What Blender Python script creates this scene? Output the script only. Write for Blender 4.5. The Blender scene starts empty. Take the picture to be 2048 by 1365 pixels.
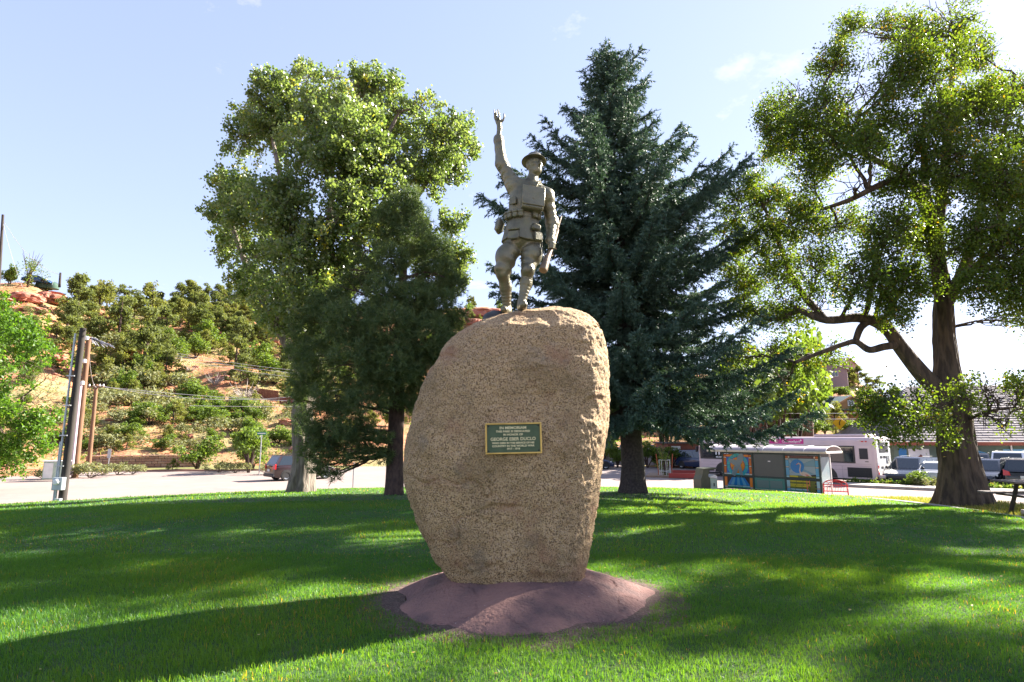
import bpy, math, random
import numpy as np
from mathutils import Vector, Matrix
from mathutils.bvhtree import BVHTree

# ------------------------------------------------------------------ camera, world, sun, exposure
S = bpy.context.scene
COL = S.collection
FPX, CX, CY = 1180.0, 1024.0, 682.5          # focal length and centre in photograph pixels
PITCH = math.atan(191.5 / FPX)
CAMZ = 1.6
cam_d = bpy.data.cameras.new('camera')
cam = bpy.data.objects.new('camera', cam_d); COL.objects.link(cam)
cam.location = (0, 0, CAMZ)
cam.rotation_euler = (math.pi / 2 + PITCH, 0, 0)
cam_d.sensor_width = 36.0
cam_d.lens = 36.0 * FPX / 2048.0
cam_d.clip_start = 0.1; cam_d.clip_end = 9000
S.camera = cam

SUN_AZ, SUN_EL = math.radians(61.5), math.radians(34.0)
SUN = np.array([math.sin(SUN_AZ) * math.cos(SUN_EL), math.cos(SUN_AZ) * math.cos(SUN_EL), math.sin(SUN_EL)])
world = bpy.data.worlds.new('World'); S.world = world; world.use_nodes = True
wn, wl = world.node_tree.nodes, world.node_tree.links
wn.clear()
w_out = wn.new('ShaderNodeOutputWorld'); w_bg = wn.new('ShaderNodeBackground')
w_sky = wn.new('ShaderNodeTexSky'); w_sky.sky_type = 'NISHITA'; w_sky.sun_disc = False
w_sky.sun_elevation = SUN_EL; w_sky.sun_rotation = SUN_AZ
w_sky.altitude = 1900; w_sky.air_density = 1.0; w_sky.dust_density = 1.2; w_sky.ozone_density = 1.2
# thin wisps of cloud over the whole dome
w_tc = wn.new('ShaderNodeTexCoord'); w_sep = wn.new('ShaderNodeSeparateXYZ')
w_add = wn.new('ShaderNodeMath'); w_add.operation = 'ADD'; w_add.inputs[1].default_value = 0.12
w_dx = wn.new('ShaderNodeMath'); w_dx.operation = 'DIVIDE'
w_dy = wn.new('ShaderNodeMath'); w_dy.operation = 'DIVIDE'
w_cmb = wn.new('ShaderNodeCombineXYZ')
w_n = wn.new('ShaderNodeTexNoise'); w_n.inputs['Scale'].default_value = 2.6; w_n.inputs['Detail'].default_value = 9; w_n.inputs['Roughness'].default_value = 0.62
w_r = wn.new('ShaderNodeMapRange'); w_r.inputs[1].default_value = 0.60; w_r.inputs[2].default_value = 0.82; w_r.inputs[4].default_value = 0.5
w_mix = wn.new('ShaderNodeMixRGB'); w_mix.inputs[2].default_value = (9.0, 9.2, 9.8, 1)
wl.new(w_tc.outputs['Generated'], w_sep.inputs[0]); wl.new(w_sep.outputs[2], w_add.inputs[0])
wl.new(w_sep.outputs[0], w_dx.inputs[0]); wl.new(w_add.outputs[0], w_dx.inputs[1])
wl.new(w_sep.outputs[1], w_dy.inputs[0]); wl.new(w_add.outputs[0], w_dy.inputs[1])
wl.new(w_dx.outputs[0], w_cmb.inputs[0]); wl.new(w_dy.outputs[0], w_cmb.inputs[1])
wl.new(w_cmb.outputs[0], w_n.inputs['Vector']); wl.new(w_n.outputs[0], w_r.inputs[0])
wl.new(w_r.outputs[0], w_mix.inputs[0]); wl.new(w_sky.outputs[0], w_mix.inputs[1])
w_gm = wn.new('ShaderNodeGamma'); w_gm.inputs[1].default_value = 0.46      # gamma evens out the sky: glow lowered, dark parts lifted, whole dome
w_tint = wn.new('ShaderNodeMixRGB'); w_tint.blend_type = 'MULTIPLY'; w_tint.inputs[0].default_value = 1; w_tint.inputs[2].default_value = (0.745, 0.74, 0.875, 1)
wl.new(w_mix.outputs[0], w_gm.inputs[0]); wl.new(w_gm.outputs[0], w_tint.inputs[1]); wl.new(w_tint.outputs[0], w_bg.inputs[0]); wl.new(w_bg.outputs[0], w_out.inputs[0])
w_bg.inputs[1].default_value = 0.15

sun_d = bpy.data.lights.new('sun', 'SUN'); sun_d.energy = 5.0; sun_d.angle = math.radians(0.53)
sun_d.color = (1.0, 0.93, 0.82)
sun = bpy.data.objects.new('sun', sun_d); COL.objects.link(sun)
sun.rotation_euler = Vector(SUN).to_track_quat('Z', 'Y').to_euler()
sun.location = (60, 55, 50)
S.view_settings.view_transform = 'Standard'; S.view_settings.look = 'None'
S.view_settings.gamma = 1.0; S.view_settings.use_curve_mapping = False
S.view_settings.exposure = 2.45
S.cycles.max_bounces = 8; S.cycles.transparent_max_bounces = 8
S.cycles.sample_clamp_indirect = 6

# ------------------------------------------------------------------ helpers
R = math.radians
rng = np.random.default_rng(7)
random.seed(7)
CT, ST = math.cos(PITCH), math.sin(PITCH)

def ray(px, py):
    a, b = (px - CX) / FPX, (CY - py) / FPX
    return np.array([a, CT - b * ST, ST + b * CT])
def at(px, py, Y):
    d = ray(px, py); t = Y / d[1]
    return Vector((d[0] * t, Y, CAMZ + d[2] * t))
def atz(px, py, z):
    d = ray(px, py); t = (z - CAMZ) / d[2]
    return Vector((d[0] * t, d[1] * t, z))
def xat(px, Y, z):                             # x of the point at depth Y and height z in column px
    return (px - CX) / FPX * (Y * CT + (z - CAMZ) * ST)

def smooth(a, b, x):
    t = np.clip((x - a) / (b - a), 0, 1); return t * t * (3 - 2 * t)

def _hash(ix, iy, iz, s):
    n = (ix.astype(np.int64) * 374761393 + iy.astype(np.int64) * 668265263 + iz.astype(np.int64) * 2147483647 + s * 1274126177) & 0xffffffff
    n = ((n ^ (n >> 13)) * 1274126177) & 0xffffffff
    n = ((n ^ (n >> 16)) * 2246822519) & 0xffffffff
    return ((n ^ (n >> 15)) & 0xffffff) / float(0xffffff)
def vnoise(p, s=0):
    p = np.asarray(p, float); i = np.floor(p).astype(np.int64); f = p - i; u = f * f * (3 - 2 * f)
    o = 0
    for a in (0, 1):
        for b in (0, 1):
            for c in (0, 1):
                w = (u[..., 0] if a else 1 - u[..., 0]) * (u[..., 1] if b else 1 - u[..., 1]) * (u[..., 2] if c else 1 - u[..., 2])
                o = o + w * _hash(i[..., 0] + a, i[..., 1] + b, i[..., 2] + c, s)
    return o
def fbm(p, oct=4, s=0, gain=.5):
    p = np.asarray(p, float); o = 0; a = 1; t = 0
    for k in range(oct):
        o = o + a * vnoise(p * 2 ** k + 17.3 * k, s + k); t += a; a *= gain
    return o / t

def link(o, parent=None):
    COL.objects.link(o)
    if parent is not None: o.parent = parent
    return o
def tag(o, label=None, cat=None, group=None, kind=None):
    if label: o['label'] = label
    if cat: o['category'] = cat
    if group: o['group'] = group
    if kind: o['kind'] = kind
    return o
def thing(name, label, cat, loc=(0, 0, 0), rz=0.0, group=None):
    o = bpy.data.objects.new(name, None); COL.objects.link(o)
    o.empty_display_size = .2
    o.location = loc; o.rotation_euler = (0, 0, rz)
    return tag(o, label, cat, group)
def kids(o): return [c for c in o.children]
def copy_tree(o, parent=None):
    c = o.copy(); COL.objects.link(c)
    if parent is not None: c.parent = parent
    for ch in kids(o): copy_tree(ch, c)
    return c

def np_mesh(name, V, F, mat=None, parent=None, smoothed=False, attr=None):
    """one mesh object out of arrays; F is (n,k) or a list of lists"""
    me = bpy.data.meshes.new(name)
    V = np.ascontiguousarray(V, dtype=np.float32)
    if isinstance(F, np.ndarray):
        n, k = F.shape
        me.vertices.add(len(V)); me.vertices.foreach_set('co', V.ravel())
        me.loops.add(n * k); me.loops.foreach_set('vertex_index', np.ascontiguousarray(F, dtype=np.int32).ravel())
        me.polygons.add(n); me.polygons.foreach_set('loop_start', np.arange(0, n * k, k, dtype=np.int32))
        me.polygons.foreach_set('loop_total', np.full(n, k, dtype=np.int32))
        me.update(calc_edges=True)
    else:
        me.from_pydata([tuple(v) for v in V.tolist()], [], F); me.update()
    if smoothed: me.polygons.foreach_set('use_smooth', np.ones(len(me.polygons), dtype=bool))
    if attr:
        for an, vals in attr.items():
            at_ = me.attributes.new(an, 'FLOAT', 'POINT'); at_.data.foreach_set('value', np.asarray(vals, dtype=np.float32))
    if mat: me.materials.append(mat)
    o = bpy.data.objects.new(name, me)
    return link(o, parent)

class MB:
    """collects shapes, then links them as ONE mesh object"""
    def __init__(s): s.v = []; s.f = []
    def add(s, V, F, M=None):
        b = len(s.v)
        for p in V:
            p = Vector(p)
            s.v.append(tuple(M @ p) if M is not None else tuple(p))
        for f in F: s.f.append([b + i for i in f])
        return s
    def box(s, c, d, M=None, bev=0.0):
        x, y, z = d[0] / 2, d[1] / 2, d[2] / 2
        T = Matrix.Translation(c)
        if M is not None: T = M @ T
        if bev <= 0:
            V = [(-x, -y, -z), (x, -y, -z), (x, y, -z), (-x, y, -z), (-x, -y, z), (x, -y, z), (x, y, z), (-x, y, z)]
            return s.add(V, [(0, 3, 2, 1), (4, 5, 6, 7), (0, 1, 5, 4), (1, 2, 6, 5), (2, 3, 7, 6), (3, 0, 4, 7)], T)
        b = min(bev, x * .9, y * .9, z * .9)
        V = []; idx = {}
        for sx in (-1, 1):
            for sy in (-1, 1):
                for sz in (-1, 1):
                    for ax in range(3):
                        q = [sx * x, sy * y, sz * z]
                        for k in range(3):
                            if k != ax: q[k] -= (sx, sy, sz)[k] * b
                        idx[(sx, sy, sz, ax)] = len(V); V.append(q)
        F = []
        for ax in range(3):
            o1, o2 = [k for k in range(3) if k != ax]
            for sg in (-1, 1):
                L = []
                for a, c_ in ((-1, -1), (1, -1), (1, 1), (-1, 1)):
                    k = [0, 0, 0]; k[ax] = sg; k[o1] = a; k[o2] = c_; L.append(idx[(k[0], k[1], k[2], ax)])
                if (sg > 0) != (ax != 1): L.reverse()
                F.append(L)
            for a in (-1, 1):
                for c_ in (-1, 1):
                    k0 = [0, 0, 0]; k1 = [0, 0, 0]; k0[ax] = -1; k1[ax] = 1
                    for k in (k0, k1): k[o1] = a; k[o2] = c_
                    L = [idx[(*k0, o1)], idx[(*k1, o1)], idx[(*k1, o2)], idx[(*k0, o2)]]
                    if (a * c_ > 0) == (ax != 1): L.reverse()
                    F.append(L)
        for sx in (-1, 1):
            for sy in (-1, 1):
                for sz in (-1, 1):
                    L = [idx[(sx, sy, sz, k)] for k in range(3)]
                    if sx * sy * sz < 0: L.reverse()
                    F.append(L)
        return s.add(V, F, T)
    def tube(s, P, r, n=8, caps=True, M=None):
        P = [Vector(p) for p in P]
        rr = r if isinstance(r, (list, tuple, np.ndarray)) else [r] * len(P)
        V = []; F = []; up = Vector((0, 0, 1)); last = None
        for i, p in enumerate(P):
            t = (P[min(i + 1, len(P) - 1)] - P[max(i - 1, 0)])
            t = t.normalized() if t.length > 1e-9 else Vector((0, 0, 1))
            a = last - t * last.dot(t) if last is not None else (up.cross(t) if abs(t.z) < .9 else Vector((1, 0, 0)) - t * t.x)
            if a.length < 1e-6: a = t.orthogonal()
            a.normalize(); last = a; b = t.cross(a)
            for k in range(n):
                th = 2 * math.pi * k / n
                V.append(p + (a * math.cos(th) + b * math.sin(th)) * rr[i])
        for i in range(len(P) - 1):
            for k in range(n):
                F.append((i * n + k, i * n + (k + 1) % n, (i + 1) * n + (k + 1) % n, (i + 1) * n + k))
        if caps: F.append(tuple(range(n))[::-1]); F.append(tuple(range((len(P) - 1) * n, len(P) * n)))
        return s.add(V, F, M)
    def lathe(s, prof, n=20, M=None, caps=True):
        V = []; F = []
        for r_, z_ in prof:
            for k in range(n):
                th = 2 * math.pi * k / n; V.append((r_ * math.cos(th), r_ * math.sin(th), z_))
        for i in range(len(prof) - 1):
            for k in range(n):
                F.append((i * n + k, i * n + (k + 1) % n, (i + 1) * n + (k + 1) % n, (i + 1) * n + k))
        if caps: F.append(tuple(range(n))[::-1]); F.append(tuple(range((len(prof) - 1) * n, len(prof) * n)))
        return s.add(V, F, M)
    def prism(s, poly, t0, t1, M=None, axis='y'):
        """2D polygon (a,b) swept along an axis: y -> (a,t,b), z -> (a,b,t), x -> (t,a,b)"""
        n = len(poly)
        mk = {'y': lambda a, b, t: (a, t, b), 'z': lambda a, b, t: (a, b, t), 'x': lambda a, b, t: (t, a, b)}[axis]
        V = [mk(a, b, t0) for a, b in poly] + [mk(a, b, t1) for a, b in poly]
        F = [tuple(range(n)), tuple(range(n, 2 * n))[::-1]] + [(i, i + n, (i + 1) % n + n, (i + 1) % n) for i in range(n)]
        return s.add(V, F, M)
    def build(s, name, mat=None, parent=None, smoothed=False, fix=True):
        me = bpy.data.meshes.new(name); me.from_pydata(s.v, [], s.f)
        if fix:
            import bmesh
            bm = bmesh.new(); bm.from_mesh(me); bmesh.ops.recalc_face_normals(bm, faces=bm.faces); bm.to_mesh(me); bm.free()
        me.update()
        if smoothed:
            me.polygons.foreach_set('use_smooth', np.ones(len(me.polygons), dtype=bool))
            try: me.set_sharp_from_angle(angle=R(42))
            except Exception: pass
        if mat: me.materials.append(mat)
        return link(bpy.data.objects.new(name, me), parent)

def share(src, parent, M=None, name=None):
    """another object over the same mesh data"""
    o = bpy.data.objects.new(name or src.name.split('.')[0], src.data); link(o, parent)
    if M is not None: o.matrix_local = M
    return o

# ------------------------------------------------------------------ materials
MATS = {}
def pm(name, c1, c2=None, scale=4.0, rough=.8, bump=0.0, bscale=40.0, bdist=.02, metal=0.0, spec=.4, detail=6, c3=None, s3=40.0, f3=.5, stretch=None, coat=0.0, lo=.35, hi=.65):
    if name in MATS: return MATS[name]
    m = bpy.data.materials.new(name); m.use_nodes = True; MATS[name] = m
    n, l = m.node_tree.nodes, m.node_tree.links
    b = n['Principled BSDF']; b.inputs['Roughness'].default_value = rough; b.inputs['Metallic'].default_value = metal
    b.inputs['Specular IOR Level'].default_value = spec; b.inputs['Coat Weight'].default_value = coat
    b.inputs['Base Color'].default_value = (*c1, 1)
    tc = n.new('ShaderNodeTexCoord'); vec = tc.outputs['Object']
    if stretch:
        mp = n.new('ShaderNodeMapping'); mp.inputs['Scale'].default_value = stretch; l.new(vec, mp.inputs[0]); vec = mp.outputs[0]
    if c2 is not None:
        t = n.new('ShaderNodeTexNoise'); t.inputs['Scale'].default_value = scale; t.inputs['Detail'].default_value = detail
        l.new(vec, t.inputs['Vector'])
        r = n.new('ShaderNodeMapRange'); r.inputs[1].default_value = lo; r.inputs[2].default_value = hi; l.new(t.outputs[0], r.inputs[0])
        x = n.new('ShaderNodeMixRGB'); x.inputs[1].default_value = (*c1, 1); x.inputs[2].default_value = (*c2, 1)
        l.new(r.outputs[0], x.inputs[0]); src = x.outputs[0]
        if c3 is not None:
            t2 = n.new('ShaderNodeTexNoise'); t2.inputs['Scale'].default_value = s3; t2.inputs['Detail'].default_value = 3
            l.new(vec, t2.inputs['Vector'])
            r2 = n.new('ShaderNodeMapRange'); r2.inputs[1].default_value = .5; r2.inputs[2].default_value = .68; r2.inputs[4].default_value = f3; l.new(t2.outputs[0], r2.inputs[0])
            x2 = n.new('ShaderNodeMixRGB'); x2.inputs[2].default_value = (*c3, 1)
            l.new(r2.outputs[0], x2.inputs[0]); l.new(src, x2.inputs[1]); src = x2.outputs[0]
        l.new(src, b.inputs['Base Color'])
    if bump:
        t = n.new('ShaderNodeTexNoise'); t.inputs['Scale'].default_value = bscale; t.inputs['Detail'].default_value = 5
        l.new(vec, t.inputs['Vector'])
        bp = n.new('ShaderNodeBump'); bp.inputs['Strength'].default_value = bump; bp.inputs['Distance'].default_value = bdist
        l.new(t.outputs[0], bp.inputs['Height']); l.new(bp.outputs[0], b.inputs['Normal'])
    return m

def leafmat(name, c1, c2, trans=.45, tcol=None, rough=.45, spec=.35, warm=None):
    """leaf: reflecting face plus light let through; 'tint' (0..1) varies it leaf by leaf"""
    if name in MATS: return MATS[name]
    m = bpy.data.materials.new(name); m.use_nodes = True; MATS[name] = m
    n, l = m.node_tree.nodes, m.node_tree.links
    b = n['Principled BSDF']; out = n['Material Output']
    b.inputs['Roughness'].default_value = rough; b.inputs['Specular IOR Level'].default_value = spec
    a = n.new('ShaderNodeAttribute'); a.attribute_name = 'tint'
    cr = n.new('ShaderNodeValToRGB'); e = cr.color_ramp.elements
    e[0].color = (*c1, 1); e[1].color = (*c2, 1); e[1].position = .9 if warm else 1.0
    if warm: q = e.new(.97); q.color = (*warm, 1)
    l.new(a.outputs['Fac'], cr.inputs[0]); l.new(cr.outputs[0], b.inputs['Base Color'])
    t = n.new('ShaderNodeBsdfTranslucent')
    k = tcol or (1.9, 1.9, .9)
    mu = n.new('ShaderNodeMixRGB'); mu.blend_type = 'MULTIPLY'; mu.inputs[0].default_value = 1; mu.inputs[2].default_value = (*k, 1)
    l.new(cr.outputs[0], mu.inputs[1]); l.new(mu.outputs[0], t.inputs[0])
    mx = n.new('ShaderNodeMixShader'); mx.inputs[0].default_value = trans
    l.new(b.outputs[0], mx.inputs[1]); l.new(t.outputs[0], mx.inputs[2]); l.new(mx.outputs[0], out.inputs[0])
    return m

M_black = pm('black_rubber', (.012, .012, .012), rough=.7)
M_dark = pm('dark_void', (.02, .02, .022), rough=.6)
M_steel = pm('galvanised_steel', (.42, .43, .44), (.32, .33, .34), 12, rough=.4, metal=.7)
M_white = pm('white_paint', (.78, .77, .75), (.68, .67, .66), 3, rough=.4)
M_glass = pm('tinted_glass', (.015, .022, .028), rough=.06, spec=.9, coat=.3)
M_conc = pm('pale_concrete', (.44, .39, .36), (.34, .30, .27), 1.5, rough=.9, c3=(.26, .22, .2), s3=9, f3=.4, bump=.2)
# ------------------------------------------------------------------ ground, lawn, road, hills
ROADZ = -1.35
LC = np.array([0.0, 5.0])                      # the lawn is a low dome round this point
def lawn_z(x, y):
    r = np.hypot(np.asarray(x) - LC[0], np.asarray(y) - LC[1])
    return -0.0022 * np.maximum(0, r - 6.0) ** 2
def lawn_hit(px, py):
    d = ray(px, py); t = np.linspace(2, 60, 4000)
    z = CAMZ + d[2] * t; g = lawn_z(d[0] * t, d[1] * t)
    i = int(np.argmax(z < g)); 
    return d[0] * t[i], d[1] * t[i], g[i]
edge_px = [(-260, 1026), (0, 1009), (118, 1004), (300, 990), (450, 977), (560, 970), (700, 966), (900, 966), (1100, 967), (1220, 969), (1400, 975), (1560, 984), (1640, 990), (1760, 999), (1860, 1010), (1960, 1024), (2048, 1038), (2200, 1064)]
ang = []; rad = []
for px, py in edge_px:
    x, y, z = lawn_hit(px, py); ang.append(math.atan2(y - LC[1], x - LC[0])); rad.append(math.hypot(x - LC[0], y - LC[1]))
ang += [R(5), R(-25), R(-60), R(-90), R(-130), R(-180), R(180), R(175)]; rad += [14.5, 17, 22, 24, 26, 27, 27, 27]
o_ = np.argsort(ang); ANG = np.array(ang)[o_]; RAD = np.array(rad)[o_]
def lawn_R(phi): return np.interp(phi, ANG, RAD)

def soil_tex(m, coords='Object'): return m
M_lawn = pm('lawn_soil', (.022, .060, .012), (.035, .080, .014), .8, rough=.95, c3=(.09, .08, .03), s3=5, f3=.35, bump=.4, bscale=30)
M_verge = pm('dry_verge', (.16, .15, .04), (.10, .12, .03), 1.5, rough=.95, c3=(.22, .17, .08), s3=7, f3=.6, bump=.4)
M_road = pm('pale_asphalt', (.235, .18, .163), (.20, .157, .145), .25, rough=.9, c3=(.28, .225, .205), s3=1.2, f3=.35, bump=.15, bscale=60, detail=8)
M_dirt = pm('red_soil', (.36, .17, .085), (.27, .12, .06), .35, rough=.95, c3=(.30, .24, .10), s3=.16, f3=.75, bump=.6, bscale=2.0, detail=9)

nphi, nr = 220, 60
PH = np.linspace(-math.pi, math.pi, nphi, endpoint=False)
tt = np.linspace(0, 1, nr)
Rr = lawn_R(PH)
X = LC[0] + np.outer(tt, Rr * np.cos(PH)); Y = LC[1] + np.outer(tt, Rr * np.sin(PH))
Z = lawn_z(X, Y) + (fbm(np.stack([X * .35, Y * .35, X * 0], -1), 3, 5) - .5) * .09 * smooth(3.0, 6.0, np.hypot(X - .05, Y - 6.2))
V = np.stack([X, Y, Z], -1).reshape(-1, 3)
# a skirt at the rim so that the sheet has thickness
Vs = V[-nphi:].copy(); Vs[:, 2] -= .35
V = np.vstack([V, Vs])
i0 = np.arange(nphi); i1 = (i0 + 1) % nphi
F = np.vstack([np.stack([k * nphi + i0, k * nphi + i1, (k + 1) * nphi + i1, (k + 1) * nphi + i0], -1) for k in range(nr)])[:, ::-1]
tag(np_mesh('lawn', V, F.copy(), M_lawn, smoothed=True), kind='structure')
def ground_jit(x, y):
    return (fbm(np.stack([x * .35, y * .35, x * 0], -1), 3, 5) - .5) * .09 * smooth(3.0, 6.0, np.hypot(x - .05, y - 6.2))

# dry verge that falls from the lawn's rim to the road
wv = np.interp(PH, [R(-180), R(-60), R(-20), R(20), R(44), R(52), R(60), R(68), R(100), R(135), R(180)], [1.5, 3, 4, 5.5, 5.2, 3.2, 1.6, 1.2, 1.2, .9, 1.2])
def vfall(q, ph): return smooth(np.interp(ph, [R(0), R(10), R(50), R(58)], [.0, .66, .66, 0]), 1.0, q)
rows = []
ezr = lawn_z(LC[0] + Rr * np.cos(PH), LC[1] + Rr * np.sin(PH))
drop_ = np.interp(PH, [R(-180), R(0), R(40), R(50), R(60), R(75), R(100), R(180)], [.02, .03, .05, .12, .10, .04, .02, .02])
for k, q in enumerate(np.linspace(0, 1, 13)):
    rr_ = Rr - .15 + (wv + .15) * q
    s_ = vfall(q, PH); zz = (ezr - drop_) * (1 - s_) + (ROADZ - .03) * s_
    rows.append(np.stack([LC[0] + rr_ * np.cos(PH), LC[1] + rr_ * np.sin(PH), zz], -1))
V = np.vstack(rows)
F = np.vstack([np.stack([k * nphi + i0, k * nphi + i1, (k + 1) * nphi + i1, (k + 1) * nphi + i0], -1) for k in range(12)])[:, ::-1]
tag(np_mesh('verge', V, F.copy(), M_verge, smoothed=True), kind='structure')
def verge_z(x, y):
    ph = math.atan2(y - LC[1], x - LC[0]); r = math.hypot(x - LC[0], y - LC[1]); Re = float(lawn_R(ph))
    if r <= Re: return float(lawn_z(x, y))
    w = float(np.interp(ph, PH, wv)); q = min(1, (r - Re) / w)
    e = float(np.interp(ph, PH, ezr - drop_)); s_ = float(vfall(q, ph))
    return e * (1 - s_) + (ROADZ - .03) * s_

def verge_hit(px, py):
    d = ray(px, py)
    for Y_ in np.linspace(6, 32, 1300):
        t = Y_ / d[1]
        if CAMZ + d[2] * t < verge_z(d[0] * t, Y_): return d[0] * t, Y_, CAMZ + d[2] * t
# concrete edging strip round the right side of the lawn
sel = [p for p in PH if R(8) < p < R(62)]
mb = MB(); P = []
for p in sel:
    r0 = float(lawn_R(p)); e = float(lawn_z(LC[0] + r0 * math.cos(p), LC[1] + r0 * math.sin(p)))
    for rr_, zz in ((r0 - .02, e - .3), (r0 - .02, e + .015), (r0 + .22, e + .015), (r0 + .22, e - .3)):
        P.append((LC[0] + rr_ * math.cos(p), LC[1] + rr_ * math.sin(p), zz))
n_ = len(sel)
mb.add(P, [(4 * i + a, 4 * i + a + 1, 4 * i + a + 5, 4 * i + a + 4) for i in range(n_ - 1) for a in (0, 1, 2)])
tag(mb.build('kerb', M_conc), kind='structure')

# road sheet, and the great ground sheet under everything
def sheet(name, x0, x1, y0, y1, z, mat, nx=2, ny=2):
    xs = np.linspace(x0, x1, nx); ys = np.linspace(y0, y1, ny)
    V = np.array([(x, y, z) for y in ys for x in xs])
    F = np.array([(j * nx + i, j * nx + i + 1, (j + 1) * nx + i + 1, (j + 1) * nx + i) for j in range(ny - 1) for i in range(nx - 1)])
    return tag(np_mesh(name, V, F, mat), kind='structure')
sheet('road', -110, 110, -60, 72, ROADZ, M_road)
sheet('ground', -4000, 4000, -4000, 4000, ROADZ - .25, M_dirt)

# hillsides: columns given by where the slope stands (depth, height as seen), blended across
cols = [(-700, [(38, 0), (60, 800), (90, 640), (115, 540), (150, 520)]),
        (-300, [(42, 0), (60, 830), (85, 690), (108, 575), (150, 552)]),
        (0,    [(45, 0), (58, 890), (80, 770), (100, 655), (113, 583), (150, 578)]),
        (200,  [(56, 0), (64, 885), (85, 785), (110, 705), (140, 635), (165, 605)]),
        (400,  [(58, 0), (68, 885), (90, 800), (115, 735), (140, 670), (175, 602)]),
        (650,  [(60, 0), (72, 888), (95, 810), (125, 740), (160, 670), (190, 620)]),
        (960,  [(64, 0), (78, 885), (110, 800), (150, 700), (190, 620)]),
        (1250, [(64, 0), (80, 880), (120, 815), (170, 750), (215, 700)]),
        (1500, [(58, 0), (63, 871), (80, 855), (120, 805), (175, 752)]),
        (1700, [(58, 0), (64, 868), (80, 852), (120, 815), (170, 768), (200, 764)]),
        (1850, [(62, 0), (78, 876), (120, 855), (190, 822)]),
        (2600, [(80, 0), (130, 872), (220, 850)])]
us = np.array([(c[0] - CX) / FPX for c in cols])
Yg = np.concatenate([np.linspace(36, 130, 120), np.linspace(131, 320, 80)])
prof = []
for px, L in cols:
    ys = [30.0] + [L[0][0]] + [a for a, b in L[1:]] + [L[-1][0] + 60, L[-1][0] + 400]
    zl = [at(px, b, a).z for a, b in L[1:]]
    zs = [ROADZ - .2, ROADZ - .1] + zl + [zl[-1] - 2, zl[-1] - 30]
    prof.append(np.interp(Yg, ys, zs))
prof = np.array(prof)
def hill_base(x, y):
    x = np.asarray(x, float); y = np.asarray(y, float)
    u = np.clip(x / np.maximum(y, 1) * CT ** -1 * 1.0, us[0], us[-1] - 1e-6)
    k = np.clip(np.searchsorted(us, u, side='right') - 1, 0, len(us) - 2)
    t = (u - us[k]) / (us[k + 1] - us[k]); t = t * t * (3 - 2 * t)
    fi = np.interp(y, Yg, np.arange(len(Yg))); j = np.clip(fi.astype(int), 0, len(Yg) - 2); f = fi - j
    a = prof[k, j] * (1 - f) + prof[k, j + 1] * f; b = prof[k + 1, j] * (1 - f) + prof[k + 1, j + 1] * f
    return a * (1 - t) + b * t
def hill_z(x, y):
    x = np.asarray(x, float); y = np.asarray(y, float)
    z = hill_base(x, y); up = np.clip((z - ROADZ) / 4, 0, 1)
    p = np.stack([x * .055, y * .055, z * 0], -1)
    n = fbm(p, 5, 21) - .5
    q = z + n * 7.0 * up
    st = 3.2                                   # ledges of harder rock
    led = np.floor(q / st) * st + st * smooth(.25, .8, (q / st) % 1)
    w = smooth(.45, .6, fbm(np.stack([x * .02, y * .02, x * 0], -1), 2, 77)) * up
    return q * (1 - .7 * w) + led * .7 * w
nu, nY = 420, 200
U = np.linspace(us[0], us[-1], nu)
gx = U[None, :] * Yg[:, None]; gy = np.repeat(Yg[:, None], nu, 1)
gz = hill_z(gx, gy)
V = np.stack([gx, gy, gz], -1).reshape(-1, 3)
F = np.array([(j * nu + i, j * nu + i + 1, (j + 1) * nu + i + 1, (j + 1) * nu + i) for j in range(nY - 1) for i in range(nu - 1)])
def hillmat():
    m = bpy.data.materials.new('red_hillside'); m.use_nodes = True; n, l = m.node_tree.nodes, m.node_tree.links
    b = n['Principled BSDF']; b.inputs['Roughness'].default_value = .95; b.inputs['Specular IOR Level'].default_value = .15
    tc = n.new('ShaderNodeTexCoord'); g = n.new('ShaderNodeNewGeometry'); sp = n.new('ShaderNodeSeparateXYZ'); l.new(g.outputs['Normal'], sp.inputs[0])
    def noise(s, d=8):
        t = n.new('ShaderNodeTexNoise'); t.inputs['Scale'].default_value = s; t.inputs['Detail'].default_value = d; t.inputs['Roughness'].default_value = .62
        l.new(tc.outputs['Object'], t.inputs['Vector']); return t.outputs[0]
    def ramp(src, a, b_):
        r = n.new('ShaderNodeMapRange'); r.inputs[1].default_value = a; r.inputs[2].default_value = b_; l.new(src, r.inputs[0]); return r.outputs[0]
    def mix(f, a, b_):
        x = n.new('ShaderNodeMixRGB'); l.new(f, x.inputs[0])
        for k, c in ((1, a), (2, b_)):
            if isinstance(c, tuple): x.inputs[k].default_value = (*c, 1)
            else: l.new(c, x.inputs[k])
        return x.outputs[0]
    soil = mix(ramp(noise(.25), .38, .62), (.39, .165, .085), (.28, .10, .052))
    soil = mix(ramp(noise(1.6), .45, .7), soil, (.42, .22, .13))
    soil = mix(ramp(noise(.09), .47, .62), soil, (.27, .23, .11))
    soil = mix(ramp(noise(.5), .52, .66), soil, (.14, .15, .05))
    rock = mix(ramp(noise(.8), .4, .6), (.45, .20, .12), (.34, .13, .08))
    col = mix(ramp(sp.outputs[2], .80, .62), soil, rock)
    l.new(col, b.inputs['Base Color'])
    bp = n.new('ShaderNodeBump'); bp.inputs['Strength'].default_value = .9; bp.inputs['Distance'].default_value = .5
    l.new(noise(.9, 10), bp.inputs['Height']); l.new(bp.outputs[0], b.inputs['Normal'])
    return m
M_hill = hillmat()
tag(np_mesh('hillside', V, F, M_hill, smoothed=True), kind='structure')

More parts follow.
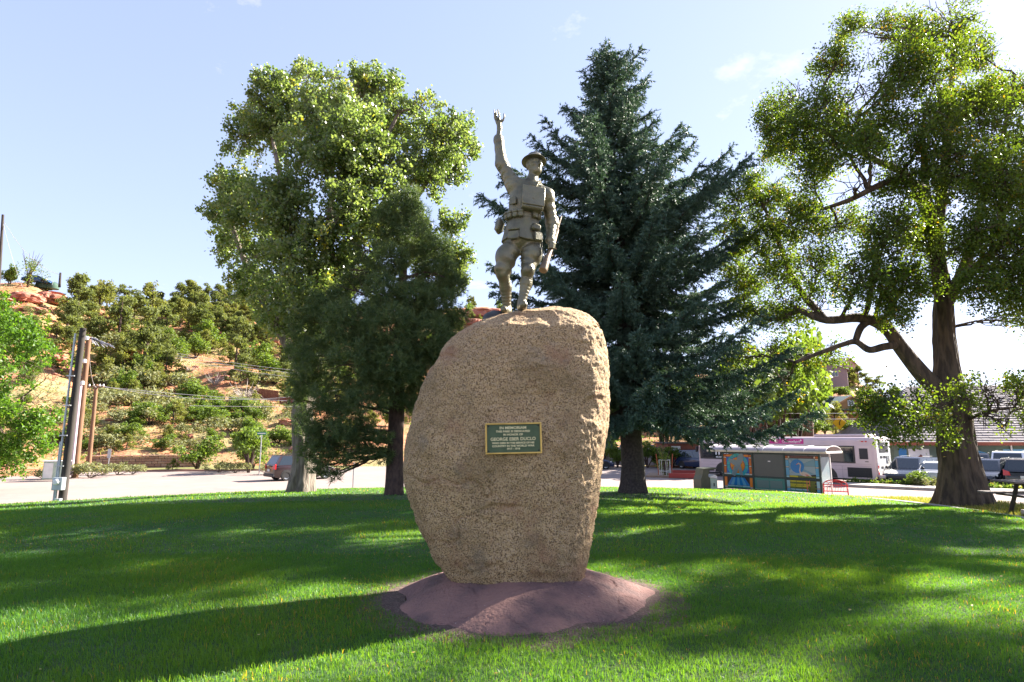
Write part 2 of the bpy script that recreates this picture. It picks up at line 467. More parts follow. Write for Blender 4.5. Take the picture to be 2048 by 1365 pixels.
# ------------------------------------------------------------------ grass blades (nobody could count them)
M_grass = leafmat('grass_blade', (.011, .105, .044), (.095, .205, .034), trans=.52, tcol=(3.3, 2.3, .40), rough=.42, spec=.45, warm=(.26, .21, .07))
def grass(name, n, y0, y1, hmin, hmax, w, seed, near):
    g = np.random.default_rng(seed)
    y = np.sqrt(g.uniform(y0 ** 2, y1 ** 2, n)); x = g.uniform(-1, 1, n) * (y * .93 + .8)
    ph = np.arctan2(y - LC[1], x - LC[0]); r = np.hypot(x - LC[0], y - LC[1])
    ok = r < lawn_R(ph) - .03
    me = ((x - .09) / 1.30) ** 2 + ((y - 6.3) / 1.15) ** 2
    bare = fbm(np.stack([x * 2.2, y * 2.2, x * 0], -1), 3, 3)
    ok &= me > 1.0 + .32 * (bare - .3) * (1 + (x > .9))
    x, y = x[ok], y[ok]; n = len(x)
    z = lawn_z(x, y) + ground_jit(x, y)
    patch = fbm(np.stack([x * .55, y * .55, x * 0], -1), 4, 9); fine = fbm(np.stack([x * 3.1, y * 3.1, x * 0], -1), 2, 4)
    h = (hmin + (hmax - hmin) * g.random(n) ** 1.3) * (.35 + 1.2 * patch) * (.55 + .9 * fine)
    a = g.uniform(0, 2 * np.pi, n); lean = np.abs(g.normal(.35, .28, n)); la = g.uniform(0, 2 * np.pi, n) * .7 + 2.2
    ww = w * g.uniform(.7, 1.3, n)
    dx, dy = np.cos(a) * ww / 2, np.sin(a) * ww / 2
    lx, ly = np.cos(la) * lean, np.sin(la) * lean
    tint = np.clip(.12 + .75 * (patch - .28) + .35 * g.random(n), 0, .9)
    dry = g.random(n) < (.004 + .07 * np.clip(fbm(np.stack([x * 1.3, y * 1.3, x * 0], -1), 3, 31) - .52, 0, 1) * 4)
    tint = np.where(dry, .98, tint)
    z = z - .004
    if near:
        c = [np.stack([x - dx, y - dy, z], -1), np.stack([x + dx, y + dy, z], -1),
             np.stack([x + lx * h * .4 + dx * .75, y + ly * h * .4 + dy * .75, z + h * .6], -1), np.stack([x + lx * h * .4 - dx * .75, y + ly * h * .4 - dy * .75, z + h * .6], -1),
             np.stack([x + lx * h, y + ly * h, z + h * (1 - .25 * lean)], -1)]
        V = np.stack(c, 1).reshape(-1, 3); b = np.arange(n)[:, None] * 5
        F = np.concatenate([b + np.array([[0, 1, 2]]), b + np.array([[0, 2, 3]]), b + np.array([[3, 2, 4]])])
        T = np.repeat(tint, 5)
    else:
        c = [np.stack([x - dx, y - dy, z], -1), np.stack([x + dx, y + dy, z], -1), np.stack([x + lx * h, y + ly * h, z + h * (1 - .2 * lean)], -1)]
        V = np.stack(c, 1).reshape(-1, 3); F = np.arange(n * 3).reshape(-1, 3); T = np.repeat(tint, 3)
    return tag(np_mesh(name, V, F, M_grass, attr={'tint': T}), kind='stuff')
grass('grass', 360000, 3.4, 8.5, .022, .060, .0046, 1, True)
grass('grass', 260000, 8.5, 16, .03, .065, .010, 2, False)
grass('grass', 170000, 16, 36, .03, .07, .022, 3, False)
# dry grass on the verge
def verge_grass(n, a0, a1, seed):
    g = np.random.default_rng(seed)
    ph = g.uniform(a0, a1, n); q = g.uniform(0, .95, n); w_ = np.interp(ph, PH, wv); r = lawn_R(ph) + .25 + w_ * q
    s_ = vfall(q + .25 / w_, ph); z = np.interp(ph, PH, ezr - drop_) * (1 - s_) + (ROADZ - .03) * s_
    x = LC[0] + r * np.cos(ph); y = LC[1] + r * np.sin(ph)
    h = g.uniform(.03, .11, n); a = g.uniform(0, 6.28, n); w = .022
    V = np.stack([np.stack([x - np.cos(a) * w / 2, y - np.sin(a) * w / 2, z - .01], -1), np.stack([x + np.cos(a) * w / 2, y + np.sin(a) * w / 2, z - .01], -1),
                  np.stack([x + g.normal(0, .03, n), y + g.normal(0, .03, n), z + h], -1)], 1).reshape(-1, 3)
    T = np.repeat(np.where(g.random(n) < .25, .98, g.uniform(.3, .9, n)), 3)
    tag(np_mesh('grass', V, np.arange(3 * n).reshape(-1, 3), leafmat('verge_blade', (.07, .12, .02), (.20, .20, .05), trans=.4, warm=(.34, .27, .10)), attr={'tint': T}), kind='stuff')
g_ = np.random.default_rng(19)                 # fallen leaves and clover on the lawn
n = 900; y_ = np.sqrt(g_.uniform(3.6 ** 2, 24 ** 2, n)); x_ = g_.uniform(-1, 1, n) * (y_ * .9 + .6); ok = (np.hypot(x_, y_ - 5) < lawn_R(np.arctan2(y_ - 5, x_)) - .2) & (((x_ - .09) / 1.4) ** 2 + ((y_ - 6.3) / 1.25) ** 2 > 1)
x_, y_ = x_[ok], y_[ok]; n = len(x_); z_ = lawn_z(x_, y_) + ground_jit(x_, y_) + g_.uniform(.02, .06, n); a_ = g_.uniform(0, 6.28, n); l_ = g_.uniform(.010, .022, n); ti = g_.normal(0, .4, n)
P4 = [np.stack([x_ + np.cos(a_ + k * 1.571) * l_ * (1 if k % 2 == 0 else .6), y_ + np.sin(a_ + k * 1.571) * l_ * (1 if k % 2 == 0 else .6), z_ + ti * l_ * (k - 1.5) * .5], -1) for k in range(4)]
tag(np_mesh('fallen_leaves', np.stack(P4, 1).reshape(-1, 3), np.arange(4 * n).reshape(-1, 4), leafmat('fallen_leaf', (.22, .13, .04), (.40, .33, .10), trans=.2, warm=(.5, .45, .35)), attr={'tint': np.repeat(g_.random(n), 4)}), kind='stuff')
verge_grass(26000, R(25), R(56), 11)
verge_grass(16000, R(75), R(150), 12)
# ------------------------------------------------------------------ trees
M_bark_c = pm('furrowed_grey_bark', (.20, .165, .135), (.10, .08, .065), 9, rough=.95, bump=1.0, bscale=13, bdist=.06, stretch=(1, 1, .16), lo=.42, hi=.58)
M_bark_e = pm('dark_furrowed_bark', (.105, .075, .05), (.05, .036, .026), 8, rough=.95, bump=1.0, bscale=12, bdist=.06, stretch=(1, 1, .18), lo=.42, hi=.58)
M_bark_s = pm('dark_scaly_bark', (.07, .055, .05), (.035, .028, .026), 16, rough=.95, bump=.8, bscale=26)
M_bark_p = pm('brown_pine_bark', (.085, .055, .042), (.045, .03, .025), 14, rough=.95, bump=.8, bscale=20, stretch=(1, 1, .5))
L_cotton = leafmat('cottonwood_leaf', (.070, .122, .034), (.185, .225, .092), trans=.50, rough=.34, spec=.7, warm=(.26, .24, .03))
L_elm = leafmat('elm_leaf', (.040, .082, .016), (.105, .150, .028), trans=.52, tcol=(2.2, 2.0, .5), rough=.45, warm=(.25, .17, .02))
L_ash = leafmat('ash_leaf', (.05, .12, .015), (.11, .20, .025), trans=.5, tcol=(1.8, 1.8, .6), rough=.45, warm=(.18, .23, .03))
L_spruce = leafmat('spruce_needle', (.020, .052, .040), (.085, .145, .108), trans=.12, rough=.55, spec=.3)
L_pine = leafmat('pine_needle', (.036, .078, .036), (.115, .155, .055), trans=.32, rough=.5, spec=.3, warm=(.10, .11, .03))
L_jun = leafmat('juniper_spray', (.088, .108, .028), (.200, .205, .058), trans=.35, rough=.7, spec=.2, warm=(.14, .12, .05))
L_pin = leafmat('pinyon_spray', (.066, .090, .028), (.165, .185, .062), trans=.35, rough=.7, spec=.2)
L_oak = leafmat('scrub_leaf', (.055, .105, .018), (.14, .19, .035), trans=.42, rough=.55, warm=(.26, .22, .04))
L_sage = leafmat('sage_leaf', (.11, .125, .055), (.20, .205, .10), trans=.25, rough=.7, warm=(.30, .24, .10))

def unit(v): return v / np.maximum(1e-9, np.linalg.norm(v, axis=-1, keepdims=True))
def leaf_quads(P, L, W, g, up=.35, droop=.0, tint=None):
    """one folded diamond per point"""
    n = len(P)
    ax = unit(g.normal(0, 1, (n, 3)) + np.array([0, 0, -droop])); nr = unit(g.normal(0, 1, (n, 3)) + np.array([0, 0, up]))
    sd = unit(np.cross(ax, nr)); nn = np.cross(sd, ax)
    l = (L * g.uniform(.7, 1.25, n))[:, None]; w = (W * g.uniform(.75, 1.2, n))[:, None]
    V = np.stack([P - ax * l * .5, P + sd * w * .5 + nn * w * .08, P + ax * l * .5, P - sd * w * .5 + nn * w * .08], 1).reshape(-1, 3)
    F = np.arange(4 * n).reshape(-1, 4)
    t = g.random(n) if tint is None else tint
    return V, F, np.repeat(t, 4)

def blob_points(blobs, n, g, shell=.55, thr=.42, nscale=.55, seed=3, flat=1.0):
    """points in a union of ellipsoids (c, rx, ry, rz), denser to the outside, with gaps"""
    w = np.array([b[1] * b[3] * (b[2]) ** .5 for b in blobs]); w = w / w.sum()
    out = []; tot = 0
    while tot < n:
        k = g.choice(len(blobs), n, p=w)
        d = unit(g.normal(0, 1, (n, 3))); r = g.random(n) ** (1 / 3.0) * (1 - shell) + shell * g.random(n) ** .18
        r = np.where(g.random(n) < .07, r * g.uniform(1.0, 1.22, n), r)
        C = np.array([b[0] for b in blobs])[k]; RR = np.array([b[1:4] for b in blobs])[k]
        p = C + d * r[:, None] * RR
        q = fbm(p * nscale, 3, seed)
        p = p[q > thr]; out.append(p); tot += len(p)
    return np.concatenate(out)[:n]

def cluster_leaves(C, m, spread, L, W, g, up=.35, droop=0, zs=1.0, dark=None):
    n = len(C)
    P = np.repeat(C, m, 0) + g.normal(0, 1, (n * m, 3)) * np.array([spread, spread, spread * zs])
    base = np.repeat(g.random(n), m)
    tint = np.clip(.55 * base + .45 * g.random(n * m), 0, 1) * .88
    yel = g.random(n * m) < .018
    tint = np.where(yel, .99, tint)
    return leaf_quads(P, L, W, g, up, droop, tint)

def ridged_trunk(P, Rd, n=30, sub=60, flare=0.0, ridge=.09, freq=11, seed=0, lean=0):
    """trunk along P with radii Rd, deep vertical furrows and root flare"""
    P = np.array(P, float); Rd = np.array(Rd, float)
    s = np.concatenate([[0], np.cumsum(np.linalg.norm(np.diff(P, axis=0), axis=1))]); T = np.linspace(0, s[-1], sub)
    C = np.stack([np.interp(T, s, P[:, k]) for k in range(3)], -1)
    for _ in range(3): C[1:-1] = (C[:-2] + 2 * C[1:-1] + C[2:]) / 4
    r = np.interp(T, s, Rd); th = np.linspace(0, 2 * np.pi, n, endpoint=False)
    tn = unit(np.gradient(C, axis=0)); a = unit(np.cross(tn, np.array([0, 1.0, 0.02]))); b = np.cross(tn, a)
    pts = np.stack([np.cos(th) * freq / 6.28, np.sin(th) * freq / 6.28, 0 * th], -1)[None] + np.stack([0 * T, 0 * T, T * 1.1], -1)[:, None] + seed * 3.7
    f = 1 + ridge * 2 * (fbm(pts, 3, seed) - .5)
    lob = 1 + flare * np.exp(-T / (1.15 * Rd[0]))[:, None] * (.75 + .5 * np.sin(th * 5 + seed)[None] + .5 * (vnoise(pts * .4, seed + 5) - .5))
    rr = r[:, None] * f * lob
    V = C[:, None] + (a[:, None] * np.cos(th)[None, :, None] + b[:, None] * np.sin(th)[None, :, None]) * rr[..., None]
    i0 = np.arange(n); i1 = (i0 + 1) % n
    F = np.vstack([np.stack([k * n + i0, k * n + i1, (k + 1) * n + i1, (k + 1) * n + i0], -1) for k in range(sub - 1)])
    return V.reshape(-1, 3), F

def limb(mb, a, b, ra, rb, g, sag=.0, wob=.12, n=7, seg=9):
    a = np.array(a, float); b = np.array(b, float); L = np.linalg.norm(b - a)
    t = np.linspace(0, 1, seg)[:, None]
    w = g.normal(0, 1, (seg, 3)) * wob * L * .12; w = np.cumsum(w, 0) * .5; w -= w[-1] * t
    P = a * (1 - t) + b * t + w * np.sin(np.pi * t) ** .6 + np.array([0, 0, 1]) * sag * L * np.sin(np.pi * t)
    mb.tube([tuple(p) for p in P], list(np.linspace(ra, rb, seg)), n, caps=False)
    return P
def path(mb, pts, r0, r1, n=10):
    """smoothed limb through given points"""
    P = np.array(pts, float); s = np.linspace(0, len(P) - 1, len(P) * 5); i = np.clip(s.astype(int), 0, len(P) - 2); f = (s - i)[:, None]
    pm_ = P[np.clip(i - 1, 0, len(P) - 1)]; p0 = P[i]; p1 = P[i + 1]; p2 = P[np.clip(i + 2, 0, len(P) - 1)]
    C = .5 * ((2 * p0) + (-pm_ + p1) * f + (2 * pm_ - 5 * p0 + 4 * p1 - p2) * f ** 2 + (-pm_ + 3 * p0 - 3 * p1 + p2) * f ** 3)
    mb.tube([tuple(p) for p in C], list(np.linspace(r0, r1, len(C))), n, caps=True)
    return C

def rel(o_loc, V): return np.asarray(V) - np.array(o_loc)

def broadleaf(name, label, cat, base, trunk_pts, trunk_r, blobs_px, limbs_px, leafm, barkm, nclu, mper, spread, L, W, seed,
              flare=.5, thr=.40, up=.35, droop=0.0, ridge=.09, tr_n=34, twigs=True, zs=1.0, nscale=.55, ysp=2.2, deep=1.0, shell=.5):
    """blobs_px: (px, py, Y, radius px) ; limbs_px: lists of (px,py,Y) with radii"""
    g = np.random.default_rng(seed)
    root = thing(name, label, cat, base)
    b0 = np.array(base)
    V, F = ridged_trunk([np.array(p) - b0 for p in trunk_pts], trunk_r, n=tr_n * 2, sub=200, flare=flare, ridge=ridge * 1.5, freq=17, seed=seed)
    np_mesh('trunk', V, F, barkm, root, smoothed=True)
    blobs = []
    for px, py, Y, r in blobs_px:
        c = np.array(at(px, py, Y)); k = r / FPX * (Y * CT + (c[2] - CAMZ) * ST)
        blobs.append((c - b0, k, k * deep, k))
    mb = MB(); nodes = [np.array(p) - b0 for p in trunk_pts[-max(2, len(trunk_pts) // 2):]]; nr_ = [trunk_r[-1]] * len(nodes)
    for pts, r0, r1 in limbs_px:
        C = path(mb, [np.array(at(*p)) - b0 for p in pts], r0, r1)
        rr = np.linspace(r0, r1, len(C))
        for q in range(2, len(C), 2): nodes.append(C[q]); nr_.append(rr[q])
    N = np.array(nodes); NR = np.array(nr_)
    for c, k, _, _ in blobs:                   # a limb into each mass of leaves, then forks
        dd = np.linalg.norm((N - c) * np.array([1, 1, 1.0]) + np.maximum(0, N - c) * np.array([0, 0, 1.2]), axis=1); j = int(np.argmin(dd))
        ra = min(NR[j] * .8, .03 + .022 * np.linalg.norm(N[j] - c))
        Pm = limb(mb, N[j], c, ra, ra * .35, g, sag=.06, wob=.5, n=7)
        for q in range(9):
            s = g.integers(3, len(Pm)); e = c + unit(g.normal(0, 1, 3) + np.array([0, 0, .25])) * k * g.uniform(.6, 1.0)
            Pk = limb(mb, Pm[s], e, ra * .32, .008, g, sag=.03, wob=.6, n=5, seg=7)
            if twigs:
                for _ in range(3):
                    s2 = g.integers(2, 6); limb(mb, Pk[s2], Pk[s2] + g.normal(0, 1, 3) * k * .28, .012, .004, g, wob=.5, n=3, seg=4)
    mb.build('branches', barkm, root, smoothed=True, fix=False)
    # sprays: each twig reaches outwards from its mass and carries its own leaves
    w_ = np.array([b[1] for b in blobs]) ** 2; w_ = w_ / w_.sum(); nsp = nclu
    k_ = g.choice(len(blobs), nsp, p=w_); Cb = np.array([b[0] for b in blobs])[k_]; Rb = np.array([b[1] for b in blobs])[k_]
    d = unit(g.normal(0, 1, (nsp, 3)) + np.array([0, 0, .15])); A = Cb + d * (Rb * g.uniform(.15, .72, nsp))[:, None]
    keep = fbm(A * nscale, 3, seed) > thr; A, d, Rb = A[keep], d[keep], Rb[keep]; nsp = len(A)
    ln = np.clip(Rb * g.uniform(.35, .75, nsp), .35, 1.1)
    ax = unit(d + g.normal(0, .45, (nsp, 3)) + np.array([0, 0, -.15 * droop])); 
    tw = MB()
    for q in range(nsp):
        m1 = A[q] + ax[q] * ln[q] * .5 + np.array([0, 0, .04]); tw.tube([tuple(A[q] - ax[q] * ln[q] * .3), tuple(m1), tuple(A[q] + ax[q] * ln[q] + np.array([0, 0, -.05 * droop]))], [.011, .007, .003], 3, caps=False)
    tag(tw.build('twigs', barkm, root, fix=False), kind='stuff')
    t = g.random((nsp, mper)) ** .75; r = g.normal(0, 1, (nsp, mper, 3)) * (spread * (1.12 - .75 * t))[..., None]
    P = A[:, None] + ax[:, None] * (ln[:, None] * t)[..., None] + r; P[..., 2] -= droop * .06 * t
    base_t = g.random(nsp); tint = np.clip(.5 * np.repeat(base_t, mper) + .5 * g.random(nsp * mper), 0, 1) * .88
    tint = np.where(g.random(nsp * mper) < np.repeat(np.where(base_t > .96, .35, .008), mper), .99, tint)
    V, F, T = leaf_quads(P.reshape(-1, 3), L, W, g, up, droop, tint)
    np_mesh('crown', V, F, leafm, root, attr={'tint': T})
    return root

# --- the tall cottonwood behind the pine
bx, by, bz = lawn_hit(601, 984)
Yc = by
cot_blobs = [(705, 185, 0, 62), (640, 195, 1, 60), (600, 165, 2, 38), (545, 185, -1, 48), (560, 255, 0, 68), (500, 240, 1, 38), (484, 290, 1, 40), (760, 190, 0, 52), (800, 240, 1, 62), (850, 220, 0, 40),
             (868, 290, -1, 62), (915, 270, 0, 42), (940, 290, 1, 22), (690, 290, -3, 82), (620, 330, -3, 80), (770, 345, -2, 80), (850, 360, 0, 48), (900, 345, 1, 34),
             (470, 385, 0, 48), (440, 370, 1, 26), (445, 430, 0, 34), (505, 430, -1, 68), (560, 400, -3, 62), (470, 490, 1, 44), (530, 520, -1, 66), (600, 480, -3, 80), (680, 430, -3, 80), (745, 440, -2, 62),
             (500, 570, 0, 46), (560, 600, -2, 58), (620, 580, -3, 66), (690, 540, -2, 62), (545, 640, 0, 32), (600, 640, -2, 36), (905, 450, 2, 34), (915, 510, 2, 34), (895, 560, 2, 34), (925, 550, 2, 20), (830, 470, 2, 60), (640, 250, -1, 60), (720, 240, -2, 60)]
cot_blobs = [(a, b, Yc + c, d) for a, b, c, d in cot_blobs]
tp = [(bx, by, bz - .2), (bx + .05, by, bz + 1.2), tuple(at(606, 850, by)), tuple(at(612, 760, by)), tuple(at(625, 690, by)), tuple(at(640, 600, by)), tuple(at(655, 480, by + .2)), tuple(at(668, 360, by))]
broadleaf('cottonwood', 'tall cottonwood with a pale furrowed trunk and fluttering grey-green leaves, behind the dark pine', 'tree', (bx, by, bz), tp,
          [.44, .40, .37, .35, .31, .26, .17, .07], cot_blobs,
          [([(612, 760, Yc), (570, 680, Yc), (520, 590, Yc), (480, 500, Yc), (455, 420, Yc)], .22, .06), ([(625, 690, Yc), (690, 600, Yc), (760, 500, Yc), (830, 400, Yc), (890, 310, Yc)], .24, .06),
           ([(640, 600, Yc), (590, 470, Yc - 1), (560, 350, Yc - 1), (540, 250, Yc)], .18, .05), ([(655, 480, Yc), (720, 370, Yc - 1), (770, 280, Yc), (800, 220, Yc)], .16, .05), ([(625, 690, Yc), (750, 610, Yc + 1), (860, 540, Yc + 2), (905, 470, Yc + 2)], .16, .04)],
          L_cotton, M_bark_c, 2250, 70, .17, .112, .098, 41, flare=.55, thr=.38, up=.1, droop=.6, ridge=.16, zs=1.0, nscale=.75)

# --- the great elm on the right
ex, ey, ez = verge_hit(1925, 1011); kE = ey / 23.0; print('ELM', ex, ey, ez)
Ye = ey
elm_blobs = [(1900, 40, 0, 62), (1830, 70, 1, 52), (1750, 75, 0, 50), (1700, 60, 1, 30), (1670, 130, 0, 42), (1720, 170, 0, 66), (1818, 118, -2, 44), (1880, 140, -2, 74), (1950, 110, 1, 46), (2050, 190, 0, 44), (1790, 168, -2, 46), (1765, 250, -1, 50), (1985, 190, 1, 40), (1990, 800, -1.2, 34), (2032, 800, -1.2, 34), (2012, 852, -1.2, 28), (1962, 775, -1.2, 26), (1830, 862, -1.6, 22), (1790, 872, -1.6, 18), (1738, 822, -1.2, 26), (1880, 815, -1.6, 24),
             (1600, 190, 0, 38), (1560, 215, 1, 40), (1530, 240, 0, 26), (1640, 220, -1, 60), (1580, 270, 0, 52), (1545, 300, 1, 28), (1680, 290, -1, 66), (1735, 300, -2, 44), (1860, 260, -2, 76), (1950, 230, -1, 76), (2040, 290, 0, 44), (2110, 270, 0, 56), (2150, 330, 0, 80), (2220, 300, -1, 70), (2160, 440, 0, 80), (2240, 420, 0, 70), (2150, 560, 0, 66), (2220, 540, 0, 60), (2160, 660, 0, 44),
             (1620, 340, 0, 52), (1720, 370, -2, 64), (1820, 380, -1, 70), (1910, 350, -2, 72), (2000, 370, -2, 76), (2070, 380, -1, 76),
             (1500, 370, 2, 30), (1480, 420, 2, 42), (1540, 400, 1, 46), (1470, 480, 2, 40), (1540, 480, 1, 52), (1600, 440, 0, 54), (1680, 460, 0, 56), (1770, 470, -1, 62), (1850, 480, 0, 50), (1940, 470, -2, 64), (2020, 490, -2, 72), (2080, 520, -2, 60),
             (1480, 560, 2, 44), (1560, 560, 1, 50), (1640, 540, 0, 54), (1720, 560, -1, 58), (1800, 560, -1, 52), (1960, 570, -2, 46), (2030, 580, -2, 58), (1500, 640, 2, 44), (1570, 640, 1, 46), (1640, 620, 0, 44), (1790, 620, -1, 34), (1840, 560, -1, 34),
             (1540, 710, 1, 38), (1600, 720, 1, 36), (1660, 710, 1, 30), (1480, 720, 2, 40), (1560, 770, 2, 32),
             (1760, 800, -1, 34), (1800, 840, -2, 34), (1835, 800, -1, 30), (1850, 850, -2, 30), (1930, 800, -1.6, 30), (1900, 860, -1.6, 22), (1985, 790, -1, 34), (2020, 830, -1, 38), (1975, 840, -1, 30), (2045, 780, -1, 34), (1750, 850, -1, 20), (2010, 640, -1, 30), (2060, 650, 0, 30), (2090, 840, 0, 40)]
elm_blobs = [(a, b, Ye + c, d) for a, b, c, d in elm_blobs]
tp = [(ex, ey, ez - .3), tuple(at(1922, 960, ey)), tuple(at(1913, 880, ey)), tuple(at(1902, 800, ey)), tuple(at(1895, 730, ey)), tuple(at(1888, 660, ey)), tuple(at(1886, 590, ey)), tuple(at(1872, 480, ey)), tuple(at(1850, 380, ey)), tuple(at(1845, 250, ey))]
broadleaf('elm', 'huge elm with a thick dark trunk and a crooked left limb, before the parked cars', 'tree', (ex, ey, ez), tp,
          [kE * q_ for q_ in (.68, .64, .60, .56, .42, .36, .32, .24, .15, .06)], elm_blobs,
          [([(1900, 800, Ye), (1850, 755, Ye), (1805, 700, Ye), (1770, 655, Ye), (1720, 636, Ye), (1650, 640, Ye), (1590, 615, Ye + .5)], .27, .08),
           ([(1796, 690, Ye), (1768, 694, Ye - .2), (1738, 700, Ye - .2), (1712, 684, Ye), (1684, 690, Ye), (1640, 706, Ye), (1590, 725, Ye)], .12, .05),
           ([(1742, 640, Ye), (1722, 655, Ye), (1712, 680, Ye)], .11, .09),
           ([(1650, 640, Ye), (1600, 580, Ye + 1), (1570, 520, Ye + 1), (1545, 450, Ye + 1), (1520, 400, Ye + 1)], .12, .04),
           ([(1600, 620, Ye + .5), (1540, 640, Ye + 1), (1490, 610, Ye + 2)], .09, .03),
           ([(1872, 480, Ye), (1820, 360, Ye), (1750, 320, Ye), (1660, 270, Ye), (1580, 240, Ye)], .15, .03),
           ([(1850, 380, Ye), (1790, 360, Ye - 1), (1700, 400, Ye - 1), (1640, 420, Ye)], .13, .04),
           ([(1888, 620, Ye), (1930, 530, Ye), (1960, 420, Ye), (2000, 300, Ye), (2030, 150, Ye)], .18, .04),
           ([(1905, 580, Ye), (1970, 520, Ye - 1), (2040, 450, Ye - 1), (2100, 380, Ye)], .16, .05),
           ([(1872, 480, Ye), (1890, 330, Ye), (1900, 200, Ye), (1910, 60, Ye)], .18, .04),
           ([(1912, 860, Ye), (1860, 830, Ye - .8), (1800, 815, Ye - 1.2)], .07, .02), ([(1912, 850, Ye), (1970, 825, Ye - .8), (2030, 815, Ye - 1)], .07, .02)],
          L_elm, M_bark_e, 5000, 52, .19, .080, .056, 57, flare=.75, thr=.40, up=.25, droop=.5, ridge=.17, nscale=.8, tr_n=44, shell=.4)

# --- another elm further right, mostly outside the picture
fx, fy = 25.0, 16.5; fz = verge_z(fx, fy)
def at3(x, y, z): return (x, y, z)
b2 = []
g_ = np.random.default_rng(12)
def pxof(x, y, z):
    d = y * CT + (z - CAMZ) * ST; return (CX + FPX * x / d, CY - FPX * ((z - CAMZ) * CT - y * ST) / d, y, d)
for k in range(70):
    th_ = g_.uniform(0, 6.28); t_ = g_.random(); rr_ = 6.6 * g_.random() ** .5 * (1 - .45 * abs(t_ - .45)); zz_ = 5.0 + 13.5 * t_
    q = pxof(fx + rr_ * math.cos(th_), fy + rr_ * math.sin(th_), zz_); b2.append((q[0], q[1], q[2], 1.15 * FPX / q[3]))
broadleaf('elm', 'elm at the right edge of the picture, only its outer leaves in view', 'tree', (fx, fy, fz),
          [(fx, fy, fz - .2), (fx, fy, 2.0), (fx - .3, fy, 5.0), (fx - .2, fy + .2, 9), (fx, fy, 13)], [.5, .42, .34, .2, .06], b2, [], L_elm, M_bark_e, 2300, 60, .22, .13, .085, 58, flare=.5, thr=.42, up=.25, droop=.5, nscale=.7)

# --- bright ash at the left edge
ax_, ay_ = -30.5, 34.0
a_base = (ax_, ay_, ROADZ)
ash_blobs = [(20, 660, 0, 50), (60, 690, -1, 50), (-40, 680, 0, 70), (90, 740, -2, 44), (30, 750, -2, 64), (115, 770, -1, 24), (-40, 780, -1, 80), (70, 810, -2, 56), (10, 840, -2, 60), (100, 840, -1, 30), (60, 880, -1, 44), (0, 900, -1, 40), (-60, 880, 0, 70), (35, 925, 0, 28), (-20, 610, 1, 34), (15, 940, 0, 20)]
ash_blobs = [(a, b, ay_ + c, d) for a, b, c, d in ash_blobs]
broadleaf('ash_tree', 'bright green ash tree with feathery leaves, cut by the left edge beside the poles', 'tree', a_base,
          [(ax_, ay_, ROADZ - .1), tuple(at(-18, 900, ay_)), tuple(at(-15, 840, ay_)), tuple(at(-10, 760, ay_)), tuple(at(0, 680, ay_))], [.22, .2, .17, .12, .04], ash_blobs,
          [([(-15, 860, ay_), (40, 800, ay_), (90, 760, ay_)], .08, .02), ([(-12, 800, ay_), (-50, 720, ay_), (-60, 660, ay_)], .08, .02)],
          L_ash, M_bark_e, 620, 46, .22, .22, .11, 61, flare=.3, thr=.36, up=.6, droop=.5, nscale=.6)

